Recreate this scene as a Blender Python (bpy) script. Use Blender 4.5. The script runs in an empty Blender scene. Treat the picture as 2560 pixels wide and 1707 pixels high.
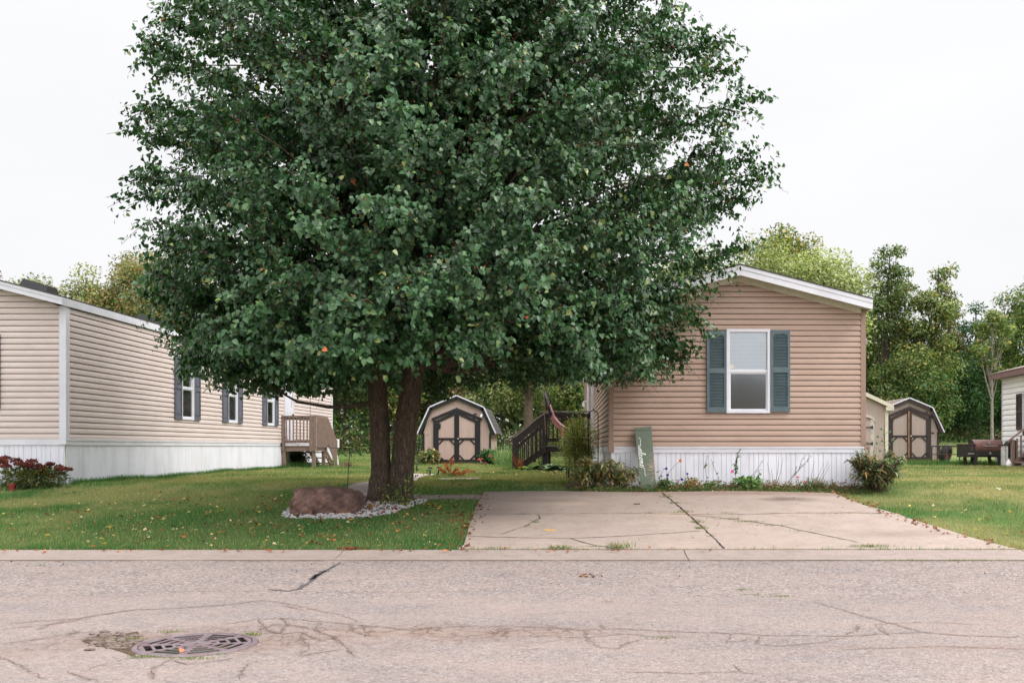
import bpy, bmesh, math, random
import numpy as np
from mathutils import Vector, Matrix
random.seed(11)
RNG = np.random.default_rng(5)
PI = math.pi
scene = bpy.context.scene
COL = scene.collection

# ------------------------------------------------------------------ measuring
F, CU, CV, EYE = 2489.0, 1431.0, 1118.0, 1.35
def P(u, v, y):
    return Vector(((u - CU) / F * y, y, EYE + (CV - v) / F * y))

YS = [12.45, 17.2, 17.9, 30, 36, 40, 56, 120, 500]
ZS = [.06, .565, .66, .69, .72, .78, .78, .9, 1.5]
def H(x, y):
    x = np.asarray(x, float); y = np.asarray(y, float)
    z = np.interp(y, YS, ZS)
    t = np.clip((y - 40) / 16, 0, 1); t = t * t * (3 - 2 * t)
    s = np.clip((x - 4) / 8, 0, 1); s = s * s * (3 - 2 * s)
    z = z + t * .6 * (1 + .9 * s)
    b = np.clip((y - 12.6) / 1.5, 0, 1)
    z = z + b * .012 * (np.sin(x * 1.7 + y * .9) + np.sin(y * 2.3 - x * .6))
    z = np.where(y < 12.44, -.08, z)
    z = np.where(y < -5.9, .06, z)
    return z
def h(x, y): return float(H(x, y))
def G(u, v):
    y = 12.45
    while y < 120:
        z = EYE + (CV - v) / F * y
        x = (u - CU) / F * y
        if z < h(x, y): return Vector((x, y, h(x, y)))
        y += .03
    return Vector(((u - CU) / F * 60, 60, h(0, 60)))
def R(u, v):                       # on the road plane
    y = EYE * F / (v - CV)
    return Vector(((u - CU) / F * y, y, 0))

# ------------------------------------------------------------------ materials
def S(r, g, b, k=1.0):
    def c(x):
        x /= 255
        return (x / 12.92 if x < .04045 else ((x + .055) / 1.055) ** 2.4) * k
    return (c(r), c(g), c(b), 1)
class NT:
    def __init__(s, name):
        s.m = bpy.data.materials.new(name); s.m.use_nodes = True
        s.t = s.m.node_tree; s.t.nodes.clear()
        s.out = s.t.nodes.new('ShaderNodeOutputMaterial')
        s.b = s.t.nodes.new('ShaderNodeBsdfPrincipled')
        s.t.links.new(s.b.outputs[0], s.out.inputs[0])
        s.tc = s.t.nodes.new('ShaderNodeTexCoord')
    def n(s, typ, **kw):
        nd = s.t.nodes.new(typ)
        for k, v in kw.items():
            if k.startswith('_'): setattr(nd, k[1:], v)
            else: nd.inputs[k.replace('__', ' ')].default_value = v
        return nd
    def l(s, a, b): s.t.links.new(a, b)
    def noise(s, scale, detail=4, rough=.6, stretch=None, coord='Object'):
        nd = s.n('ShaderNodeTexNoise', Scale=scale, Detail=detail, Roughness=rough)
        src = s.tc.outputs[coord]
        if stretch:
            mp = s.n('ShaderNodeMapping'); mp.inputs['Scale'].default_value = stretch
            s.l(src, mp.inputs[0]); src = mp.outputs[0]
        s.l(src, nd.inputs['Vector'])
        return nd.outputs['Fac']
    def voro(s, scale, out='Distance', feature='F1'):
        nd = s.n('ShaderNodeTexVoronoi', Scale=scale, _feature=feature)
        s.l(s.tc.outputs['Object'], nd.inputs['Vector'])
        return nd.outputs[out]
    def ramp(s, fac, stops):
        r = s.n('ShaderNodeValToRGB'); e = r.color_ramp.elements
        while len(e) > 1: e.remove(e[-1])
        e[0].position = stops[0][0]; e[0].color = stops[0][1]
        for p, c in stops[1:]:
            q = e.new(p); q.color = c
        s.l(fac, r.inputs[0]); return r.outputs[0]
    def mix(s, fac, a, b, mode='MIX'):
        m = s.n('ShaderNodeMix', _data_type='RGBA', _blend_type=mode)
        for i, v in ((0, fac), (6, a), (7, b)):
            if hasattr(v, 'is_output'): s.l(v, m.inputs[i])
            else: m.inputs[i].default_value = v
        return m.outputs[2]
    def math(s, op, a, b=0.0, c=0.0):
        m = s.n('ShaderNodeMath', _operation=op)
        for i, v in enumerate((a, b, c)):
            if hasattr(v, 'is_output'): s.l(v, m.inputs[i])
            else: m.inputs[i].default_value = v
        return m.outputs[0]
    def bump(s, hgt, strength=.3, dist=.01):
        b = s.n('ShaderNodeBump', Strength=strength, Distance=dist)
        s.l(hgt, b.inputs['Height']); s.l(b.outputs[0], s.b.inputs['Normal'])
    def col(s, c):
        if hasattr(c, 'is_output'): s.l(c, s.b.inputs['Base Color'])
        else: s.b.inputs['Base Color'].default_value = c
    def set(s, **kw):
        for k, v in kw.items(): s.b.inputs[k.replace('__', ' ')].default_value = v
        return s

def stainmat():
    t = NT('crack_stain'); a = t.n('ShaderNodeAttribute', _attribute_name='col')
    sp_ = t.n('ShaderNodeSeparateColor'); t.l(a.outputs['Color'], sp_.inputs[0])
    k = t.math('MULTIPLY', sp_.outputs[0], t.ramp(t.noise(16, 6, .85), [(.45, (0, 0, 0, 1)), (.72, (.85, .85, .85, 1))]))
    t.col(t.ramp(t.noise(40, 3), [(.3, S(84, 65, 55)), (.7, S(120, 98, 86))])); t.set(Roughness=.95)
    tr = t.n('ShaderNodeBsdfTransparent'); ms = t.n('ShaderNodeMixShader'); t.l(k, ms.inputs[0]); t.l(tr.outputs[0], ms.inputs[1]); t.l(t.b.outputs[0], ms.inputs[2]); t.l(ms.outputs[0], t.out.inputs[0]); return t.m
def paint(name, c, c2=None, scale=3, rough=.6, bscale=60, bstr=.08, stretch=None, lo=.4, hi=.65, spec=.4, metal=0):
    t = NT(name)
    if c2 is None: c2 = tuple(x * .82 for x in c[:3]) + (1,)
    f = t.noise(scale, 5, .65, stretch)
    t.col(t.ramp(f, [(lo, c), (hi, c2)]))
    t.bump(t.noise(bscale, 3, .6, stretch), bstr, .01)
    t.set(Roughness=rough, Metallic=metal); t.b.inputs['Specular IOR Level'].default_value = spec
    return t.m

def leafmat(name, tint=(1, 1, 1), rough=.45, spec=.5, trans=.25):
    t = NT(name)
    a = t.n('ShaderNodeAttribute', _attribute_name='col')
    t.col(a.outputs['Color'])
    t.set(Roughness=rough); t.b.inputs['Specular IOR Level'].default_value = spec
    if trans:
        tr = t.n('ShaderNodeBsdfTranslucent')
        t.l(t.mix(1.0, a.outputs['Color'], (1.0, 1.25, .55, 1), 'MULTIPLY'), tr.inputs[0])
        ms = t.n('ShaderNodeMixShader'); ms.inputs[0].default_value = trans
        t.l(t.b.outputs[0], ms.inputs[1]); t.l(tr.outputs[0], ms.inputs[2]); t.l(ms.outputs[0], t.out.inputs[0])
    return t.m

M = {}
def siding_mat(name, base, light, stain):
    t = NT(name)
    f = t.noise(.9, 5, .7, (1, 1, 2.2))
    c = t.ramp(f, [(.35, light), (.7, base)])
    st = t.noise(5, 6, .75, (.35, .35, 3))
    c = t.mix(t.ramp(st, [(.60, (0, 0, 0, 1)), (.80, (.35, .35, .35, 1))]), c, stain)
    t.col(c); t.bump(t.noise(90, 2, .5, (.15, .15, 1)), .06, .01)
    t.set(Roughness=.55); t.b.inputs['Specular IOR Level'].default_value = .3
    return t.m
M['siding_r'] = siding_mat('siding_tan', S(168, 142, 127), S(178, 153, 139), S(134, 114, 88))
M['siding_l'] = siding_mat('siding_beige', S(196, 180, 173), S(207, 193, 188), S(160, 144, 120))
M['siding_w'] = siding_mat('siding_white', S(240, 234, 237), S(244, 240, 242), S(206, 200, 196))
M['white'] = paint('white_vinyl', S(214, 213, 220), S(202, 201, 208), 1.5, .45, 40, .04)
M['skirt'] = paint('skirt_vinyl', S(222, 222, 230), S(196, 196, 202), 1.6, .45, 30, .05, (1.6, 1.6, .5), .45, .8)
M['white_dirty'] = paint('weathered_white', S(178, 170, 162), S(140, 132, 124), 5, .6, 50, .1, (1, 1, 1), .45, .8)
M['trim_tan'] = paint('tan_trim', S(148, 122, 109), S(140, 114, 101), 2, .55)
M['shutter_teal'] = paint('teal_plastic', S(88, 104, 109), S(76, 91, 96), 4, .5, 70, .12)
M['shutter_gray'] = paint('gray_plastic', S(94, 97, 107), S(84, 86, 97), 4, .5, 70, .1)
M['shutter_brown'] = paint('brown_plastic', S(78, 62, 58), S(68, 54, 52), 4, .5)
M['maroon'] = paint('maroon_metal', S(136, 106, 107), S(124, 96, 98), 3, .5)
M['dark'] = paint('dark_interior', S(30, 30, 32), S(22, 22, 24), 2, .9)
M['blind'] = paint('blind_vinyl', S(225, 226, 228), S(215, 216, 220), 2, .6)
M['blackmetal'] = paint('black_metal', S(34, 32, 33), S(46, 42, 42), 6, .5, 40, .1, spec=.5)
M['black'] = paint('black_paint', S(30, 29, 32), S(22, 21, 24), 5, .55, 60, .15)
M['brownpaint'] = paint('brown_paint', S(58, 45, 43), S(46, 36, 35), 6, .65, 50, .15, (4, 4, .5))
M['deckbrown'] = paint('deck_stain', S(48, 36, 35), S(33, 25, 25), 6, .7, 50, .2, (3, 3, .6))
M['decktop'] = paint('deck_worn_top', S(132, 120, 114), S(98, 86, 82), 8, .7, 50, .2)
M['t111'] = None
def t111(name, a, b):
    t = NT(name)
    w = t.n('ShaderNodeTexWave', Scale=1.55, _wave_type='BANDS', _bands_direction='X', _wave_profile='SAW')
    t.l(t.tc.outputs['Object'], w.inputs[0])
    g = t.ramp(w.outputs['Fac'], [(0, (0, 0, 0, 1)), (.04, (1, 1, 1, 1)), (1, (1, 1, 1, 1))])
    n = t.noise(5, 5, .7, (4, 4, .5))
    c = t.ramp(n, [(.3, a), (.75, b)])
    st = t.noise(2.6, 4, .7, (2.5, 1, 1.5))
    c = t.mix(t.ramp(st, [(.66, (0, 0, 0, 1)), (.85, (.5, .5, .5, 1))]), c, S(120, 84, 66))
    c = t.mix(g, tuple(x * .7 for x in a[:3]) + (1,), c)
    t.col(c); t.bump(g, .5, .006); t.set(Roughness=.75)
    return t.m
M['t111'] = t111('grooved_pink_tan_board', S(184, 160, 150), S(170, 147, 138))
M['t111b'] = t111('grooved_gray_tan_board', S(164, 148, 139), S(150, 135, 128))
M['cream'] = paint('cream_trim', S(200, 194, 176), S(186, 180, 163), 4, .6)
M['wood_raw'] = paint('raw_wood', S(176, 128, 88), S(146, 104, 72), 5, .8)
def woodmat(name, a, b, d):
    t = NT(name)
    n = t.noise(7, 6, .75, (9, 9, .9)); c = t.ramp(n, [(.25, d), (.5, a), (.75, b)])
    t.col(c); t.bump(n, .4, .01); t.set(Roughness=.85); return t.m
M['deckwood'] = woodmat('weathered_deck_wood', S(126, 104, 94), S(160, 142, 132), S(76, 58, 52))
def shingle(name, a, b):
    t = NT(name)
    br = t.n('ShaderNodeTexBrick', Scale=1.0, Mortar__Size=.006)
    br.inputs['Brick Width'].default_value = .3; br.inputs['Row Height'].default_value = .14
    br.inputs['Color1'].default_value = a; br.inputs['Color2'].default_value = b; br.inputs['Mortar'].default_value = (.02, .02, .02, 1)
    t.l(t.tc.outputs['Object'], br.inputs['Vector'])
    c = t.mix(.5, br.outputs['Color'], t.ramp(t.noise(60, 3), [(.3, a), (.7, b)]))
    t.col(c); t.set(Roughness=.9); return t.m
M['shingle'] = shingle('dark_shingle', S(58, 54, 54), S(78, 72, 70))
M['shingle2'] = shingle('brown_shingle', S(128, 110, 104), S(150, 134, 126))

def glassmat(name, tint, rough=.02, refl=.5):
    t = NT(name)
    t.set(Roughness=rough); t.col((.02, .02, .02, 1))
    fr = t.n('ShaderNodeFresnel', IOR=1.5)
    k = t.math('MULTIPLY_ADD', fr.outputs[0], 1.6, refl)
    gl = t.n('ShaderNodeBsdfGlossy', Roughness=rough); gl.inputs[0].default_value = (.9, .93, .96, 1)
    tr = t.n('ShaderNodeBsdfTransparent'); tr.inputs[0].default_value = tint
    ms = t.n('ShaderNodeMixShader'); t.l(k, ms.inputs[0]); t.l(tr.outputs[0], ms.inputs[1]); t.l(gl.outputs[0], ms.inputs[2])
    t.l(ms.outputs[0], t.out.inputs[0]); return t.m
M['glass'] = glassmat('window_glass', (.86, .89, .9, 1), .03, .12)
M['screen'] = glassmat('insect_screen', (.55, .57, .57, 1), .12, .06)

def roadmat():
    t = NT('pinkish_worn_asphalt')
    sep = t.n('ShaderNodeSeparateXYZ'); t.l(t.tc.outputs['Object'], sep.inputs[0])
    y = sep.outputs[1]
    vc = t.n('ShaderNodeTexVoronoi', Scale=46); t.l(t.tc.outputs['Object'], vc.inputs['Vector'])
    hs = t.n('ShaderNodeSeparateColor'); t.l(vc.outputs['Color'], hs.inputs[0])
    stones = t.ramp(hs.outputs[0], [(0, S(54, 52, 58)), (.10, S(86, 82, 86)), (.24, S(130, 122, 121)), (.5, S(146, 136, 133)), (.75, S(156, 148, 147)), (.92, S(190, 184, 181)), (1, S(146, 108, 92))])
    v2 = t.n('ShaderNodeTexVoronoi', Scale=95); t.l(t.tc.outputs['Object'], v2.inputs['Vector'])
    h2 = t.n('ShaderNodeSeparateColor'); t.l(v2.outputs['Color'], h2.inputs[0])
    fine = t.ramp(h2.outputs[0], [(0, S(90, 83, 85)), (.14, S(122, 115, 115)), (.55, S(146, 136, 134)), (.85, S(160, 153, 151)), (1, S(188, 182, 180))])
    big = t.noise(.55, 5, .65)
    base = t.ramp(big, [(.3, S(120, 112, 113)), (.5, S(148, 137, 134)), (.68, S(170, 155, 147))])
    wob = t.math('MULTIPLY_ADD', t.noise(.6, 4), 1.6, y)
    band = t.ramp(t.math('MULTIPLY_ADD', wob, .35, -3.25), [(.0, (.42, .42, .42, 1)), (.35, (.95, .95, .95, 1))])
    c = t.mix(band, t.mix(.5, base, fine), t.mix(.25, stones, base))
    wn = t.ramp(t.noise(1.6, 6, .7, (.5, 1.6, 1)), [(.42, (0, 0, 0, 1)), (.75, (.6, .6, .6, 1))])
    c = t.mix(wn, c, S(164, 147, 138))
    # brown grit washed round the grate and along the cracked belt
    def spot(cx, cy, rx, ry, seed):
        mp = t.n('ShaderNodeMapping'); mp.inputs['Location'].default_value = (-cx / rx, -cy / ry, 0); mp.inputs['Scale'].default_value = (1 / rx, 1 / ry, 0)
        t.l(t.tc.outputs['Object'], mp.inputs[0])
        vl = t.n('ShaderNodeVectorMath', _operation='LENGTH'); t.l(mp.outputs[0], vl.inputs[0])
        k = t.math('MULTIPLY_ADD', t.noise(2.2 + seed, 6, .75), 2.1, vl.outputs['Value'])
        return t.ramp(k, [(1.1, (1, 1, 1, 1)), (1.0, (1, 1, 1, 1))]) if False else t.math('SUBTRACT', 1.0, t.math('SMOOTH_MIN', t.math('MAXIMUM', t.math('MULTIPLY_ADD', k, 1.1, -1.2), 0.0), 1.0, .1))
    m1 = spot(-2.6, 7.0, 1.7, .6, 0); m2 = spot(-.9, 7.25, 1.9, .55, 1); m3 = spot(3.3, 6.7, 3.2, .18, 2); m4 = spot(-3.9, 6.6, 1.0, .5, 3)
    mm = t.math('MAXIMUM', t.math('MAXIMUM', m1, t.math('MULTIPLY', m2, .8)), t.math('MAXIMUM', t.math('MULTIPLY', m3, .45), t.math('MULTIPLY', m4, .45)))
    c = t.mix(t.math('MULTIPLY', t.math('MULTIPLY', mm, t.ramp(t.noise(6, 6, .8), [(.38, (.25, .25, .25, 1)), (.6, (1, 1, 1, 1))])), .85), c, S(128, 104, 90))
    vd = t.n('ShaderNodeVectorMath', _operation='ADD'); nn_ = t.n('ShaderNodeTexNoise', Scale=5, Detail=4); t.l(t.tc.outputs['Object'], nn_.inputs[0])
    vs_ = t.n('ShaderNodeVectorMath', _operation='SCALE'); vs_.inputs['Scale'].default_value = .22; t.l(nn_.outputs['Color'], vs_.inputs[0]); t.l(t.tc.outputs['Object'], vd.inputs[0]); t.l(vs_.outputs[0], vd.inputs[1])
    ve = t.n('ShaderNodeTexVoronoi', Scale=6.5, _feature='DISTANCE_TO_EDGE'); t.l(vd.outputs[0], ve.inputs['Vector'])
    al = t.math('MULTIPLY', t.ramp(ve.outputs['Distance'], [(0, (1, 1, 1, 1)), (.10, (0, 0, 0, 1))]), t.math('MULTIPLY', t.math('MAXIMUM', m1, m2), t.ramp(t.noise(3, 3), [(.40, (0, 0, 0, 1)), (.5, (1, 1, 1, 1))])))
    c = t.mix(t.math('MULTIPLY', al, .9), c, S(84, 66, 56))
    t.col(t.mix(1.0, c, (.82, .79, .77, 1), 'MULTIPLY'))
    d = t.math('ADD', t.math('MULTIPLY', vc.outputs['Distance'], -1.0), t.math('MULTIPLY', t.noise(30, 4, .7), .8))
    t.bump(d, .8, .012); t.set(Roughness=.9); t.b.inputs['Specular IOR Level'].default_value = .2
    return t.m
M['road'] = roadmat(); M['stain'] = stainmat()
def concmat(name, a, b, d):
    t = NT(name)
    n = t.noise(.7, 6, .7); c = t.ramp(n, [(.3, a), (.7, b)])
    g = t.noise(3.2, 6, .8); c = t.mix(t.ramp(g, [(.44, (0, 0, 0, 1)), (.68, (.85, .85, .85, 1))]), c, d)
    g2 = t.noise(9, 7, .85); c = t.mix(t.ramp(g2, [(.55, (0, 0, 0, 1)), (.72, (.5, .5, .5, 1))]), c, tuple(x * .7 for x in d[:3]) + (1,))
    v = t.n('ShaderNodeTexVoronoi', Scale=150); t.l(t.tc.outputs['Object'], v.inputs['Vector'])
    hs = t.n('ShaderNodeSeparateColor'); t.l(v.outputs['Color'], hs.inputs[0])
    c = t.mix(.4, c, t.ramp(hs.outputs[0], [(0, S(98, 87, 83)), (.2, S(152, 137, 129)), (1, S(178, 166, 158))]))
    def spot(cx, cy, rx, ry, k0, colr, c):
        mp = t.n('ShaderNodeMapping'); mp.inputs['Location'].default_value = (-cx / rx, -cy / ry, 0); mp.inputs['Scale'].default_value = (1 / rx, 1 / ry, 0)
        t.l(t.tc.outputs['Object'], mp.inputs[0])
        vl = t.n('ShaderNodeVectorMath', _operation='LENGTH'); t.l(mp.outputs[0], vl.inputs[0])
        k = t.math('MULTIPLY_ADD', t.noise(2.5, 5, .7), 1.0, vl.outputs['Value'])
        m = t.math('MULTIPLY', t.math('SUBTRACT', 1.0, t.math('MINIMUM', t.math('MAXIMUM', t.math('MULTIPLY_ADD', k, 1.3, -.75), 0.0), 1.0)), k0)
        return t.mix(m, c, colr)
    if 'drive' in name:
        c = spot(3.55, 16.35, .75, .42, .85, S(98, 82, 74), c)       # oil stain
        c = spot(3.2, 17.0, 4.5, .35, .6, S(122, 98, 82), c)         # soil washed off the bed
        c = spot(-.4, 16.2, .9, .3, .5, S(118, 102, 95), c)
        c = spot(.0, 15.9, .6, .25, .5, S(182, 162, 142), c)
        c = spot(1.6, 14.9, .7, .3, .5, S(182, 158, 134), c)
        c = spot(4.4, 13.4, 1.2, .35, .45, S(118, 100, 90), c)
    t.col(c); t.bump(t.noise(120, 3, .7), .25, .004); t.set(Roughness=.88); t.b.inputs['Specular IOR Level'].default_value = .25
    return t.m
M['drive'] = concmat('drive_concrete', S(164, 147, 136), S(150, 133, 123), S(128, 111, 100))
M['kerb'] = concmat('kerb_concrete', S(142, 127, 120), S(126, 112, 105), S(102, 89, 81))
M['path'] = concmat('path_concrete', S(156, 143, 138), S(143, 131, 126), S(120, 108, 100))
M['crack'] = paint('crack_dirt', S(90, 72, 64), S(120, 102, 92), 8, .95)
M['crackdark'] = paint('crack_dark', S(44, 37, 33), S(66, 55, 48), 6, .95)
M['tar'] = paint('tar_seal', S(70, 67, 69), S(84, 80, 80), 12, .7)
def soilmat():
    t = NT('soil'); n = t.noise(14, 6, .8)
    t.col(t.ramp(n, [(.3, S(46, 34, 27)), (.5, S(80, 61, 46)), (.7, S(110, 88, 69))])); t.bump(n, .8, .03); t.set(Roughness=.95); return t.m
M['soil'] = soilmat()
def lawnmat():
    t = NT('lawn_turf')
    a = t.n('ShaderNodeAttribute', _attribute_name='col')
    n = t.noise(26, 6, .8); n2 = t.noise(90, 3, .7, (1, .35, 1))
    c = t.mix(1.0, a.outputs['Color'], t.ramp(n, [(.3, (.62, .66, .6, 1)), (.7, (1.3, 1.25, 1.2, 1))]), 'MULTIPLY')
    c = t.mix(1.0, c, t.ramp(n2, [(.3, (.75, .78, .7, 1)), (.7, (1.2, 1.2, 1.1, 1))]), 'MULTIPLY')
    t.col(c); t.bump(n, .9, .05); t.set(Roughness=.95); t.b.inputs['Specular IOR Level'].default_value = .15
    return t.m
M['lawn'] = lawnmat()
M['leafy'] = leafmat('leaf_matte', rough=.6, spec=.3, trans=.3)
M['pearleaf'] = leafmat('leaf_waxy', rough=.38, spec=.5, trans=.2)
M['blade'] = leafmat('grass_blade', rough=.6, spec=.25, trans=.3)
M['petal'] = leafmat('petal', rough=.6, spec=.2, trans=.3)
def barkmat(name, a, b, d, moss=None):
    t = NT(name)
    n = t.noise(9, 6, .75, (5, 5, .7)); r = t.n('ShaderNodeTexVoronoi', Scale=9, _feature='DISTANCE_TO_EDGE')
    mp = t.n('ShaderNodeMapping'); mp.inputs['Scale'].default_value = (3.6, 3.6, .65); t.l(t.tc.outputs['Object'], mp.inputs[0])
    nw = t.n('ShaderNodeTexNoise', Scale=3, Detail=3); t.l(mp.outputs[0], nw.inputs[0])
    ad = t.n('ShaderNodeVectorMath', _operation='ADD'); t.l(mp.outputs[0], ad.inputs[0]); t.l(nw.outputs['Color'], ad.inputs[1]); t.l(ad.outputs[0], r.inputs['Vector'])
    ridge = t.ramp(r.outputs['Distance'], [(0, (0, 0, 0, 1)), (.22, (1, 1, 1, 1))])
    c = t.ramp(n, [(.3, d), (.5, a), (.72, b)])
    c = t.mix(t.ramp(r.outputs['Distance'], [(0, (.75, .75, .75, 1)), (.1, (0, 0, 0, 1))]), c, tuple(x * .35 for x in d[:3]) + (1,))
    if moss:
        c = t.mix(t.ramp(t.noise(2.2, 5, .7), [(.5, (0, 0, 0, 1)), (.7, (.6, .6, .6, 1))]), c, moss)
    t.col(c)
    hh = t.math('ADD', ridge, t.math('MULTIPLY', n, .8)); t.bump(hh, .9, .03); t.set(Roughness=.9); return t.m
M['bark'] = barkmat('pear_bark', S(110, 92, 78), S(146, 128, 110), S(68, 55, 46), S(112, 100, 56))
M['bark_bg'] = barkmat('woodland_bark', S(88, 74, 64), S(112, 98, 88), S(58, 48, 42))
M['bark_pale'] = barkmat('pale_bark', S(178, 168, 156), S(200, 192, 182), S(130, 120, 108))
def rockmat():
    t = NT('red_boulder'); n = t.noise(5, 8, .75); m = t.noise(1.7, 5, .7, (1.5, 1.5, .7))
    c = t.ramp(n, [(.34, S(74, 54, 49)), (.5, S(120, 91, 82)), (.66, S(156, 124, 114))])
    c = t.mix(t.ramp(m, [(.45, (0, 0, 0, 1)), (.7, (.7, .7, .7, 1))]), c, S(56, 46, 43))
    v = t.voro(60); c = t.mix(t.ramp(v, [(.0, (.5, .5, .5, 1)), (.16, (0, 0, 0, 1))]), c, S(205, 180, 170))
    t.col(c); t.bump(t.math('ADD', n, t.math('MULTIPLY', t.noise(30, 4, .7), .5)), .8, .03); t.set(Roughness=.85); return t.m
M['rock'] = rockmat()
M['marble'] = paint('white_marble_chip', S(206, 202, 202), S(160, 156, 158), 14, .7)
M['rubble'] = paint('asphalt_rubble', S(116, 102, 94), S(72, 58, 50), 12, .9, 60, .4)
def iron():
    t = NT('cast_iron'); n = t.noise(7, 5, .7)
    t.col(t.ramp(n, [(.35, S(124, 112, 118)), (.6, S(108, 90, 92)), (.8, S(120, 90, 78))])); t.bump(t.noise(120, 3), .2, .004)
    t.set(Roughness=.55, Metallic=.25); return t.m
M['iron'] = iron()
M['board'] = None
def boardmat():
    t = NT('peeling_green_board'); n = t.noise(6, 6, .75, (2.2, 1, 9)); g = t.noise(22, 4, .7, (.4, 1, 4))
    c = t.ramp(g, [(.3, S(84, 96, 82)), (.7, S(104, 116, 99))])
    sep = t.n('ShaderNodeSeparateXYZ'); t.l(t.tc.outputs['Object'], sep.inputs[0])
    k = t.math('ADD', n, t.math('MULTIPLY_ADD', sep.outputs[0], .55, -.03))
    k = t.math('SUBTRACT', k, t.math('MULTIPLY', t.math('ABSOLUTE', t.math('SUBTRACT', sep.outputs[2], .42)), .28))
    c = t.mix(t.ramp(k, [(.57, (0, 0, 0, 1)), (.595, (1, 1, 1, 1))]), c, S(166, 142, 130))
    t.col(c); t.bump(k, .3, .01); t.set(Roughness=.8); return t.m
M['board'] = boardmat()
M['copper'] = paint('copper_lid', S(118, 82, 76), S(100, 70, 66), 4, .4, 60, .1, spec=.5, metal=.3)
M['steel'] = paint('bright_steel', S(190, 190, 190), S(170, 170, 170), 5, .3, metal=.8)
M['rubber'] = paint('old_rubber', S(62, 54, 52), S(46, 40, 38), 6, .85, 40, .3)
M['rust'] = paint('rusty_metal', S(120, 70, 52), S(80, 48, 40), 8, .8)
M['bluepl'] = paint('blue_plastic', S(38, 84, 140), S(30, 66, 118), 4, .4)
M['redpl'] = paint('red_clay', S(140, 46, 42), S(150, 52, 46), 4, .6)
M['graypl'] = paint('gray_plastic_bin', S(150, 148, 148), S(136, 134, 134), 3, .6)
M['text'] = paint('lettering_white', S(238, 238, 236), S(228, 228, 226), 6, .6)
M['textblack'] = paint('lettering_black', S(22, 22, 22), S(30, 30, 30), 6, .6)
M['plate'] = paint('number_plate_cream', S(222, 220, 206), S(206, 204, 190), 6, .5)
M['frost'] = glassmat('feeder_glass', (.8, .82, .8, 1), .2, .25)
M['camwhite'] = paint('camera_white', S(232, 230, 228), S(216, 214, 212), 6, .5)
M['straw'] = paint('yellow_plastic', S(214, 170, 70), S(196, 150, 58), 6, .6)

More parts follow.
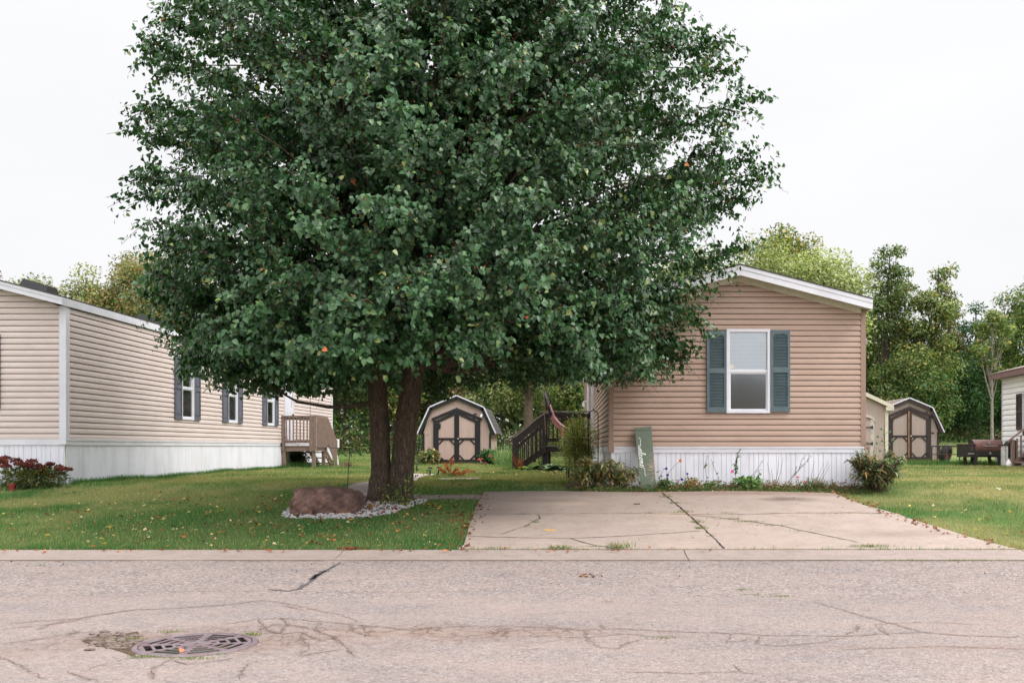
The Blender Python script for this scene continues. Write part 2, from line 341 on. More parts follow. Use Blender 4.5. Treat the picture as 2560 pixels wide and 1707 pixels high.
# ------------------------------------------------------------------ mesh building
class MB:
    def __init__(s, xf=None): s.v = []; s.f = []; s.xf = xf or Matrix.Identity(4)
    def add(s, vs, fs):
        o = len(s.v); s.v += [tuple(s.xf @ Vector(p)) for p in vs]; s.f += [tuple(i + o for i in f) for f in fs]; return s
    def box(s, x0, x1, y0, y1, z0, z1):
        vs = [(x, y, z) for z in (z0, z1) for y in (y0, y1) for x in (x0, x1)]
        return s.add(vs, [(0, 2, 3, 1), (4, 5, 7, 6), (0, 1, 5, 4), (2, 6, 7, 3), (0, 4, 6, 2), (1, 3, 7, 5)])
    def beam(s, p, q, w, t, up=(0, 0, 1)):
        p = Vector(p); q = Vector(q); d = (q - p).normalized(); up = Vector(up)
        if abs(d.dot(up)) > .98: up = Vector((0, 1, 0))
        a = d.cross(up).normalized() * w / 2; b = a.cross(d).normalized() * t / 2
        vs = [p - a - b, p + a - b, p + a + b, p - a + b, q - a - b, q + a - b, q + a + b, q - a + b]
        return s.add(vs, [(3, 2, 1, 0), (4, 5, 6, 7), (0, 1, 5, 4), (1, 2, 6, 5), (2, 3, 7, 6), (3, 0, 4, 7)])
    def tube(s, pts, rad, n=8, cap=True):
        pts = [Vector(p) for p in pts]; m = len(pts)
        if not hasattr(rad, '__len__'): rad = [rad] * m
        vs = []; fs = []; ref = Vector((.31, .17, .93))
        for i, p in enumerate(pts):
            d = (pts[min(i + 1, m - 1)] - pts[max(i - 1, 0)]).normalized()
            if abs(d.dot(ref)) > .95: ref = Vector((1, .1, 0))
            a = d.cross(ref).normalized(); b = d.cross(a).normalized(); ref = a.cross(d) if False else ref
            for k in range(n):
                t = 2 * PI * k / n; vs.append(p + (a * math.cos(t) + b * math.sin(t)) * rad[i])
        for i in range(m - 1):
            for k in range(n):
                fs.append((i * n + k, i * n + (k + 1) % n, (i + 1) * n + (k + 1) % n, (i + 1) * n + k))
        if cap: fs.append(tuple(range(n - 1, -1, -1))); fs.append(tuple((m - 1) * n + k for k in range(n)))
        return s.add(vs, fs)
    def lathe(s, prof, c=(0, 0, 0), n=16, axis='z'):
        vs = []; fs = []
        for r, z in prof:
            for k in range(n):
                t = 2 * PI * k / n; a, b = r * math.cos(t), r * math.sin(t)
                q = (a, b, z) if axis == 'z' else ((z, a, b) if axis == 'x' else (a, z, b))
                vs.append((c[0] + q[0], c[1] + q[1], c[2] + q[2]))
        m = len(prof)
        for i in range(m - 1):
            for k in range(n):
                fs.append((i * n + k, i * n + (k + 1) % n, (i + 1) * n + (k + 1) % n, (i + 1) * n + k))
        fs.append(tuple(range(n - 1, -1, -1))); fs.append(tuple((m - 1) * n + k for k in range(n)))
        return s.add(vs, fs)
    def ext(s, pts, vec):
        n = len(pts); vec = Vector(vec); pts = [Vector(p) for p in pts]
        vs = pts + [p + vec for p in pts]
        fs = [tuple(range(n))[::-1], tuple(range(n, 2 * n))] + [(i, (i + 1) % n, n + (i + 1) % n, n + i) for i in range(n)]
        return s.add(vs, fs)
    def blob(s, c, r, seed=0, amp=.15, sub=2):
        bm = bmesh.new(); bmesh.ops.create_icosphere(bm, subdivisions=sub, radius=1)
        rr = random.Random(seed); ph = [rr.uniform(0, 6) for _ in range(6)]
        vs = []
        for v in bm.verts:
            k = 1 + amp * (math.sin(v.co.x * 3 + ph[0]) + math.sin(v.co.y * 3.3 + ph[1]) + math.sin(v.co.z * 3.7 + ph[2])) / 2
            vs.append((c[0] + v.co.x * r[0] * k, c[1] + v.co.y * r[1] * k, c[2] + v.co.z * r[2] * k))
        fs = [tuple(v.index for v in f.verts) for f in bm.faces]; bm.free(); return s.add(vs, fs)

def tag(o, label=None, cat=None, group=None, kind=None):
    if label: o['label'] = label
    if cat: o['category'] = cat
    if group: o['group'] = group
    if kind: o['kind'] = kind
    return o
def part(name, mb, mat, parent=None, label=None, smooth=False, loc=None):
    me = bpy.data.meshes.new(name); me.from_pydata(mb.v, [], mb.f); me.update()
    bm = bmesh.new(); bm.from_mesh(me); bmesh.ops.recalc_face_normals(bm, faces=bm.faces); bm.to_mesh(me); bm.free()
    me.materials.append(M[mat] if isinstance(mat, str) else mat)
    o = bpy.data.objects.new(name, me); COL.objects.link(o)
    if parent: o.parent = parent
    if loc: o.location = loc
    if smooth:
        me.polygons.foreach_set('use_smooth', [True] * len(me.polygons))
    if label: o['label'] = label
    return o
def thing(name, label, cat, loc=(0, 0, 0), rz=0, group=None):
    o = bpy.data.objects.new(name, None); o.empty_display_size = .2; COL.objects.link(o)
    o.location = loc; o.rotation_euler = (0, 0, rz)
    return tag(o, label, cat, group)
def copy_tree(o, parent=None):
    c = o.copy(); COL.objects.link(c); c.parent = parent
    for ch in [x for x in o.children]: copy_tree(ch, c)
    return c

def npmesh(name, V, faces, mat, parent=None, col=None, loc=None, smooth=False):
    """faces: list of (n,k) index arrays"""
    me = bpy.data.meshes.new(name)
    V = np.ascontiguousarray(V, dtype=np.float32)
    loops = np.concatenate([f.reshape(-1) for f in faces]).astype(np.int32)
    cnt = np.concatenate([np.full(len(f), f.shape[1]) for f in faces]).astype(np.int32)
    st = np.concatenate([[0], np.cumsum(cnt)[:-1]]).astype(np.int32)
    me.vertices.add(len(V)); me.vertices.foreach_set('co', V.reshape(-1))
    me.loops.add(len(loops)); me.loops.foreach_set('vertex_index', loops)
    me.polygons.add(len(cnt)); me.polygons.foreach_set('loop_start', st); me.polygons.foreach_set('loop_total', cnt)
    me.update(calc_edges=True)
    if col is not None:
        a = me.attributes.new('col', 'FLOAT_COLOR', 'POINT')
        c = np.ones((len(V), 4), np.float32); c[:, :3] = col; a.data.foreach_set('color', c.reshape(-1))
    if smooth: me.polygons.foreach_set('use_smooth', np.ones(len(cnt), bool))
    me.materials.append(M[mat] if isinstance(mat, str) else mat)
    o = bpy.data.objects.new(name, me); COL.objects.link(o)
    if parent: o.parent = parent
    if loc is not None: o.location = loc
    return o
def nrm(a): return a / np.maximum(np.linalg.norm(a, axis=-1, keepdims=True), 1e-9)
class Leaves:
    """collects leaves: heart (7 verts) or blade/diamond (4 verts)"""
    def __init__(s): s.V = []; s.F4 = []; s.F3 = []; s.C = []; s.n = 0
    def heart(s, p, d, nn, L, W, c, droop=.18, cup=.12):
        p = np.asarray(p, float); d = nrm(np.asarray(d, float)); nn = np.asarray(nn, float)
        b = nrm(np.cross(d, nn)); nn = np.cross(b, d)
        L = np.broadcast_to(np.asarray(L, float), (len(p),))[:, None]; W = np.broadcast_to(np.asarray(W, float), (len(p),))[:, None]
        def q(a, w, z): return p + d * L * a + b * W * w + nn * L * z
        pts = [q(0, 0, 0), q(.12, .42, cup), q(.58, .36, cup * .7 - droop * .3), q(1, 0, -droop), q(.58, -.36, cup * .7 - droop * .3), q(.12, -.42, cup), q(.4, 0, 0)]
        V = np.stack(pts, 1).reshape(-1, 3); n = len(p); o = s.n + np.arange(n)[:, None] * 7
        s.F4 += [o + np.array([[0, 1, 2, 6]]), o + np.array([[0, 6, 4, 5]])]; s.F3 += [o + np.array([[6, 2, 3]]), o + np.array([[6, 3, 4]])]
        s.V.append(V); s.C.append(np.repeat(c, 7, 0)); s.n += n * 7
    def diam(s, p, d, nn, L, W, c, wide=.5, fold=.0):
        p = np.asarray(p, float); d = nrm(np.asarray(d, float)); b = nrm(np.cross(d, nn)); n2 = np.cross(b, d)
        L = np.broadcast_to(np.asarray(L, float), (len(p),))[:, None]; W = np.broadcast_to(np.asarray(W, float), (len(p),))[:, None]
        pts = [p, p + d * L * wide + b * W / 2 + n2 * L * fold, p + d * L, p + d * L * wide - b * W / 2 + n2 * L * fold]
        V = np.stack(pts, 1).reshape(-1, 3); n = len(p); o = s.n + np.arange(n)[:, None] * 4
        s.F4.append(o + np.array([[0, 1, 2, 3]])); s.V.append(V); s.C.append(np.repeat(c, 4, 0)); s.n += n * 4
    def strap(s, p, d, bend, L, W, c, seg=4):
        """arching strap leaf from p in direction d bending along vector bend"""
        p = np.asarray(p, float); d = nrm(np.asarray(d, float)); bend = np.asarray(bend, float)
        side = nrm(np.cross(d, np.array([0, 0, 1.0]) + 1e-3 * np.ones(3))); n = len(p)
        L = np.broadcast_to(np.asarray(L, float), (n,))[:, None]; W = np.broadcast_to(np.asarray(W, float), (n,))[:, None]
        rows = []
        for i in range(seg + 1):
            t = i / seg; c0 = p + d * L * t + bend * L * t * t
            w = W * (math.sin(PI * min(t * .8 + .18, 1)) ** .8) / 2
            rows += [c0 + side * w, c0 - side * w]
        V = np.stack(rows, 1).reshape(-1, 3); k = 2 * (seg + 1); o = s.n + np.arange(n)[:, None] * k
        for i in range(seg): s.F4.append(o + np.array([[2 * i, 2 * i + 1, 2 * i + 3, 2 * i + 2]]))
        s.V.append(V); s.C.append(np.repeat(c, k, 0)); s.n += n * k
    def build(s, name, mat, parent=None, loc=None):
        V = np.concatenate(s.V); f = [np.concatenate(s.F4)]
        if s.F3: f.append(np.concatenate(s.F3))
        return npmesh(name, V, f, mat, parent, np.concatenate(s.C), loc)
def cols(n, palette, w=None, jit=.15):
    pal = np.array([S(*c)[:3] for c in palette]); w = None if w is None else np.array(w) / sum(w)
    c = pal[RNG.choice(len(pal), n, p=w)] * (1 + RNG.normal(0, jit, (n, 1)))
    return np.clip(c, .003, 1)
def rdir(n):
    return nrm(RNG.normal(0, 1, (n, 3)))

# ------------------------------------------------------------------ world, sun, camera
w = bpy.data.worlds.new('World'); scene.world = w; w.use_nodes = True
nt = w.node_tree; nt.nodes.clear()
wo = nt.nodes.new('ShaderNodeOutputWorld'); bg = nt.nodes.new('ShaderNodeBackground')
sky = nt.nodes.new('ShaderNodeTexSky'); sky.sky_type = 'NISHITA'; sky.sun_disc = False
SUN_EL, SUN_AZ = math.radians(48), math.radians(112)      # azimuth: clockwise from +Y
sky.sun_elevation = SUN_EL; sky.sun_rotation = SUN_AZ; sky.dust_density = 5
hsv = nt.nodes.new('ShaderNodeHueSaturation'); hsv.inputs['Saturation'].default_value = .12
mx = nt.nodes.new('ShaderNodeMix'); mx.data_type = 'RGBA'; mx.inputs[0].default_value = .9
mx.inputs[7].default_value = (13.6, 13.8, 14.3, 1)         # the closed cloud deck
# closed cloud deck: brightest overhead, dimmer towards the horizon, faint banks of cloud
def wn(t_, **k):
    n_ = nt.nodes.new(t_)
    for a_, b_ in k.items(): setattr(n_, a_, b_)
    return n_
tcw = wn('ShaderNodeTexCoord'); spw = wn('ShaderNodeSeparateXYZ'); nt.links.new(tcw.outputs['Generated'], spw.inputs[0])
mxz = wn('ShaderNodeMath', operation='MAXIMUM'); mxz.inputs[1].default_value = 0; nt.links.new(spw.outputs[2], mxz.inputs[0])
def wm(op, *a):
    n_ = wn('ShaderNodeMath', operation=op)
    for i_, v_ in enumerate(a):
        if hasattr(v_, 'is_output'): nt.links.new(v_, n_.inputs[i_])
        else: n_.inputs[i_].default_value = v_
    return n_.outputs[0]
el = mxz.outputs[0]
# deck brightness raised overhead and towards the unseen south-east to light the walls
north = wm('ADD', wm('MULTIPLY_ADD', el, .03, .285), wm('MULTIPLY', wm('POWER', wm('MAXIMUM', wm('MULTIPLY_ADD', el, 1.54, -.62), 0.0), 1.2), .85))
south = wm('MULTIPLY_ADD', el, .60, .52)
gd = wm('ADD', wm('MULTIPLY', spw.outputs[0], math.sin(math.radians(130))), wm('MULTIPLY', spw.outputs[1], math.cos(math.radians(130))))
sf = wm('MINIMUM', wm('MAXIMUM', wm('MULTIPLY_ADD', gd, .85, .20), 0.0), 1.0)
class _O: pass
mad = _O(); mad.outputs = [wm('ADD', north, wm('MULTIPLY', wm('SUBTRACT', south, north), sf))]
nzw = wn('ShaderNodeTexNoise'); nzw.inputs['Scale'].default_value = 2.2; nzw.inputs['Detail'].default_value = 5
mpw = wn('ShaderNodeMapping'); mpw.inputs['Scale'].default_value = (1, 1, 3); nt.links.new(tcw.outputs['Generated'], mpw.inputs[0]); nt.links.new(mpw.outputs[0], nzw.inputs['Vector'])
nm = wn('ShaderNodeMath', operation='MULTIPLY_ADD'); nm.inputs[1].default_value = .2; nm.inputs[2].default_value = .9; nt.links.new(nzw.outputs['Fac'], nm.inputs[0])
ml = wn('ShaderNodeMath', operation='MULTIPLY'); nt.links.new(mad.outputs[0], ml.inputs[0]); nt.links.new(nm.outputs[0], ml.inputs[1])
vsw = wn('ShaderNodeVectorMath', operation='SCALE'); vsw.inputs[0].default_value = (18.7, 18.75, 19.2); nt.links.new(ml.outputs[0], vsw.inputs['Scale']); nt.links.new(vsw.outputs[0], mx.inputs[7])
nt.links.new(sky.outputs[0], hsv.inputs['Color']); nt.links.new(hsv.outputs[0], mx.inputs[6])
nt.links.new(mx.outputs[2], bg.inputs[0]); bg.inputs[1].default_value = .1
nt.links.new(bg.outputs[0], wo.inputs[0])
sl = bpy.data.lights.new('sun', 'SUN'); sl.energy = 1.2; sl.angle = math.radians(18); sl.color = (1, .96, .9)
so = bpy.data.objects.new('sun', sl); COL.objects.link(so)
sd = Vector((math.sin(SUN_AZ) * math.cos(SUN_EL), math.cos(SUN_AZ) * math.cos(SUN_EL), math.sin(SUN_EL)))
so.rotation_euler = sd.to_track_quat('Z', 'Y').to_euler(); so.location = sd * 30
cam = bpy.data.cameras.new('camera'); co = bpy.data.objects.new('camera', cam); COL.objects.link(co); scene.camera = co
co.location = (0, 0, EYE); co.rotation_euler = (PI / 2, 0, 0)
cam.sensor_width = 36; cam.lens = 36 * F / 2560
cam.shift_x = -(CU - 1280) / 2560; cam.shift_y = (CV - 853.5) / 2560
cam.clip_end = 2000; cam.clip_start = .1
cam.dof.use_dof = True; cam.dof.focus_distance = 16; cam.dof.aperture_fstop = 5.6
vs = scene.view_settings; vs.view_transform = 'Standard'; vs.look = 'None'; vs.gamma = 1; vs.exposure = .88
scene.render.engine = 'CYCLES'
# ================================================================== THE GROUND
def pnoise(x, y, sc, seed):
    r = np.random.default_rng(seed); g = r.random((64, 64))
    X = (x * sc) % 64; Y = (y * sc) % 64
    i = np.floor(X).astype(int) % 64; j = np.floor(Y).astype(int) % 64; a = X - np.floor(X); b = Y - np.floor(Y)
    a = a * a * (3 - 2 * a); b = b * b * (3 - 2 * b); i2 = (i + 1) % 64; j2 = (j + 1) % 64
    return g[i, j] * (1 - a) * (1 - b) + g[i2, j] * a * (1 - b) + g[i, j2] * (1 - a) * b + g[i2, j2] * a * b
GREEN = np.array(S(86, 120, 62)[:3]); DEEP = np.array(S(60, 102, 50)[:3]); TAN = np.array(S(166, 150, 112)[:3]); OLIVE = np.array(S(118, 130, 82)[:3])
def turfcol(x, y):
    x = np.asarray(x, float); y = np.asarray(y, float)
    k = .5 * pnoise(x, y * 1.8, .55, 1) + .3 * pnoise(x, y, 1.5, 2) + .2 * pnoise(x, y, 4, 3)
    near = np.clip((17.2 - y) / 3.5, 0, 1) * np.clip((1.5 - x) / 2, 0, 1) * np.clip((x + 9.5) / 3, 0, 1)          # kept greener in the verge round the pear tree
    dry = np.clip((k - .36) * 4.0, 0, 1) * (1 - .75 * near)
    band = np.exp(-((y - 20.5) / 2.2) ** 2) * .35 + np.exp(-((y - 27) / 1.5) ** 2) * .3
    rightdry = np.clip((x - 5) / 2, 0, 1) * .22
    dry = np.clip(dry * .75 + (band + rightdry) * (1 - near), 0, 1)[..., None]
    k2 = pnoise(x, y, .9, 7)[..., None]
    g = DEEP * k2 + GREEN * (1 - k2); g = g * (1 - near[..., None]) + (DEEP * 1.0) * near[..., None]
    far = np.clip((y - 30) / 15, 0, 1)[..., None]
    c = g * (1 - dry) + (TAN * .6 + OLIVE * .4) * dry
    return c * (1 - .5 * far) + (OLIVE * .55 + GREEN * .45) * .5 * far
def axis(parts):
    out = []
    for a, b, st in parts: out += list(np.arange(a, b, st))
    return np.array(out + [parts[-1][1]])
xs = axis([(-400, -60, 40), (-60, -16, 4), (-16, 18, .3), (18, 60, 4), (60, 400, 40)])
ys = axis([(-300, -20, 40), (-20, -6, 4), (-5.9, 12.0, 3), (12.42, 12.47, .05), (12.5, 24, .2), (24, 60, .6), (60, 150, 10), (150, 600, 50)])
XX, YY = np.meshgrid(xs, ys, indexing='ij'); ZZ = H(XX, YY)
V = np.stack([XX, YY, ZZ], -1).reshape(-1, 3); nx, ny = len(xs), len(ys)
I = np.arange(nx * ny).reshape(nx, ny)
Fq = np.stack([I[:-1, :-1], I[1:, :-1], I[1:, 1:], I[:-1, 1:]], -1).reshape(-1, 4)
lawn = npmesh('lawn', V, [Fq], 'lawn', col=turfcol(XX, YY).reshape(-1, 3)); tag(lawn, kind='structure')

# road with a round opening for the storm drain
DR = R(490, 1611); DRr = .40
def ring_fill(name, outer, holes, z, mat, thick=0, parent=None):
    bm = bmesh.new(); edges = []
    for loop in [outer] + holes:
        vv = [bm.verts.new((p[0], p[1], z)) for p in loop]
        edges += [bm.edges.new((vv[i], vv[(i + 1) % len(vv)])) for i in range(len(vv))]
    bmesh.ops.triangle_fill(bm, use_beauty=True, edges=edges)
    bmesh.ops.recalc_face_normals(bm, faces=bm.faces)
    if bm.faces and sum(f.normal.z for f in bm.faces) < 0: bmesh.ops.reverse_faces(bm, faces=bm.faces)
    if thick:
        r = bmesh.ops.extrude_face_region(bm, geom=list(bm.faces))
        bmesh.ops.translate(bm, verts=[e for e in r['geom'] if isinstance(e, bmesh.types.BMVert)], vec=(0, 0, -thick))
        bmesh.ops.recalc_face_normals(bm, faces=bm.faces)
    me = bpy.data.meshes.new(name); bm.to_mesh(me); bm.free(); me.materials.append(M[mat])
    o = bpy.data.objects.new(name, me); COL.objects.link(o)
    if parent: o.parent = parent
    return o
circ = [(DR.x + math.cos(t) * (DRr + .012), DR.y + math.sin(t) * (DRr + .012)) for t in np.linspace(0, 2 * PI, 49)[:-1]]
road = ring_fill('road', [(-200, -5.4), (200, -5.4), (200, 11.87), (-200, 11.87)], [circ], 0, 'road'); tag(road, kind='structure')
# kerb: low rolled concrete strip
mb = MB()
joints = [(-200, -60)]; x = -60
prof = [(11.872, -.05), (11.872, .012), (11.95, .014), (12.2, .03), (12.40, .068), (12.455, .072), (12.455, -.05)]
marks = [-60, -13.4, -8.05, -2.86, .4, .46, 4.2, 9.3, 60]
segs = [(-200, -13.4), (-13.39, -8.05), (-8.04, -2.862), (-2.85, 1.385), (1.397, 5.6), (5.61, 10.9), (10.91, 200)]
for a, b in segs:
    vsx = [(a, p[0], p[1]) for p in prof]; mb.ext(vsx, (b - a, 0, 0))
kerb = part('kerb', mb, 'kerb'); tag(kerb, kind='structure')
mb = MB(); mb.ext([(-200, p[0], p[1]) for p in [(-5.41, -.05), (-5.41, .012), (-5.95, .072), (-5.95, -.05)]], (400, 0, 0))
tag(part('far_kerb', mb, 'kerb'), kind='structure')

def inpoly(x, y, poly):
    x = np.asarray(x, float); y = np.asarray(y, float); ins = np.zeros(x.shape, bool); n = len(poly)
    for i in range(n):
        x1, y1 = poly[i][:2]; x2, y2 = poly[(i + 1) % n][:2]
        c = ((y1 > y) != (y2 > y)) & (x < (x2 - x1) * (y - y1) / (y2 - y1 + 1e-12) + x1); ins ^= c
    return ins
def gxy(u, v): g = G(u, v); return (g.x, g.y)
dL = [gxy(1208, 1236), gxy(1189, 1272), gxy(1170, 1330), gxy(1160, 1366)]
dRt = [gxy(2082, 1232), gxy(2160, 1266), gxy(2245, 1289), gxy(2335, 1318), gxy(2420, 1345), gxy(2500, 1367)]
DRIVE = [(dL[0][0], 17.12)] + dL[1:] + [(dL[-1][0] - .05, 12.46)] + [(dRt[-1][0] + .12, 12.46)] + dRt[::-1][0:5] + [(dRt[0][0], 17.2)]
def sheet(name, poly, mat, lift, step=.25, thick=.06):
    """polygon draped on the terrain with real thickness"""
    bm = bmesh.new(); vv = []
    pts = []
    for i in range(len(poly)):
        a = Vector(poly[i] + (0,)) if len(poly[i]) == 2 else Vector(poly[i]); b = Vector((*poly[(i + 1) % len(poly)][:2], 0)); a.z = 0
        k = max(1, int((b - a).length / .3))
        for j in range(k): pts.append(a.lerp(b, j / k))
    vv = [bm.verts.new(p) for p in pts]; bm.faces.new(vv)
    x0 = min(p.x for p in pts); x1 = max(p.x for p in pts); y0 = min(p.y for p in pts); y1 = max(p.y for p in pts)
    for ax, a, b in ((0, x0, x1), (1, y0, y1)):
        t = a + step * .7
        while t < b:
            cc = Vector((t, 0, 0)) if ax == 0 else Vector((0, t, 0)); nn = Vector((1, 0, 0)) if ax == 0 else Vector((0, 1, 0))
            bmesh.ops.bisect_plane(bm, geom=list(bm.verts) + list(bm.edges) + list(bm.faces), plane_co=cc, plane_no=nn); t += step
    for v in bm.verts: v.co.z = h(v.co.x, max(v.co.y, 12.46)) + lift
    if sum(f.normal.z for f in bm.faces) < 0: bmesh.ops.reverse_faces(bm, faces=bm.faces)
    bm.normal_update()
    r = bmesh.ops.extrude_face_region(bm, geom=list(bm.faces))
    bmesh.ops.translate(bm, verts=[e for e in r['geom'] if isinstance(e, bmesh.types.BMVert)], vec=(0, 0, -thick))
    bmesh.ops.recalc_face_normals(bm, faces=bm.faces)
    me = bpy.data.meshes.new(name); bm.to_mesh(me); bm.free(); me.materials.append(M[mat])
    o = bpy.data.objects.new(name, me); COL.objects.link(o); return o
drive = sheet('driveway', DRIVE, 'drive', .022); tag(drive, kind='structure')
# garden path: off the drive, round behind the pear tree and back to the deck
pc = [(-1.5, 16.62), (-2.4, 16.66), (-3.1, 16.75), (-3.5, 17.02), (-3.62, 17.6), (-3.6, 18.4), (-3.62, 19.4), (-3.7, 20.8), (-3.78, 22.3), (-3.78, 23.6), (-3.82, 24.5)]
wd = [.22, .22, .3, .36, .40, .42, .47, .47, .47, .47, .47]
Lp, Rp = [], []
for i, p in enumerate(pc):
    a = Vector(pc[max(i - 1, 0)] + (0,)); b = Vector(pc[min(i + 1, len(pc) - 1)] + (0,)); d = (b - a).normalized(); nn = Vector((-d.y, d.x, 0))
    q = Vector(p + (0,)); Lp.append(tuple((q + nn * wd[i]).xy)); Rp.append(tuple((q - nn * wd[i]).xy))
PATH = Lp + Rp[::-1]
tag(sheet('path', PATH, 'path', .018, .3), kind='structure')
stepst = MB(); g = G(1147, 1199)
stepst.ext([(math.cos(t) * .42 + .03 * math.sin(3 * t), math.sin(t) * .55, -.02) for t in np.linspace(0, 2 * PI, 15)[:-1]], (0, 0, .05))
tag(part('stepping_stone', stepst, 'path', loc=g), 'pale flat stepping stone lying in the lawn before the tan shed', 'stepping stone')
BED = [(-.1, 17.24), (5.35, 17.24), (5.6, 17.6), (5.3, 17.84), (.7, 17.84), (.55, 19.5), (.0, 19.5), (-.15, 18.2)]
tag(sheet('flower_bed', BED, 'soil', .012, .25), kind='structure')

# ---- cracks, seams and tar, all lying in the paving
def jag(pts, amp, step):
    out = []
    for a, b in zip(pts[:-1], pts[1:]):
        a = Vector(a); b = Vector(b); k = max(1, int((b - a).length / step))
        for j in range(k):
            p = a.lerp(b, j / k); out.append(p + Vector((random.uniform(-1, 1), random.uniform(-1, 1), 0)) * amp)
    return out + [Vector(pts[-1])]
def ribbon(mb, pts, w0, amp=.012, step=.07, zf=None, lift=.0035):
    pts = jag([Vector((p[0], p[1], 0)) for p in pts], amp, step); vs = []; fs = []
    for i, p in enumerate(pts):
        d = pts[min(i + 1, len(pts) - 1)] - pts[max(i - 1, 0)]; n = Vector((-d.y, d.x, 0)).normalized()
        ww = w0 * random.uniform(.35, 1.35) * (1 if 0 < i < len(pts) - 1 else .2) / 2
        for s in (1, -1):
            q = p + n * ww * s; z = (zf(q.x, q.y) if zf else 0) + lift; vs.append((q.x, q.y, z))
    for i in range(len(pts) - 1): fs.append((2 * i, 2 * i + 1, 2 * i + 3, 2 * i + 2))
    mb.add(vs, fs)
STAINS = []
def stain_build(name, items, parent, zf=None, lift=.002):
    vs, fs, cl = [], [], []
    for pts, w_ in items:
        pts = jag([Vector((p[0], p[1], 0)) for p in pts], .02, .12); o = len(vs)
        for i, p in enumerate(pts):
            d = pts[min(i + 1, len(pts) - 1)] - pts[max(i - 1, 0)]; n = Vector((-d.y, d.x, 0)).normalized(); ww = w_ * random.uniform(.5, 1.3)
            e = 0 if i in (0, len(pts) - 1) else 1
            for s, a in ((1, 0), (.0, e), (-1, 0)):
                q = p + n * ww * s; vs.append((q.x, q.y, (zf(q.x, q.y) if zf else 0) + lift)); cl.append((a, a, a))
        for i in range(len(pts) - 1):
            for k in (0, 1): fs.append((o + 3 * i + k, o + 3 * i + k + 1, o + 3 * i + k + 4, o + 3 * i + k + 3))
    npmesh(name, np.array(vs), [np.array(fs)], 'stain', parent, np.array(cl))
def rr(*uv): return [R(u, v) for u, v in uv]
cr = MB()
for wd_, pl in [
    (.016, [(0, 1560), (90, 1553), (200, 1545), (330, 1524), (450, 1520), (560, 1512), (680, 1497)]),
    (.012, [(0, 1574), (110, 1562), (230, 1540), (360, 1520)]), (.01, [(0, 1610), (90, 1598), (200, 1580), (240, 1578)]),
    (.012, [(90, 1575), (130, 1560), (230, 1545)]), (.01, [(160, 1590), (190, 1580), (170, 1570)]),
    (.014, [(560, 1560), (640, 1548), (700, 1545), (800, 1553), (870, 1560), (960, 1568), (1010, 1572), (1080, 1570), (1160, 1565), (1280, 1566)]),
    (.014, [(640, 1548), (660, 1570), (700, 1585), (750, 1580), (800, 1600), (850, 1595)]), (.012, [(700, 1545), (720, 1560), (700, 1585)]),
    (.012, [(800, 1553), (790, 1575), (830, 1590), (870, 1620), (885, 1640)]), (.012, [(650, 1575), (680, 1560), (740, 1563), (790, 1575)]),
    (.01, [(870, 1560), (890, 1580), (920, 1590), (915, 1575), (900, 1560)]), (.01, [(750, 1580), (770, 1620), (750, 1640), (810, 1630), (870, 1620)]),
    (.014, [(1280, 1566), (1380, 1568), (1465, 1575), (1540, 1571), (1620, 1575), (1720, 1580), (1830, 1583), (1900, 1588), (2000, 1588), (2110, 1590), (2200, 1585), (2310, 1580), (2400, 1588), (2560, 1592)]),
    (.012, [(1465, 1575), (1470, 1600), (1500, 1618), (1545, 1622), (1575, 1605), (1600, 1598)]), (.01, [(1380, 1590), (1460, 1595), (1550, 1584), (1640, 1590), (1740, 1592)]),
    (.01, [(1830, 1583), (1820, 1605), (1860, 1600), (1890, 1590)]), (.01, [(1900, 1588), (1890, 1610), (1960, 1615), (2050, 1605), (2120, 1592)]),
    (.012, [(2030, 1503), (2110, 1525), (2160, 1540), (2250, 1565), (2330, 1585)]), (.01, [(2110, 1590), (2150, 1570), (2145, 1560)]),
    (.01, [(2190, 1560), (2210, 1580), (2230, 1590)]), (.01, [(2100, 1625), (2200, 1620), (2350, 1615), (2560, 1622)]),
    (.01, [(1280, 1625), (1360, 1622)]), (.012, [(1830, 1660), (1850, 1680), (1900, 1685)]), (.01, [(1560, 1680), (1700, 1682), (1850, 1680)]),
    (.009, [(200, 1680), (260, 1660), (380, 1630), (450, 1620)]), (.01, [(385, 1700), (380, 1670), (420, 1650), (470, 1660), (560, 1650), (620, 1640)]),
    (.01, [(600, 1700), (610, 1670), (640, 1650)]), (.009, [(0, 1640), (120, 1700)]), (.01, [(170, 1675), (200, 1690), (260, 1706)]),
    (.01, [(2440, 1560), (2300, 1555), (2180, 1560)]), (.008, [(1500, 1560), (1515, 1575)]), (.009, [(700, 1512), (760, 1525), (800, 1520)]),
    (.009, [(640, 1500), (700, 1505), (780, 1522), (860, 1540), (900, 1555)]), (.008, [(60, 1490), (300, 1480), (560, 1476), (900, 1480), (1280, 1478)])]:
    ribbon(cr, rr(*pl), wd_ * .6, .02, .045); STAINS.append((rr(*pl), wd_ * 3.5))
part('crack', cr, 'crack', road)
stain_build('crack_stain', STAINS, road)
tm = MB()
for wd_, pl in [(.05, [(670, 1472), (720, 1477), (745, 1472), (775, 1455), (790, 1440), (820, 1425), (850, 1405)]), (.07, [(780, 1448), (800, 1432), (812, 1425)])]:
    ribbon(tm, rr(*pl), wd_, .012, .06)
part('tar_seal', tm, 'tar', road)
dk = MB(); zfd = lambda x, y: h(x, y) + .022
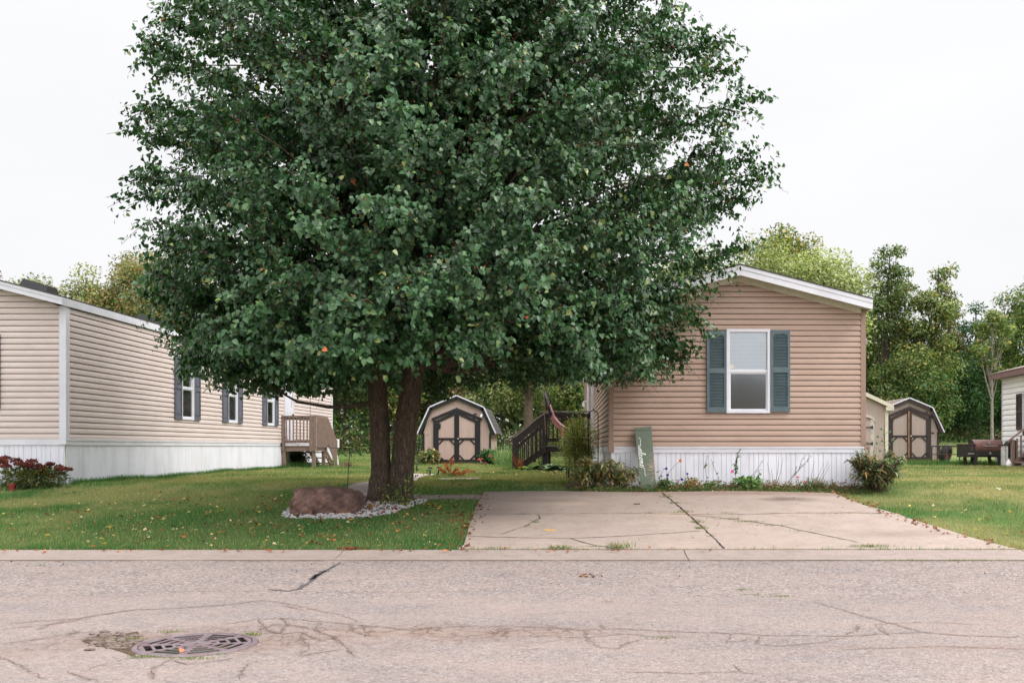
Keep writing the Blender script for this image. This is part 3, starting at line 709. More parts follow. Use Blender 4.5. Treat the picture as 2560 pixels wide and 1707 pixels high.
for wd_, pl in [(.035, [(1655, 1234), (1690, 1262), (1720, 1290), (1760, 1326), (1812, 1378)]),
                (.02, [(1150 + 38, 1288), (1400, 1288), (1720, 1289), (2000, 1286), (2240, 1287)]),
                (.028, [(1720, 1290), (1830, 1302), (1950, 1318), (2060, 1342), (2150, 1362)]),
                (.022, [(1170, 1345), (1300, 1348), (1425, 1350), (1540, 1345), (1660, 1338), (1755, 1331)]),
                (.026, [(1425, 1350), (1480, 1366), (1540, 1378)]), (.018, [(1250, 1340), (1310, 1320), (1350, 1300), (1345, 1290)]),
                ]:
    ribbon(dk, [gxy(*p) for p in pl], wd_ * .8, .01, .08, zfd)
part('crack', dk, 'crackdark', drive)
se = MB()
for a_, b_ in ((-7.5, -5.2), (-4.4, -2.9), (-2.8, -.2), (-.1, 1.5), (1.6, 4.8), (5.1, 6.3)): ribbon(se, [(a_, 11.862), (b_, 11.862)], .022, .004, .12)
part('seam', se, 'crackdark', road)

# ---- storm drain grate
dg = thing('drain_grate', 'round iron storm drain grate sunk in the cracked road', 'drain cover', DR)
holes = []
for s in range(8):
    a0 = s * PI / 4 + PI / 8 + .12
    for r, half in ((.305, .10), (.24, .075), (.175, .048), (.115, .022)):
        n = Vector((math.cos(a0), math.sin(a0))); t = Vector((-n.y, n.x)); hw = (.019 + .008 * abs(n.y)) if r > .12 else .017
        holes.append([tuple(n * (r + e) + t * f) for e, f in ((-hw, -half), (-hw, half), (hw, half), (hw, -half))])
holes.append([(math.cos(t) * .018, math.sin(t) * .018) for t in np.linspace(0, 2 * PI, 9)[:-1]])
oc = [(math.cos(t) * .362, math.sin(t) * .362) for t in np.linspace(0, 2 * PI, 49)[:-1]]
ring_fill('grate', oc, holes, .008, 'iron', .006, dg)
mb = MB(); mb.lathe([(.368, -.3), (.368, .004), (.372, .012), (.395, .012), (.408, .002), (.408, -.3)], n=48)
mb.f = mb.f[:-2]; n48 = len(mb.v); mb.f += [(5 * 48 + k, 5 * 48 + (k + 1) % 48, (k + 1) % 48, k) for k in range(48)]
part('frame', mb, 'iron', dg)
mb = MB(); mb.lathe([(.366, -.04), (.366, -.8)], n=32); mb.f = mb.f[:-2] + [mb.f[-1]]
part('pit', mb, 'dark', dg)
# broken asphalt beside the grate
ph = MB(); c0 = R(300, 1608); rnd = random.Random(4)
for i in range(150):
    u = rnd.uniform(215, 350); v = 1600 + (350 - u) * -.06 + rnd.gauss(6, 9); p = R(u, v); s = rnd.uniform(.008, .03)
    if (p - DR).length < .43: continue
    ph.blob((p.x, p.y, s * .15), (s * 1.3, s, s * .5), i, .3, 1)
part('rubble', ph, 'rubble', road)
pt = MB()
sp = [R(u, v) for u, v in [(205, 1603), (235, 1592), (290, 1588), (345, 1578), (352, 1600), (345, 1625), (335, 1640), (290, 1625), (240, 1612)]]
pt.add([(p.x, p.y, .004) for p in sp], [tuple(range(len(sp)))]); part('pothole_dirt', pt, 'soil', road)

# ================================================================== GRASS
BLOCK = []      # polygons with no grass
ROCKS_C = (-3.45, 15.55)
def clear(x, y):
    k = ~inpoly(x, y, DRIVE) & ~inpoly(x, y, PATH) & ~inpoly(x, y, BED)
    for pl in BLOCK: k &= ~inpoly(x, y, pl)
    return k
BLOCK.append([(-9.18, 18), (-9.0, 37.2), (-14, 37.2), (-14, 18)]); BLOCK.append([(.66, 17.8), (5.25, 17.8), (5.1, 37.9), (.5, 37.9)])
gravel = []
for uv in [(704, 1288), (712, 1277), (730, 1270), (760, 1262), (820, 1250), (880, 1243), (905, 1236), (930, 1234), (985, 1233), (1040, 1242), (1070, 1254), (1052, 1264), (1012, 1273), (985, 1284), (930, 1293), (870, 1299), (800, 1299), (745, 1297), (712, 1294)]: gravel.append(gxy(*uv))
BLOCK.append(gravel)
def blades(n, x0, x1, y0, y1, L, W, lean=.6):
    x = RNG.uniform(x0, x1, n); y = RNG.uniform(y0, y1, n)
    inview = (np.abs(x) < 1e9) & (x / y > -1500 / F) & (x / y < 1190 / F)
    k = clear(x, y) & inview
    x, y = x[k], y[k]; n = len(x); z = H(x, y)
    tuft = pnoise(x, y, 6, 9)
    Lh = L * (.55 + .9 * tuft) * RNG.uniform(.6, 1.2, n); a = RNG.uniform(0, 2 * PI, n); ln = RNG.uniform(.1, lean, n)
    c = turfcol(x, y) * (1 + RNG.normal(0, .22, (n, 1))); st = RNG.random(n) < .12
    c[st] = np.array(S(172, 160, 108)[:3]) * RNG.uniform(.6, 1.1, (st.sum(), 1)); c = np.clip(c * 1.15, .01, 1)
    tip = np.stack([x + np.cos(a) * ln * Lh, y + np.sin(a) * ln * Lh, z + Lh], 1)
    b = RNG.uniform(0, PI, n); dx = np.cos(b) * W / 2; dy = np.sin(b) * W / 2 * .4
    V = np.stack([np.stack([x - dx, y - dy, z - .004], 1), np.stack([x + dx, y + dy, z - .004], 1), tip], 1).reshape(-1, 3)
    return V, np.repeat(c, 3, 0)
Vs, Cs = [], []
for args in [(150000, -9.5, -1.3, 12.44, 17.4, .05, .007), (60000, 3.0, 9.8, 12.44, 17.9, .05, .007), (16000, -9.0, 9.2, 12.40, 12.62, .06, .008),
             (70000, -11, 1.0, 17.2, 22, .05, .011), (50000, 5.2, 12, 17.6, 24, .05, .012), (70000, -11, 1.0, 22, 34, .055, .017), (60000, 5, 17, 24, 40, .06, .02), (30000, -10, 2, 34, 44, .07, .025)]:
    v, c = blades(*args); Vs.append(v); Cs.append(c)
# taller unmown fringes at wall feet and kerb
def fringe(p, q, n, L, W, spread=.06):
    t = RNG.random(n); x = p[0] + (q[0] - p[0]) * t + RNG.normal(0, spread, n); y = p[1] + (q[1] - p[1]) * t + RNG.normal(0, spread, n); z = H(x, y)
    a = RNG.uniform(0, 2 * PI, n); Lh = L * RNG.uniform(.4, 1.2, n); c = np.clip((DEEP * .5 + GREEN * .5) * (1 + RNG.normal(0, .25, (n, 1))), .01, 1)
    tip = np.stack([x + np.cos(a) * .4 * Lh, y + np.sin(a) * .4 * Lh, z + Lh], 1); b = RNG.uniform(0, PI, n); dx = np.cos(b) * W / 2
    Vs.append(np.stack([np.stack([x - dx, y, z - .004], 1), np.stack([x + dx, y, z - .004], 1), tip], 1).reshape(-1, 3)); Cs.append(np.repeat(c, 3, 0))
fringe((-9.1, 18.1), (-9.0, 31), 9000, .12, .014); fringe((-13, 17.9), (-9.2, 17.9), 3000, .09, .01); fringe((-9, 31), (-8.2, 31.6), 800, .2, .016, .2)
fringe((.0, 17.3), (5.3, 17.3), 5000, .08, .008, .06); fringe((5.3, 17.3), (5.4, 24), 3500, .1, .01)
fringe((10.6, 34.6), (15.5, 34.4), 3500, .22, .02, .3); fringe((8.6, 30), (9.8, 30), 900, .12, .016); fringe((-6.6, 36.0), (-3.3, 36.0), 1500, .12, .02)
fringe((-1.9, 28.4), (.5, 28.3), 1500, .14, .016, .1)
V = np.concatenate(Vs); n = len(V) // 3
grass = npmesh('grass', V, [np.arange(n * 3).reshape(n, 3)], 'blade', col=np.concatenate(Cs)); tag(grass, 'mown green lawn grass with dry straw patches', 'grass', kind='stuff')
# tufts growing out of the paving seams
tf = Leaves()
def tuft(p, n, r, L, W=.006, pal=((108, 128, 60), (150, 140, 84), (84, 108, 52))):
    q = np.array([p.x, p.y, p.z])[None] + np.concatenate([RNG.normal(0, 1, (n, 2)) * np.array(r), np.zeros((n, 1))], 1)
    d = np.concatenate([RNG.normal(0, .55, (n, 2)), np.ones((n, 1))], 1)
    tf.diam(q, d, rdir(n), L * RNG.uniform(.5, 1.2, n), W, cols(n, pal), .4)
for (u, v, n, rx, L) in [(1665, 1246, 60, .05, .05), (1688, 1262, 50, .05, .05), (1712, 1284, 70, .06, .05), (1742, 1310, 80, .05, .06), (1752, 1326, 80, .05, .06), (1775, 1345, 20, .04, .03),
                         (1620, 1286, 60, .09, .03), (1690, 1286, 40, .08, .04), (1818, 1287, 60, .09, .03), (2075, 1287, 90, .18, .02), (2125, 1287, 70, .2, .02), (2190, 1287, 90, .2, .02), (1830, 1302, 60, .1, .04),
                         (1870, 1308, 90, .12, .04), (1930, 1318, 90, .14, .03), (2000, 1331, 60, .08, .03), (2085, 1348, 30, .1, .02), (2172, 1371, 160, .13, .06), (1548, 1378, 120, .08, .12), (1490, 1370, 90, .12, .02),
                         (1405, 1378, 150, .1, .07), (1350, 1380, 90, .2, .02), (1340, 1310, 40, .04, .04), (1320, 1318, 30, .03, .03), (1240, 1378, 40, .1, .05), (1300, 1288, 20, .1, .02)]:
    g = G(u, v); g.z += .02; tuft(g, n, (rx, .015), L)
for (u, v, n, rx, L) in [(1860, 1475, 60, .05, .02), (1885, 1487, 60, .06, .02), (1955, 1491, 70, .05, .02), (1520, 1504, 30, .04, .015), (1500, 1460, 20, .03, .01), (2260, 1402, 150, .2, .03), (2430, 1402, 170, .2, .03), (2520, 1403, 90, .2, .02), (2050, 1401, 80, .15, .02), (1885, 1405, 30, .1, .01),
                         (290, 1603, 60, .04, .02), (325, 1600, 60, .05, .02), (345, 1598, 80, .05, .02), (365, 1643, 140, .07, .02), (470, 1647, 140, .09, .02), (540, 1636, 50, .06, .015), (632, 1588, 90, .03, .03), (430, 1580, 60, .05, .02), (1658, 1596, 60, .05, .02), (245, 1602, 30, .03, .02), (655, 1400, 40, .05, .02), (620, 1403, 30, .05, .02), (100, 1414, 50, .05, .02)]:
    g = R(u, v); g.z = .002; tuft(g, n, (rx, .015), L, .005)
tag(tf.build('weeds', 'leafy'), 'small green and straw weeds sprouting from the paving cracks', 'weeds', kind='stuff')

# white stone chips round the tree
gm = MB(); rnd = random.Random(3); bxs = []
for i in range(4200):
    x = rnd.uniform(-5.2, -1.9); y = rnd.uniform(14.0, 17.4)
    if not bool(inpoly(np.array([x]), np.array([y]), gravel)[0]): continue
    s = rnd.uniform(.022, .042); bm_r = (s, s * rnd.uniform(.5, .9), s * rnd.uniform(.4, .7)); a = rnd.uniform(0, PI)
    z = h(x, y) + s * .25; M4 = Matrix.Translation((x, y, z)) @ Matrix.Rotation(a, 4, 'Z') @ Matrix.Rotation(rnd.uniform(-.5, .5), 4, 'X')
    vs_ = [Vector(p) for p in [(1, 0, 0), (.4, .8, .1), (-.6, .7, 0), (-1, -.1, .1), (-.3, -.9, 0), (.6, -.7, .05)]]
    gm.xf = M4; top = [Vector((p.x * .6, p.y * .6, 1)) for p in vs_]
    vv = [(p.x * bm_r[0], p.y * bm_r[1], -.3 * bm_r[2]) for p in vs_] + [(p.x * bm_r[0], p.y * bm_r[1], bm_r[2] * rnd.uniform(.7, 1.1)) for p in top]
    gm.add(vv, [tuple(range(6, 12))] + [(i_, (i_ + 1) % 6, 6 + (i_ + 1) % 6, 6 + i_) for i_ in range(6)])
tag(part('gravel', gm, 'marble'), 'white marble chips spread round the tree foot and boulder', 'gravel', kind='stuff')
gs = sheet('gravel_soil', gravel, 'soil', .006, .3, .03); tag(gs, kind='structure')

# fallen leaves: the scatter nobody could count, then a few that stand out
fl = Leaves()
def litter(n, xf, y0, y1, pal, w=None, s=(.035, .07), lift=.02, onpath=None):
    y = RNG.uniform(y0, y1, n); x = xf(y, n); ok = (x / y > -1500 / F) & (x / y < 1180 / F); x, y = x[ok], y[ok]; n = len(x)
    z = np.where(y < 11.87, .004, np.where(y < 12.46, .05, H(x, y))) + RNG.uniform(.3, 1, n) * lift
    a = RNG.uniform(0, 2 * PI, n); d = np.stack([np.cos(a), np.sin(a), RNG.normal(0, .25, n)], 1); nn = np.stack([RNG.normal(0, .35, n), RNG.normal(-.2, .35, n), np.ones(n)], 1)
    L = RNG.uniform(*s, n); fl.heart(np.stack([x, y, z], 1), d, nn, L, L * .8, cols(n, pal, w), .1, .3)
PALF = ((200, 156, 76), (176, 104, 64), (132, 72, 50), (214, 190, 120), (100, 64, 48), (200, 176, 140))
litter(420, lambda y, n: RNG.uniform(-6.5, -1.3, n), 12.5, 16.8, PALF, (2, 3, 4, 2, 3, 2), lift=.045)
litter(110, lambda y, n: RNG.uniform(-9.0, -6.0, n), 12.5, 17.5, PALF, lift=.04)
litter(150, lambda y, n: RNG.normal(-3.4, .8, n), 14.8, 16.4, ((190, 90, 40), (140, 70, 46), (220, 150, 60), (104, 62, 44)), lift=.06)
litter(90, lambda y, n: RNG.uniform(-4, .5, n), 17.2, 26, PALF, s=(.05, .08), lift=.05)
litter(80, lambda y, n: np.interp(y, [12.4, 17.2], [-1.42, -1.55]) + RNG.normal(0, .09, n), 12.4, 16.8, ((150, 74, 52), (130, 66, 48), (104, 62, 48)), lift=.05)
litter(110, lambda y, n: np.interp(y, [12.5, 13.6, 15, 17.2], [5.5, 4.95, 4.75, 4.52]) + RNG.normal(.05, .1, n), 12.5, 17.3, ((140, 84, 60), (120, 72, 54), (160, 104, 74)), lift=.05)
litter(300, lambda y, n: RNG.uniform(.0, 5.3, n), 17.18, 17.4, ((150, 84, 56), (120, 72, 52), (176, 130, 96)), s=(.03, .06), lift=.03)
litter(70, lambda y, n: RNG.uniform(5, 8.5, n), 13, 18, PALF, lift=.05)
litter(130, lambda y, n: RNG.uniform(-1.3, 4.6, n), 12.5, 17.1, ((90, 66, 56), (120, 84, 66), (170, 100, 70)), s=(.012, .03), lift=.03)
litter(90, lambda y, n: RNG.uniform(-8.5, 2, n), 12.3, 12.5, ((170, 90, 56), (196, 120, 70), (120, 70, 52)), s=(.03, .055), lift=.03)
litter(60, lambda y, n: RNG.uniform(-8, 6, n), 10.2, 11.85, ((120, 84, 66), (80, 66, 60), (170, 110, 80)), s=(.012, .03), lift=.006)
litter(330, lambda y, n: RNG.uniform(-9.0, -1.6, n), 12.6, 17.0, ((226, 220, 206), (206, 204, 180), (214, 196, 170)), s=(.012, .026), lift=.05)
tag(fl.build('leaf_litter', 'leafy'), 'yellow, orange and brown fallen leaves scattered over lawn and paving', 'fallen leaves', kind='stuff')
def clump(u, v, n, r, pal, label, road_=False, s=(.04, .07)):
    g = R(u, v) if road_ else G(u, v)
    if 12.4 < g.y < 12.5: g.z = .07
    L_ = Leaves(); q = np.concatenate([RNG.normal(0, 1, (n, 2)) * np.array(r), RNG.uniform(.004, .025, (n, 1))], 1)
    a = RNG.uniform(0, 2 * PI, n); d = np.stack([np.cos(a), np.sin(a), RNG.normal(0, .3, n)], 1); L = RNG.uniform(*s, n)
    L_.heart(q, d, np.stack([RNG.normal(0, .4, n), RNG.normal(0, .4, n), np.ones(n)], 1), L, L * .75, cols(n, pal), .1, .3)
    o = L_.build('dead_leaf' if n == 1 else 'leaf_clump', 'leafy', loc=g); tag(o, label, 'leaf' if n == 1 else 'leaves', kind=None if n == 1 else 'stuff')
clump(450, 1632, 1, (.0, .0), ((206, 130, 96),), 'single curled orange leaf lying on the front rim of the drain grate', True, (.06, .065))
clump(880, 1386, 16, (.09, .012), ((150, 70, 44), (112, 56, 40)), 'brown leaf heap on the kerb edge below the white stone chips')
clump(1107, 1390, 12, (.06, .012), ((146, 78, 50), (112, 62, 44)), 'small brown leaf heap on the kerb near the corner of the driveway', True)
clump(1460, 1441, 14, (.045, .03), ((112, 62, 46), (150, 100, 60)), 'dark clump of dead leaves on the asphalt before the driveway', True, (.03, .05))
clump(1485, 1444, 6, (.03, .01), ((96, 58, 44),), 'smallest leaf scrap on the asphalt right of the dark leaf clump', True, (.025, .04))
st = MB(); g = G(1375, 1330); st.beam((-.085, 0, .03), (.085, .02, .03), .014, .012)
tag(part('yellow_stick', st, 'straw', loc=g), 'short yellow stick lying on the driveway slab', 'stick')
st = MB(); g = G(1592, 1264); st.beam((-.05, 0, .03), (.05, .0, .03), .012, .012)
tag(part('dark_twig', st, 'crackdark', loc=g), 'short dark twig on the driveway below the welcome board', 'twig')
# ================================================================== BUILDINGS
RX90 = Matrix.Rotation(PI / 2, 4, 'Z'); RXm90 = Matrix.Rotation(-PI / 2, 4, 'Z')
def siding(mb, z0, z1, pitch, fn, lip=.018):
    """lap siding as real stepped boards; wall plane y=0, outside is -y. fn(z) -> [(a,b),...]"""
    n = max(1, round((z1 - z0) / pitch)); p = (z1 - z0) / n
    prof = [(-.03, 0), (lip, 0), (lip * .96, .5), (lip * .62, .56), (lip * .12, .85), (-.03, .86), (-.03, 1.0)]
    for k in range(n):
        zb = z0 + k * p
        A, B = fn(zb + p * .02), fn(zb + p * .98)
        if len(A) != len(B):
            C_ = fn(zb + p * .5); A = B = C_
        for (a0, a1), (b0, b1) in zip(A, B):
            if a1 - a0 < .01 and b1 - b0 < .01: continue
            rows = []
            for o, t in prof:
                rows.append([(a0 + (b0 - a0) * t, -o, zb + t * p), (a1 + (b1 - a1) * t, -o, zb + t * p)])
            vs = [q for r in rows for q in r]
            mb.add(vs, [(2 * i, 2 * i + 1, 2 * i + 3, 2 * i + 2) for i in range(len(prof) - 1)])
def holes_fn(x0f, x1f, ops):
    def fn(z):
        a, b = x0f(z), x1f(z); iv = [(a, b)]
        for (p, q, zb, zt) in ops:
            if zb < z < zt:
                nv = []
                for (s, e) in iv:
                    if q <= s or p >= e: nv.append((s, e)); continue
                    if p > s: nv.append((s, p))
                    if q < e: nv.append((q, e))
                iv = nv
        return iv
    return fn
def skirt(mb, x0, x1, z0f, z1):
    x = x0; pts = []
    k = 0
    while x < x1:
        pts += [(x, .0), (x + .006, .012), (x + .012, .0)]; x += (.086, .086, .086, .086, .15)[k % 5]; k += 1
    pts.append((x1, 0)); vs = []
    for (a, o) in pts: vs += [(a, o - .004, z0f(a)), (a, o - .004, z1)]
    mb.add(vs, [(2 * i, 2 * i + 1, 2 * i + 3, 2 * i + 2) for i in range(len(pts) - 1)])
def frame_mb(mb, x0, x1, z0, z1, t, y0, y1):
    mb.box(x0, x1, y0, y1, z0, z0 + t); mb.box(x0, x1, y0, y1, z1 - t, z1)
    mb.box(x0, x0 + t, y0, y1, z0 + t, z1 - t); mb.box(x1 - t, x1, y0, y1, z0 + t, z1 - t)
def window(root, xf, x0, x1, z0, z1, grid=False, blind='closed', trim='white'):
    zm = z0 + (z1 - z0) * .5
    mb = MB(xf); t = .05
    frame_mb(mb, x0, x1, z0, z1, t, -.045, .06); mb.box(x0 + t, x1 - t, -.03, .04, zm - .022, zm + .022)
    frame_mb(mb, x0 + t, x1 - t, z0 + t, zm - .022, .026, -.018, .02)
    frame_mb(mb, x0 + t, x1 - t, zm + .022, z1 - t, .012, -.008, .02)
    w_ = part('window', mb, trim, root)
    g = MB(xf); g.box(x0 + t, x1 - t, .008, .012, zm + .022, z1 - t); part('pane', g, 'glass', w_)
    g = MB(xf); g.box(x0 + t, x1 - t, .0, .004, z0 + t, zm - .022); part('pane', g, 'glass', w_)
    g = MB(xf); g.box(x0 + t + .026, x1 - t - .026, -.012, -.010, z0 + t + .026, zm - .048); part('screen', g, 'screen', w_)
    if grid:
        g = MB(xf); xm = (x0 + x1) / 2
        for (a, b) in ((z0 + t, zm - .02), (zm + .02, z1 - t)):
            g.box(xm - .008, xm + .008, .014, .022, a, b); g.box(x0 + t, x1 - t, .0145, .0215, (a + b) / 2 - .008, (a + b) / 2 + .008)
        part('muntin', g, trim, w_)
    b = MB(xf); z = z1 - t - .01
    b.box(x0 + t, x1 - t, .045, .075, z1 - t - .035, z1 - t)
    lo = z0 + t
    if blind == 'half': lo = zm + .1
    while z > lo + .03:
        z -= .024; tl = .010 if blind == 'closed' else .004
        b.add([(x0 + t + .004, .052, z - tl), (x1 - t - .004, .052, z - tl), (x1 - t - .004, .070, z + tl), (x0 + t + .004, .070, z + tl)], [(0, 1, 2, 3)])
    for q in (.25, .75):
        xx = x0 + (x1 - x0) * q; b.box(xx - .002, xx + .002, .048, .05, lo, z1 - t)
    part('blind', b, 'blind', w_)
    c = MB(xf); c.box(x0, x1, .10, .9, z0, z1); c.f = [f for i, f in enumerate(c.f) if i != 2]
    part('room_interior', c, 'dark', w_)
    return w_
def shutter(root, xf, x0, x1, z0, z1, mat, style='louver'):
    mb = MB(xf); t = .045; zm = z0 + (z1 - z0) * .51; y0, y1 = -.056, -.0205
    mb.box(x0, x0 + t, y0, y1, z0, z1); mb.box(x1 - t, x1, y0, y1, z0, z1)
    mb.box(x0 + t, x1 - t, y0, y1, z0, z0 + .09); mb.box(x0 + t, x1 - t, y0, y1, zm - .045, zm + .045); mb.box(x0 + t, x1 - t, y0, y1, z1 - .07, z1)
    mb.box(x0 + t, x1 - t, y0 + (.032 if style == 'louver' else .02), y1 - .0005, z0 + .09, z1 - .07)
    if style == 'louver':
        # arched head
        n = 8; xa, xb = x0 + t, x1 - t; arc = [(xa + (xb - xa) * i / n, z1 - .07 - .03 * (1 - math.sin(PI * i / n))) for i in range(n + 1)]
        mb.ext([(xb, y0 + .004, z1 - .07), (xa, y0 + .004, z1 - .07)] + [(a, y0 + .004, b) for a, b in arc], (0, .03, 0))
        for (a, b) in ((z0 + .095, zm - .05), (zm + .05, z1 - .09)):
            z = a
            while z < b - .012:
                mb.add([(x0 + t, y0 + .004, z), (x1 - t, y0 + .004, z), (x1 - t, y0 + .020, z + .016), (x0 + t, y0 + .020, z + .016),
                        (x0 + t, y0 + .01, z - .002), (x1 - t, y0 + .01, z - .002)], [(0, 1, 2, 3), (4, 5, 1, 0)])
                z += .0265
    else:
        for (a, b) in ((z0 + .09, zm - .045), (zm + .045, z1 - .07)):
            mb.box(x0 + t + .03, x1 - t - .03, y0 + .008, y1 - .006, a + .03, b - .03)
    o = part('shutter', mb, mat, root); return o
def gable_roof(root, W, L, zp, ze, fy, oy, ox, fasc, mat_roof='shingle', mat_f='white', back=.2):
    """local frame: x 0..W across, y 0..L deep; ze/zp tops of fascia at eave / peak"""
    xc = W / 2; y0, y1 = -oy, L + back; xl, xr = -ox, W + ox
    mb = MB()
    for a, b in ((xl, xc), (xc, xr)):
        za, zb = (ze, zp) if a == xl else (zp, ze)
        mb.add([(a, y0 - .02, za + .004), (b, y0 - .02, zb + .004), (b, y1, zb + .004), (a, y1, za + .004), (a, y0 - .02, za + .022), (b, y0 - .02, zb + .022), (b, y1, zb + .022), (a, y1, za + .022)],
               [(0, 1, 2, 3), (7, 6, 5, 4), (0, 4, 5, 1), (1, 5, 6, 2), (2, 6, 7, 3), (3, 7, 4, 0)])
    r = part('roof', mb, mat_roof, root)
    f = MB()
    for yy in (y0, y1 - .02):
        f.ext([(xl, yy, ze), (xc, yy, zp), (xc, yy, zp - fasc), (xl, yy, ze - fasc)], (0, .02, 0)); f.ext([(xc, yy, zp), (xr, yy, ze), (xr, yy, ze - fasc), (xc, yy, zp - fasc)], (0, .02, 0))
        if yy == y0:   # drip strip standing proud on the upper edge
            f.ext([(xl, yy, ze), (xc, yy, zp), (xc, yy, zp - fasc * .38), (xl, yy, ze - fasc * .38)], (0, -.009, 0)); f.ext([(xc, yy, zp), (xr, yy, ze), (xr, yy, ze - fasc * .38), (xc, yy, zp - fasc * .38)], (0, -.009, 0))
    for x in (xl, xr - .02):
        f.box(x, x + .02, y0 + .021, y1 - .021, ze - fasc, ze - .002)
    part('fascia', f, mat_f, r)
    # soffit: ribbed panels under the rake overhang
    s = MB(); n = int((xr - xl) / .10)
    for i in range(n):
        a = xl + .022 + (xr - xl - .044) * i / n; b = a + (xr - xl - .044) / n * .93
        za = (ze if True else 0) + (zp - ze) * (1 - abs(a - xc) / (xc - xl)) - fasc + .02; zb = ze + (zp - ze) * (1 - abs(b - xc) / (xc - xl)) - fasc + .02
        s.add([(a, y0 + .021, za), (b, y0 + .021, zb), (b, .02, zb), (a, .02, za)], [(0, 1, 2, 3)])
    for i in (0, 1):
        a, b = (xl + .02, xc) if i == 0 else (xc, xr - .02); za, zb = (ze - fasc + .035, zp - fasc + .035) if i == 0 else (zp - fasc + .035, ze - fasc + .035)
        s.add([(a, y0 + .021, za), (b, y0 + .021, zb), (b, L + back - .03, zb), (a, L + back - .03, za)], [(0, 1, 2, 3)])
    part('soffit', s, 'cream' if mat_f == 'white' else mat_f, r)
    return r

# ------------------------------------------------------------------ the near mobile home (right)
RH = thing('mobile_home', 'tan sided mobile home with teal shuttered window, behind the driveway', 'house', (.665, 17.8, 0), .0104)
W, L = 4.57, 20.0
zs0, zb0 = 1.366, 1.257; slope = .2555; zpk = 4.556; zev = 3.958; xc = W / 2
def soff(x): return zpk - .176 + .02 - slope * abs(x - xc)
win = (2.10, 2.87, 1.962, 3.462)
xw0, xw1 = 2.09, 2.87
lo = lambda z: max(.06, xc - (zpk - .176 + .02 - z - .05) / slope); hi = lambda z: min(W - .06, xc + (zpk - .176 + .02 - z - .05) / slope)
mb = MB(); siding(mb, zs0, 4.34, .0978, holes_fn(lo, hi, [(xw0 + .03, xw1 - .03, 1.99, 3.43)]))
# right side wall and back wall
mR = MB(Matrix.Translation((W, 0, 0)) @ RX90); siding(mR, zs0, 3.80, .0978, holes_fn(lambda z: .06, lambda z: L - .06, []))
# left wall openings (local x runs from back to front)
def lx(y): return L - y          # distance behind the front -> local x on the left wall
LW = Matrix.Translation((0, L, 0)) @ RXm90
ops_l = [(lx(9.75), lx(9.05), 1.99, 3.43), (lx(14.2), lx(13.3), 1.40, 3.40)]
mL = MB(LW); siding(mL, zs0, 3.80, .0978, holes_fn(lambda z: .06, lambda z: L - .06, ops_l))
mBk = MB(Matrix.Translation((W, L, 0)) @ Matrix.Rotation(PI, 4, 'Z')); siding(mBk, zs0, 4.34, .0978, holes_fn(lo, hi, []))
for q in (mR, mL, mBk): mb.add(q.v, q.f)
part('wall', mb, 'siding_r', RH)
part('floor', MB().box(.05, W - .05, .05, L - .05, 1.20, 1.24), 'dark', RH)
mb = MB(); zf = lambda a: .60
skirt(mb, .02, W - .02, lambda a: .672, zb0 + .01)
m2 = MB(Matrix.Translation((W - .02, 0, 0)) @ RX90); skirt(m2, .02, L - .02, zf, zb0 + .01)
m3 = MB(Matrix.Translation((.02, L, 0)) @ RXm90); skirt(m3, .02, L - .02, zf, zb0 + .01)
mb.add(m2.v, m2.f); mb.add(m3.v, m3.f); mb.box(.01, W - .01, -.012, .02, .655, .69)
part('skirting', mb, 'skirt', RH)
mb = MB(); mb.box(.075, W - .0, -.020, .03, zb0, zs0 - .004); mb.box(.075, W - .0, -.032, -.018, zs0 - .03, zs0 - .006)
mb.box(-.015, .03, .04, L, zb0, zs0 - .004); mb.box(W - .03, W + .015, .04, L, zb0, zs0 - .004)
part('band_trim', mb, 'white', RH)
mb = MB(); mb.box(-.018, .07, -.022, .0, zb0 - .0, 3.80); mb.box(-.020, .0, .001, .07, zb0 + .0, 3.80)
part('corner_post', mb, 'trim_tan', RH)
mb = MB(); mb.box(W - .07, W + .02, -.022, .0, zs0 - .0, 3.80); mb.box(W, W + .022, .001, .07, zs0, 3.80)
part('corner_post', mb, 'trim_tan', RH)
mb = MB()
for s in (-1, 1):
    x1_ = 0.0 if s < 0 else W - 0.075 + .0
    xe = .07 if s < 0 else W - .07
    mb.ext([(xe, -.024, soff(xe)), (xc, -.024, soff(xc)), (xc, -.024, soff(xc) - .085), (xe, -.024, soff(xe) - .085)], (0, .02, 0))
part('frieze_board', mb, 'cream', RH)
gable_roof(RH, W, L, zpk, zev, 0, .30, .055, .176)
window(RH, Matrix.Identity(4), xw0, xw1, 1.962, 3.462)
shutter(RH, Matrix.Identity(4), xw0 - .355, xw0 - .003, 1.975, 3.43, 'shutter_teal'); shutter(RH, Matrix.Identity(4), xw1 + .005, xw1 + .352, 1.985, 3.445, 'shutter_teal')
window(RH, LW, lx(9.80), lx(9.0), 1.962, 3.462, True)
shutter(RH, LW, lx(8.99), lx(8.6), 1.975, 3.43, 'shutter_teal'); shutter(RH, LW, lx(10.20), lx(9.81), 1.975, 3.43, 'shutter_teal')
mb = MB(LW); frame_mb(mb, lx(14.3), lx(13.2), 1.37, 3.48, .08, -.05, .03); mb.box(lx(14.22), lx(13.28), -.02, .0, 1.45, 3.40)
d_ = part('door', mb, 'white', RH, 'white side door above the dark deck')
hb = MB(LW); hb.lathe([(.001, 0), (.03, .0), (.03, .03), (.001, .06)], (lx(13.4), -.08, 2.35), 10, 'y'); part('handle', hb, 'steel', d_)
mb = MB(LW); mb.box(lx(8.35), lx(8.25), -.10, -.016, 1.27, 3.80); part('downspout', mb, 'white', RH)
mb = MB(LW); mb.box(lx(15.2), lx(15.05), -.16, -.014, 2.84, 2.88); mb.lathe([(.03, 2.66), (.06, 2.72), (.06, 2.84)], (lx(15.12), -.12, 0), 10); part('porch_light', mb, 'camwhite', RH)
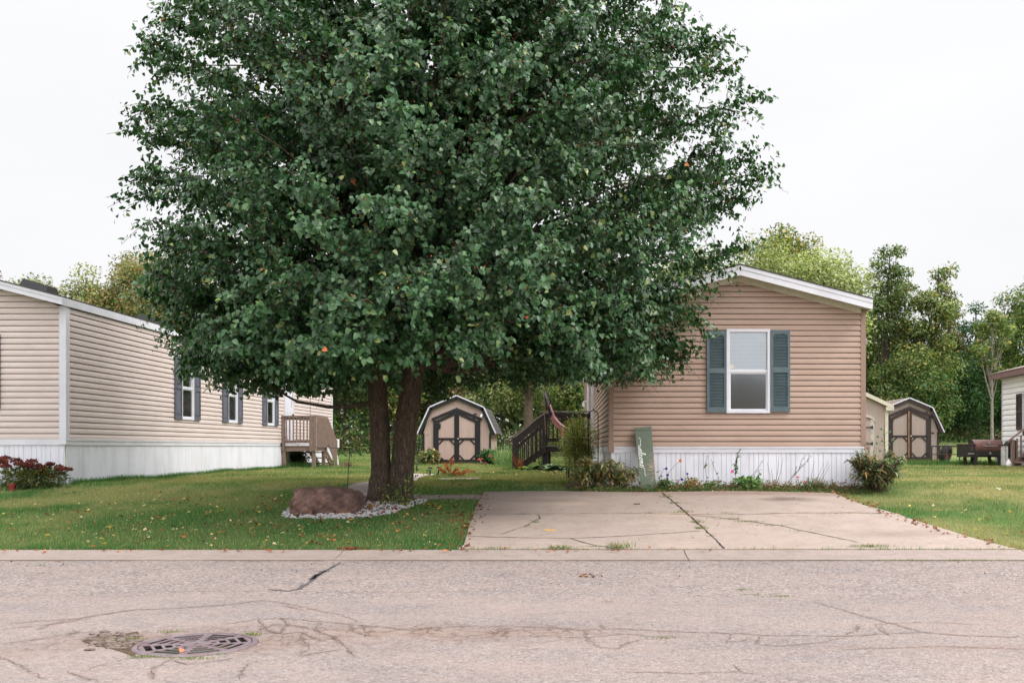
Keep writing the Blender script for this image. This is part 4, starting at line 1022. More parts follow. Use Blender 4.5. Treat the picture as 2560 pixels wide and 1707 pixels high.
# house number strip
pl = part('number_plate', MB().box(-.02, .055, -.028, -.0225, 2.436, 2.718), 'plate', RH, 'cream strip with black house number 521')
def textmesh(s, size, mat, parent, loc, rot=(PI / 2, 0, 0), name='numeral'):
    cu = bpy.data.curves.new(name, 'FONT'); cu.body = s; cu.size = size; cu.extrude = .0008; cu.align_x = 'CENTER'; cu.offset = .0006
    o = bpy.data.objects.new(name, cu); COL.objects.link(o)
    dg_ = bpy.context.evaluated_depsgraph_get(); me = bpy.data.meshes.new_from_object(o.evaluated_get(dg_)); bpy.data.objects.remove(o)
    me.materials.clear(); me.materials.append(M[mat]); q = bpy.data.objects.new(name, me); COL.objects.link(q); q.parent = parent; q.location = loc; q.rotation_euler = rot; return q
for i, ch in enumerate('521'): textmesh(ch, .112, 'textblack', pl, (.018, -.0295, 2.628 - i * .091))
# pale sticker low in the upper pane
part('window_sticker', MB().box(xw0 + .06, xw0 + .14, .003, .006, 2.76, 2.83), 'cream', RH)

# ------------------------------------------------------------------ the long mobile home (left)
LHX, LHY = -9.165, 18.0
LH = thing('mobile_home', 'long beige mobile home with gray shutters and white skirting, left of the pear tree', 'house', (LHX, LHY, 0), -.00964)
LL = 19.2; W2 = 4.57; zs1, zb1 = 1.502, 1.392; ze2 = 4.034; sl2 = .2577; zp2 = ze2 + (W2 / 2 + .05) * sl2
SW = Matrix.Identity(4) @ RX90       # right-hand side wall plane x=0, local x runs back
def T(dx): return Matrix.Translation((dx, 0, 0))
wins = [(5.14, 5.87), (8.17, 8.89), (11.4, 12.1)]
ops = [(a + .03, b - .03, 2.03, 3.46) for a, b in wins] + [(13.2, 14.1, 1.53, 3.46)]
mb = MB(); mS = MB(SW); siding(mS, zs1, 3.90, .107, holes_fn(lambda z: .09, lambda z: LL - .08, ops)); mb.add(mS.v, mS.f)
cx = -W2 / 2
lo2 = lambda z: max(-W2 + .08, cx - (zp2 - .14 - z) / sl2); hi2 = lambda z: min(-.08, cx + (zp2 - .14 - z) / sl2)
mF = MB(); siding(mF, zs1, 4.42, .107, holes_fn(lo2, hi2, [(-2.6, -1.86, 2.03, 3.46)])); mb.add(mF.v, mF.f)
mB = MB(Matrix.Translation((0, LL, 0)) @ Matrix.Rotation(PI, 4, 'Z')); siding(mB, zs1, 4.42, .107, holes_fn(lambda z: .08 + max(0, (z - 3.9) / sl2), lambda z: W2 - .08 - max(0, (z - 3.9) / sl2), [])); mb.add(mB.v, mB.f)
mW = MB(Matrix.Translation((-W2, LL, 0)) @ RXm90); siding(mW, zs1, 3.90, .107, holes_fn(lambda z: .08, lambda z: LL - .08, [])); mb.add(mW.v, mW.f)
part('wall', mb, 'siding_l', LH)
part('floor', MB().box(-W2 + .05, -.05, .05, LL - .05, 1.3, 1.34), 'dark', LH)
mb = MB(); skirt(mb, -W2, -.01, lambda a: .55, zb1 + .01); m2 = MB(SW); skirt(m2, .01, LL, lambda a: .55, zb1 + .01); mb.add(m2.v, m2.f); part('skirting', mb, 'skirt', LH)
mb = MB(); mb.box(-W2, -.0, -.022, .02, zb1, zs1 - .003); mb.box(-.02, .022, .002, LL, zb1, zs1 - .003); mb.box(.02, .034, .002, LL, zs1 - .03, zs1 - .006)
part('band_trim', mb, 'white', LH)
mb = MB(); mb.box(-.10, .024, -.030, .0, zs1 - .1, 3.90); mb.box(-.002, .026, .001, .10, zs1 - .1, 3.90); part('corner_post', mb, 'white', LH)
mb = MB(); mb.box(-.002, .026, LL - .1, LL, zs1 - .1, 3.90); part('corner_post', mb, 'white', LH)
# roof (shifted to run from x=-W2 to 0)
def gable_roof_at(root, dx, *a, **k):
    r = gable_roof(root, *a, **k)
    for o in [r] + list(r.children):
        for v in o.data.vertices: v.co.x += dx
    return r
gable_roof_at(LH, -W2, W2, LL, zp2, ze2, 0, .22, .05, .14)
for (a, b) in wins:
    window(LH, SW, a, b, 2.0, 3.49, True, 'half')
    shutter(LH, SW, a - .385, a - .003, 2.0, 3.46, 'shutter_gray', 'panel'); shutter(LH, SW, b + .003, b + .385, 2.0, 3.46, 'shutter_gray', 'panel')
window(LH, Matrix.Identity(4), -2.63, -1.83, 2.0, 3.49, True)
shutter(LH, Matrix.Identity(4), -1.55 + .0, -1.17, 2.05, 3.39, 'shutter_gray', 'panel'); shutter(LH, Matrix.Identity(4), -3.02, -2.64, 2.05, 3.39, 'shutter_gray', 'panel')
mb = MB(SW); frame_mb(mb, 13.15, 14.15, 1.50, 3.52, .06, -.045, .02); mb.box(13.21, 14.09, -.02, .01, 1.56, 3.46)
for zz in ((1.7, 2.3), (2.45, 3.3)):
    for xx in ((13.3, 13.6), (13.7, 14.0)): mb.box(xx[0], xx[1], -.026, -.019, zz[0], zz[1])
d_ = part('door', mb, 'white', LH); hb = MB(SW); hb.box(14.0, 14.06, -.07, -.02, 2.34, 2.42); part('handle', hb, 'blackmetal', d_)
for (ax, ay) in ((-1.42, 1.7), (-1.42, 6.8), (-1.42, 11.8)):
    z = ze2 + (abs(ax) + .05) * sl2; mb = MB()
    mb.add([(ax - .28, ay - .25, z + .07 + .02), (ax + .28, ay - .25, z - .072 + .02), (ax + .28, ay + .25, z - .072 + .02), (ax - .28, ay + .25, z + .09), (ax - .2, ay - .17, z + .25), (ax + .27, ay - .17, z + .11), (ax + .27, ay + .17, z + .11), (ax - .2, ay + .17, z + .25)],
           [(0, 1, 5, 4), (1, 2, 6, 5), (2, 3, 7, 6), (3, 0, 4, 7), (4, 5, 6, 7)])
    part('roof_vent', mb, 'black', LH)
mb = MB(SW); mb.box(12.93, 13.0, -.09, -.014, 1.62, 1.72); mb.beam((12.96, -.1, 1.72), (13.05, -.16, 1.58), .05, .05); part('outdoor_light', mb, 'camwhite', LH)
mb = MB(SW); mb.box(12.74, 12.80, -.06, -.02, 1.38, 1.50); part('outlet', mb, 'blackmetal', LH)

# ------------------------------------------------------------------ deck of the long home
LD = thing('wooden_deck', 'weathered gray wooden entry deck with stairs, at the far end of the beige mobile home', 'deck', (-9.02, 30.9, .66))
wx, dy = 1.03, 1.32; zt = .71; zr = 1.64
for (x, y, hh) in ((.06, .05, zt), (wx - .05, .05, zt), (wx - .05, dy - .05, zt), (.06, dy - .05, zt)):
    part('post', MB().box(x - .05, x + .05, y - .05, y + .05, -.08, hh - .02), 'deckwood', LD)
mb = MB(); mb.box(0, wx, -.0, .04, zt - .14, zt); mb.box(wx - .04, wx, .041, dy, zt - .14, zt); mb.box(0, wx, dy - .04, dy - .001, zt - .14, zt - .001); part('rim_joist', mb, 'deckwood', LD)
mb = MB()
for i in range(9): mb.box(.005 + i * .114, .108 + i * .114, -.02, dy, zt + .002, zt + .035)
part('deck_board', mb, 'deckwood', LD)
for bb in ((0, .09, -.03, .06), (wx - .17, wx - .05, -.045, -.005), (wx - .04, wx + .05, -.045, .05), (wx - .03, wx + .05, dy - .06, dy + .05)): part('railing_post', MB().box(*bb, zt - .14, zr), 'deckwood', LD)
for z_ in ((zr - .1, zr - .005), (zt + .12, zt + .2)): part('rail', MB().box(.09, wx - .17, -.01, .03, *z_), 'deckwood', LD)
mb = MB(); mb.box(0, wx + .03, -.05, .05, zr, zr + .035)
mb.box(wx - .03, wx + .06, .051, dy, zr, zr + .034); part('handrail', mb, 'deckwood', LD); part('handrail', MB().beam((wx + .02, dy + .01, zr + .01), (wx + .02, dy + 1.33, .86), .1, .035), 'deckwood', LD)
for i in range(7): part('baluster', MB().box(.13 + i * .108, .165 + i * .108, -.045, -.011, zt + .12, zr - .01), 'deckwood', LD)
for i in range(14): part('baluster', MB().box(wx + .0505, wx + .082, .06 + i * .09, .108 + i * .09, zt - .02, zr - .002), 'deckwood', LD)
for i in range(13):
    y = dy + .02 + i * .1; zz = zr - (y - dy) / 1.33 * (zr - .86); part('baluster', MB().box(wx + .0505, wx + .082, y, y + .052, max(-.05, zz - .86 - .0 * i), zz), 'deckwood', LD)
for x in (.12, wx / 2, wx - .06): part('stringer', MB().beam((x, dy - .02, zt - .05), (x, dy + 1.35, -.02), .04, .24), 'deckwood', LD)
for i in range(3): part('stair_tread', MB().box(.05, wx, dy + .12 + i * .34, dy + .4 + i * .34, zt - .2 - i * .18, zt - .165 - i * .18), 'deckwood', LD)
# ------------------------------------------------------------------ dark deck of the near home
RD = thing('wooden_deck', 'dark brown wooden deck with side stairs, beside the tan mobile home', 'deck', (-.82, 28.8, .66))
dw, dd, zt = 1.4, 2.2, .68; zr = 1.70
for (x, y) in ((.05, .05), (dw - .1, .05), (.05, dd), (dw - .1, dd)): part('post', MB().box(x - .09, x + .09, y - .05, y + .05, -.06, zt - .05), 'deckbrown', RD)
mb = MB(); mb.box(0, dw, -.01, .04, zt - .12, zt + .03); mb.box(-.01, .03, .041, dd, zt - .12, zt + .03); part('rim_joist', mb, 'deckbrown', RD)
mb = MB()
for i in range(17): mb.box(-.02, dw, -.03 + i * .13, .085 + i * .13, zt + .032, zt + .06)
part('deck_board', mb, 'decktop', RD)
for (x, y) in ((.0, -.03), (dw - .04, -.03), (.0, dd)): part('railing_post', MB().box(x - .05, x + .05, y - .05, y + .05, zt - .15, zr), 'deckbrown', RD)
mb = MB(); mb.box(.05, dw - .09, -.05, -.01, zr - .16, zr - .04); mb.box(.05, dw - .09, -.05, -.01, zt + .18, zt + .27); mb.box(-.02, .02, .02, dd, zr - .14, zr - .05); part('rail', mb, 'deckbrown', RD)
mb = MB(); mb.box(-.06, dw + .02, -.08, .03, zr, zr + .04); part('handrail', mb, 'decktop', RD); part('handrail', MB().box(-.06, .06, .031, dd, zr, zr + .039), 'decktop', RD)
for i in range(10): part('baluster', MB().box(.12 + i * .125, .16 + i * .125, -.091, -.051, zt + .16, zr - .02), 'deckbrown', RD)
for i in range(12): part('baluster', MB().box(-.061, -.021, .1 + i * .17, .14 + i * .17, zt + .1, zr - .02), 'deckbrown', RD)
for yy in (0, 1.15):
    mb = MB(); nx_ = -.83; mb.box(nx_ - .085, nx_ + .045, yy - .09, yy + .02, -.06, .98)
    part('newel_post', mb, 'deckbrown', RD)
    mb = MB(); mb.beam((-.01, yy - .04, zr - .12), (nx_, yy - .04, .88), .05, .13); mb.beam((-.01, yy - .04, zr - .33), (nx_, yy - .04, .67), .045, .05); mb.beam((-.01, yy - .04, .60), (nx_ + .03, yy - .04, .06), .05, .16); part('stair_rail', mb, 'deckbrown', RD)
    mb = MB(); mb.beam((.02, yy - .04, zr - .02), (nx_ - .2, yy - .04, .93), .1, .03); part('handrail', mb, 'decktop', RD)
    for i in range(6):
        x = -.12 - i * .125; part('baluster', MB().box(x - .02, x + .02, yy - .10, yy - .065, .62 + x * .65, 1.52 + x * .97), 'deckbrown', RD)
for i, (xa, z) in enumerate(((-.30, .47), (-.58, .26), (-.86, .08))):
    part('stair_tread', MB().box(xa, xa + .31, -.02, 1.12, z, z + .04), 'decktop', RD)
    part('stair_riser', MB().box(xa + .27, xa + .30, -.01, 1.1, z + .041, z + .2), 'deckbrown', RD)

# ------------------------------------------------------------------ garden sheds
def gambrel(W, zk, zp, ze, kx):
    c = W / 2; return [(0, ze), (kx, zk), (c, zp), (W - kx, zk), (W, ze)]
def barn(name, label, loc, rz, W, D, ze, zk, zp, kx, wallm, trimm, roofm, doorx, dw, dh, dp, brackets=True, ramp=True):
    t = thing(name, label, 'shed', loc, rz); pr = gambrel(W, zk, zp, ze, kx); c = W / 2
    mb = MB(); mb.ext([(.03, 0, .1), (W - .03, 0, .1), (W - .03, 0, ze)] + [(W - kx - .015, 0, zk - .03), (c, 0, zp - .03), (kx + .015, 0, zk - .03), (.03, 0, ze)], (0, D, 0)); part('wall', mb, wallm, t)
    part('base_skid', MB().box(.02, W - .02, .02, D - .02, -.05, .1), 'wood_raw', t)
    o = .06; pr2 = [(-.16, ze - .03), (kx - .02, zk + .01), (c, zp + .02), (W - kx + .02, zk + .01), (W + .16, ze - .03)]
    rf = MB()
    for a, b in zip(pr2[:-1], pr2[1:]):
        d = Vector((b[0] - a[0], 0, b[1] - a[1])).normalized(); n = Vector((-d.z, 0, d.x)) * .03
        rf.add([(a[0], -.1, a[1]), (b[0], -.1, b[1]), (b[0], D + .08, b[1]), (a[0], D + .08, a[1])] + [(a[0] + n.x, -.1, a[1] + n.z), (b[0] + n.x, -.1, b[1] + n.z), (b[0] + n.x, D + .08, b[1] + n.z), (a[0] + n.x, D + .08, a[1] + n.z)],
               [(0, 1, 2, 3), (7, 6, 5, 4), (0, 4, 5, 1), (2, 6, 7, 3), (1, 5, 6, 2), (0, 3, 7, 4)])
        k = int((b[0] - a[0]) ** 2 + (b[1] - a[1]) ** 2) ; steps = max(2, int((Vector(b) - Vector(a)).length / .16))
        for i in range(steps):       # shingle courses as shallow steps
            p = Vector(a).lerp(Vector(b), i / steps); q = Vector(a).lerp(Vector(b), (i + 1) / steps); up = b[1] > a[1]
            lo_, hi_ = (p, q) if up else (q, p)
            rf.add([(lo_.x + n.x * 1.35, -.1, lo_.y + n.z * 1.35), (lo_.x + n.x * 1.35, D + .08, lo_.y + n.z * 1.35), (hi_.x + n.x * 1.02, D + .08, hi_.y + n.z * 1.02), (hi_.x + n.x * 1.02, -.1, hi_.y + n.z * 1.02)], [(0, 1, 2, 3)])
    r = part('roof', rf, roofm, t)
    e = MB(); tr = MB()
    for a, b in zip(pr2[:-1], pr2[1:]):
        d = Vector((b[0] - a[0], 0, b[1] - a[1])).normalized(); n = Vector((-d.z, 0, d.x))
        A = Vector((a[0], -.11, a[1])); B = Vector((b[0], -.11, b[1]))
        e.ext([A + n * .045, B + n * .045, B + n * .002, A + n * .002], (0, -.02, 0))
        tr.ext([A, B, B - Vector((0, 0, .13)) if abs(d.z) < .7 else B - n * .11, A - Vector((0, 0, .0)) - n * .11], (0, .035, 0))
    part('drip_edge', e, 'white', r); part('rake_trim', tr, trimm, r)
    for x in (.0, W - .07): part('corner_trim', MB().box(x, x + .07, -.025, .0, .12, ze), trimm, t)
    # double door
    x0, x1 = doorx, doorx + dw; xm = (x0 + x1) / 2; y = -.03
    fr = MB(); w_ = .11
    fr.box(x0 - .06, x0 + .05, y - .015, -.001, .12, dh); fr.box(x1 - .05, x1 + .06, y - .015, -.001, .12, dh)
    fr.ext([(x0 - .12, y - .03, dh - .02), (xm, y - .03, dp), (xm, y - .03, dp + .13), (x0 - .12, y - .03, dh + .07)], (0, .028, 0)); fr.ext([(xm, y - .03, dp), (x1 + .12, y - .03, dh - .02), (x1 + .12, y - .03, dh + .07), (xm, y - .03, dp + .13)], (0, .028, 0))
    part('door_casing', fr, trimm, t)
    for s in (0, 1):
        a, b = (x0 + .05, xm - .004) if s == 0 else (xm + .004, x1 - .05)
        za, zb_ = (dh - .02, dp) if s == 0 else (dp, dh - .02)
        p = MB(); p.ext([(a, y, .13), (b, y, .13), (b, y, zb_), (a, y, za)], (0, .025, 0)); dd_ = part('door', p, wallm, t)
        q = MB(); yy = y - .018; tt = .085
        q.box(a if s == 0 else b - tt, a + tt if s == 0 else b, yy, y - .001, .13, min(za, zb_) - .03)
        q.box(a + tt, b - tt, yy, y - .001, .13, .13 + tt); zm = .13 + (dh - .13) * .52; q.box(a + tt, b - tt, yy, y - .001, zm, zm + tt)
        q.ext([(a, yy - .002, za - .11), (b, yy - .002, zb_ - .11), (b, yy - .002, zb_), (a, yy - .002, za)], (0, .02, 0))
        q.box((b - tt) if s == 0 else a, b if s == 0 else a + tt, yy, y - .001, .13, dp - .1)
        k = .19
        for (cx_, cz, sx, sz) in ((a + tt, .13 + tt, 1, 1), (b - tt, .13 + tt, -1, 1), (a + tt, zm, 1, -1), (b - tt, zm, -1, -1)):
            q.beam((cx_ - sx * .01, yy + .007, cz + sz * k), (cx_ + sx * k, yy + .007, cz - sz * .01), .016, .06, (0, 0, 1)) if False else q.ext([(cx_, yy + .001, cz + sz * k), (cx_, yy + .001, cz + sz * (k - .075)), (cx_ + sx * (k - .075), yy + .001, cz), (cx_ + sx * k, yy + .001, cz)], (0, .015, 0))
        if brackets:
            cx_ = a + tt if s == 0 else b - tt; sx = 1 if s == 0 else -1
            q.ext([(cx_, yy + .001, za - .1), (cx_, yy + .001, za - .32), (cx_ + sx * .07, yy + .001, za - .29), (cx_ + sx * .08, yy + .001, za - .1)], (0, .015, 0))
        part('door_brace', q, trimm, dd_)
        hx = a + .06 if s == 0 else b - .06
        hg = MB()
        for hz in (.3, zm + .04, za - .12): hg.box(hx - .05, hx + .05, yy - .014, yy - .003, hz, hz + .05)
        part('hinge', hg, 'blackmetal', dd_)
    kn = MB(); kn.lathe([(.001, -.03), (.028, -.02), (.028, 0)], (xm + .05, y - .02, zm + .05), 8, 'y'); part('latch', kn, 'steel', t)
    return t
cs = P(1056.6, 1163, 36.0); cs.z = h(cs.x, 36)
# proportions read off the photograph: 171 px wide body = 2.47 m
def mpx(px): return px * 36.0 / F
S1 = barn('garden_shed', 'pinkish tan gambrel shed with black trimmed double doors, seen just right of the pear trunk', cs, 0, mpx(171), 3.2, mpx(81), mpx(143.5), mpx(171.5), mpx(20), 't111', 'black', 'shingle',
          mpx(31), mpx(109), mpx(113), mpx(135))
mb = MB(); mb.box(mpx(146), mpx(150), -.12, .0, mpx(124), mpx(129)); mb.blob((mpx(147), -.14, mpx(122)), (.05, .06, .05), 1, 0, 1); part('security_light', mb, 'camwhite', S1)
part('ramp_board', MB().box(mpx(40), mpx(133), -.22, -.03, -.03, .07), 'wood_raw', S1)

def m2x(px): return px * 39.0 / F
s3 = P(2196, 1153, 39.0); s3.z = h(s3.x, 39)
S3 = barn('garden_shed', 'gray-tan gambrel shed with brown trimmed doors, right of the lean-to shed', s3, .0, m2x(151), 3.4, m2x(76), m2x(135), m2x(158), m2x(20), 't111b', 'brownpaint', 'shingle2',
          m2x(27), m2x(100), m2x(112), m2x(132), False)
part('address_plate', MB().box(m2x(132), m2x(139), -.02, -.001, m2x(72), m2x(75)), 'blackmetal', S3)
part('astragal', MB().box(m2x(73.5), m2x(76), -.075, -.05, .2, m2x(128)), 'wood_raw', S3)

# lean-to gable shed beside the house
s2 = P(2219, 1168, 30.0); s2.z = h(s2.x, 30)
S2 = thing('garden_shed', 'plain tan shed with cream trim and black hinges, partly hidden behind the tan house corner', 'shed', (s2.x - 2.5, 30.0, s2.z))
mb = MB(); zr_ = 1.93; mb.ext([(0, 0, .08), (2.5, 0, .08), (2.5, 0, zr_), (1.25, 0, zr_ + .58), (0, 0, zr_)], (0, 3, 0)); part('wall', mb, 't111b', S2)
part('base_skid', MB().box(.03, 2.47, .03, 2.97, -.05, .08), 'wood_raw', S2)
mb = MB()
for s in (0, 1):
    a, b = ((-.14, zr_ - .05), (1.25, zr_ + .6)) if s == 0 else ((1.25, zr_ + .6), (2.64, zr_ - .05))
    mb.ext([(a[0], -.1, a[1] + .02), (b[0], -.1, b[1] + .02), (b[0], -.1, b[1] + .06), (a[0], -.1, a[1] + .06)], (0, 3.2, 0))
r = part('roof', mb, 'shingle2', S2)
mb = MB()
for s in (0, 1):
    a, b = ((-.14, zr_ - .05), (1.25, zr_ + .6)) if s == 0 else ((1.25, zr_ + .6), (2.64, zr_ - .05))
    mb.ext([(a[0], -.125, a[1] - .07), (b[0], -.125, b[1] - .07), (b[0], -.125, b[1] + .05), (a[0], -.125, a[1] + .05)], (0, .024, 0))
mb.box(2.42, 2.66, -.12, .02, zr_ - .16, zr_ - .05); part('rake_trim', mb, 'cream', r)
mb = MB(); mb.box(2.42, 2.51, -.022, -.001, .08, zr_ - .1); mb.box(2.501, 2.522, .0, .08, .08, zr_ - .1); part('corner_trim', mb, 'cream', S2)
mb = MB(); mb.box(1.02, 2.03, -.03, -.002, .12, 1.45); d_ = part('door', mb, 't111b', S2)
mb = MB(); mb.box(1.97, 2.09, -.036, -.001, .12, 1.50)
n = 7; arc = [(1.62 + .5 * math.sin(t), 1.38 + .22 * math.cos(t)) for t in np.linspace(0, PI / 2, n)]
for a, b in zip(arc[:-1], arc[1:]): mb.ext([(a[0], -.045, a[1]), (b[0], -.045, b[1]), (b[0], -.045, b[1] + .08), (a[0], -.045, a[1] + .08)], (0, .04, 0))
part('door_casing', mb, 'white_dirty', d_)
for z in (.78, 1.27):
    mb = MB(); mb.ext([(2.05, -.052, z - .05), (2.05, -.052, z + .05), (2.01, -.052, z + .05), (1.97, -.052, z + .015), (1.69, -.052, z + .008), (1.69, -.052, z - .008), (1.97, -.052, z - .015), (2.01, -.052, z - .05)], (0, .012, 0)); part('hinge', mb, 'blackmetal', d_)

# ------------------------------------------------------------------ white house at the right edge
ang = math.atan2(.0783, 1)
WH = thing('mobile_home', 'white sided mobile home with maroon roof edge, at the right end of the lawn', 'house', (15.43, 35.7, .0), -ang)
# local: origin at far corner; wall runs along -y (towards the street); outside is -x
WM = RXm90 @ Matrix.Identity(4)      # local x of the wall runs towards the street
ez = EYE + (CV - 947) / F * 35.7; base = .68
mb = MB(WM); siding(mb, 1.2, ez, .19, holes_fn(lambda z: .05, lambda z: 13, [(1.95, 2.8, 1.85, 3.25)]), .02)
part('wall', mb, 'siding_w', WH)
mb = MB(); mb.box(.02, 4.5, -.0, .03, base, ez + .02); mb.box(4.4, 4.5, -13, 0, base, ez); mb.box(.1, 4.4, -13, -12.9, base, ez); mb.box(.1, 4.4, -12.9, -.01, 1.1, 1.15); part('end_wall', mb, 'siding_w', WH)
mb = MB(WM); skirt(mb, .02, 13, lambda a: .6, 1.21); part('skirting', mb, 'skirt', WH)
mb = MB(WM); mb.box(-.02, .07, -.03, .0, .7, ez); part('corner_post', mb, 'white', WH)
mb = MB(); mb.box(-.32, -.29, -13.2, .42, ez + .0, ez + .17); mb.ext([(-.29, .40, ez), (2.4, .40, ez + .68), (2.4, .40, ez + .85), (-.29, .40, ez + .17)], (0, .02, 0)); mb.box(-.29, .02, -13.1, .39, ez - .0, ez + .03); fs = part('fascia', mb, 'maroon', WH)
mb = MB(); mb.add([(-.34, .44, ez + .175), (2.4, .44, ez + .86), (2.4, -13.2, ez + .86), (-.34, -13.2, ez + .175), (-.34, .44, ez + .2), (2.4, .44, ez + .89), (2.4, -13.2, ez + .89), (-.34, -13.2, ez + .2)], [(0, 1, 2, 3), (7, 6, 5, 4), (0, 4, 5, 1), (3, 2, 6, 7), (0, 3, 7, 4)])
mb.add([(2.4, .44, ez + .89), (5, .44, ez + .2), (5, -13.2, ez + .2), (2.4, -13.2, ez + .89)], [(0, 1, 2, 3)]); part('roof', mb, 'shingle2', WH)
window(WH, WM, 2.0, 2.75, 1.9, 3.2, True); shutter(WH, WM, 1.45, 1.97, 1.95, 3.18, 'shutter_brown'); shutter(WH, WM, 2.78, 3.3, 1.95, 3.18, 'shutter_brown')
# its stair
WD = thing('wooden_stair', 'weathered wooden porch stair with railing against the white mobile home', 'stair', (P(2532, 1165, 32.2).x, 32.2, h(13, 32.2)))
part('newel_post', MB().box(-.05, .05, -.05, .05, -.05, .90), 'deckwood', WD); part('newel_post', MB().box(-.05, .05, -1.15, -1.05, -.05, .90), 'deckwood', WD)
for y_ in (0, -1.1): part('handrail', MB().beam((-.18, y_, .82), (1.3, y_, 1.96), .09, .04), 'deckwood', WD)
for y_ in (0, -1.1): part('stringer', MB().beam((0, y_, .04), (1.3, y_, 1.05), .05, .22), 'deckwood', WD)
for i in range(9): x = .1 + i * .125; part('baluster', MB().box(x, x + .045, -.06, -.026, .1 + x * .78, .86 + x * .79), 'deckwood', WD)
for i in range(5): part('stair_tread', MB().box(.0 + i * .24, .3 + i * .24, -1.07, -.03, .14 + i * .19, .18 + i * .19), 'deckwood', WD)

# ------------------------------------------------------------------ home across the street: it shows as a reflection in the window
OH = thing('mobile_home', 'gray gabled home across the street, mirrored in the lower pane of the teal shuttered window', 'house', (11.3, -14.0, 0), PI)
lo3 = lambda z: max(.05, 2.3 - (4.86 - z) / .3); hi3 = lambda z: min(4.55, 2.3 + (4.86 - z) / .3)
mb = MB(); siding(mb, .6, 4.7, .107, holes_fn(lo3, hi3, [])); mb.box(.02, .05, .02, 14, .6, 4.1); mb.box(4.55, 4.58, .02, 14, .6, 4.1); mb.box(.05, 4.55, 13.9, 14, .6, 4.1); part('wall', mb, 'siding_l', OH)
part('skirting', MB().box(0, 4.6, -.01, 14, .0, .6), 'skirt', OH)
gable_roof(OH, 4.6, 14, 4.98, 4.26, 0, .3, .06, .17)
window(OH, Matrix.Identity(4), 1.9, 2.7, 1.7, 3.1)
# ================================================================== THE PEAR TREE
TX, TY = -2.97, 16.25
TZ = h(TX, TY)
tree = thing('pear_tree', 'large dark green pear tree with two trunks and small brown fruit, in the front lawn', 'tree', (TX, TY, TZ))
TR = Vector((TX, TY, TZ))
def barktube(mb, pts, rad, n=28, seed=0, rough=.05):
    rnd_ = random.Random(seed); pts = [Vector(p) for p in pts]; P_, R_ = [], []
    for i in range(len(pts) - 1):
        for j in range(4):
            t = j / 4; P_.append(pts[i].lerp(pts[i + 1], t)); R_.append(rad[i] * (1 - t) + rad[i + 1] * t)
    P_.append(pts[-1]); R_.append(rad[-1]); vs = []; fs = []
    ph = [rnd_.uniform(0, 6.28) for _ in range(8)]
    for i, p in enumerate(P_):
        d = (P_[min(i + 1, len(P_) - 1)] - P_[max(i - 1, 0)]).normalized(); a = d.cross(Vector((0, 1, .01))).normalized(); b = d.cross(a).normalized()
        for k in range(n):
            t = 2 * PI * k / n; hgt = (p.z)
            f = 1 + rough * (math.sin(3 * t + ph[0] + hgt * 1.1) + .7 * math.sin(5 * t + ph[1] - hgt * 1.7) + .5 * math.sin(9 * t + ph[2] + hgt * 2)) + rnd_.uniform(-.012, .012)
            if p.z < .5: f *= 1 + (.5 - p.z) * .2 * (1 + math.sin(4 * t + ph[3]))
            vs.append(p + (a * math.cos(t) + b * math.sin(t)) * R_[i] * f)
    for i in range(len(P_) - 1):
        for k in range(n): fs.append((i * n + k, i * n + (k + 1) % n, (i + 1) * n + (k + 1) % n, (i + 1) * n + k))
    mb.add(vs, fs)
tk = MB()
barktube(tk, [(-.18, 0, -.15), (-.16, 0, .15), (-.15, .02, .5), (-.18, .03, 1.2), (-.22, .02, 1.9), (-.30, .0, 2.6), (-.7, .1, 3.8), (-1.1, .0, 5.2), (-1.2, .1, 7.0), (-1.1, .1, 8.6)], [.195, .175, .158, .150, .145, .14, .12, .09, .06, .03], 28, 1)
barktube(tk, [(.14, .02, -.15), (.15, .02, .15), (.19, .02, .5), (.25, .04, 1.2), (.34, .03, 1.9), (.48, .0, 2.6), (.9, -.1, 3.8), (1.3, -.1, 5.2), (1.5, .0, 7.0), (1.4, .0, 8.8)], [.225, .205, .188, .18, .17, .158, .13, .09, .06, .03], 28, 2)
tk.blob((-.2, -.10, .2), (.14, .13, .24), 5, .2, 3); tk.blob((.0, -.0, .05), (.2, .17, .22), 6, .15, 3); tk.blob((.2, -.07, .1), (.14, .13, .18), 7, .2, 3)
part('trunk', tk, 'bark', tree, smooth=True)
ZE = np.array([1.7, 2.1, 2.4, 2.9, 3.6, 4.4, 5.4, 6.3, 6.9, 7.8, 8.4, 9.6, 10.6, 11.3])
XL = np.array([-4.2, -5.1, -5.8, -6.45, -6.75, -6.75, -6.6, -6.8, -7.15, -7.4, -6.0, -4.0, -3.4, -2.3])
XR = np.array([.2, 1.0, 1.4, 1.8, 2.25, 2.6, 3.0, 3.45, 3.2, 2.5, 1.7, .7, -.4, -1.6])
def env(th, z):
    xl = np.interp(z, ZE, XL); xr = np.interp(z, ZE, XR); cx_ = -2.2; c, s_ = np.cos(th), np.sin(th)
    rx = np.where(c > 0, xr - cx_, cx_ - xl); ry = np.interp(z, [1.7, 2.6, 4, 7, 9, 11.3], [2.6, 3.9, 4.5, 4.2, 3.2, .8])
    return cx_ + c * rx, TY + s_ * ry
nb = 410
u1 = (np.arange(nb) + RNG.random(nb)) / nb
zt_ = np.interp(u1, [0, .16, .42, .7, .9, 1], [2.4, 2.95, 4.7, 7.0, 9.2, 11.2]); th = (np.arange(nb) * 2.39996 + RNG.normal(0, .25, nb)) % (2 * PI)
fr = RNG.uniform(.84, 1.0, nb); fr[RNG.random(nb) < .10] = 1.03
ex, ey = env(th, zt_)
tips = np.stack([-2.2 + (ex + 2.2) * fr, TY + (ey - TY) * fr, zt_], 1)
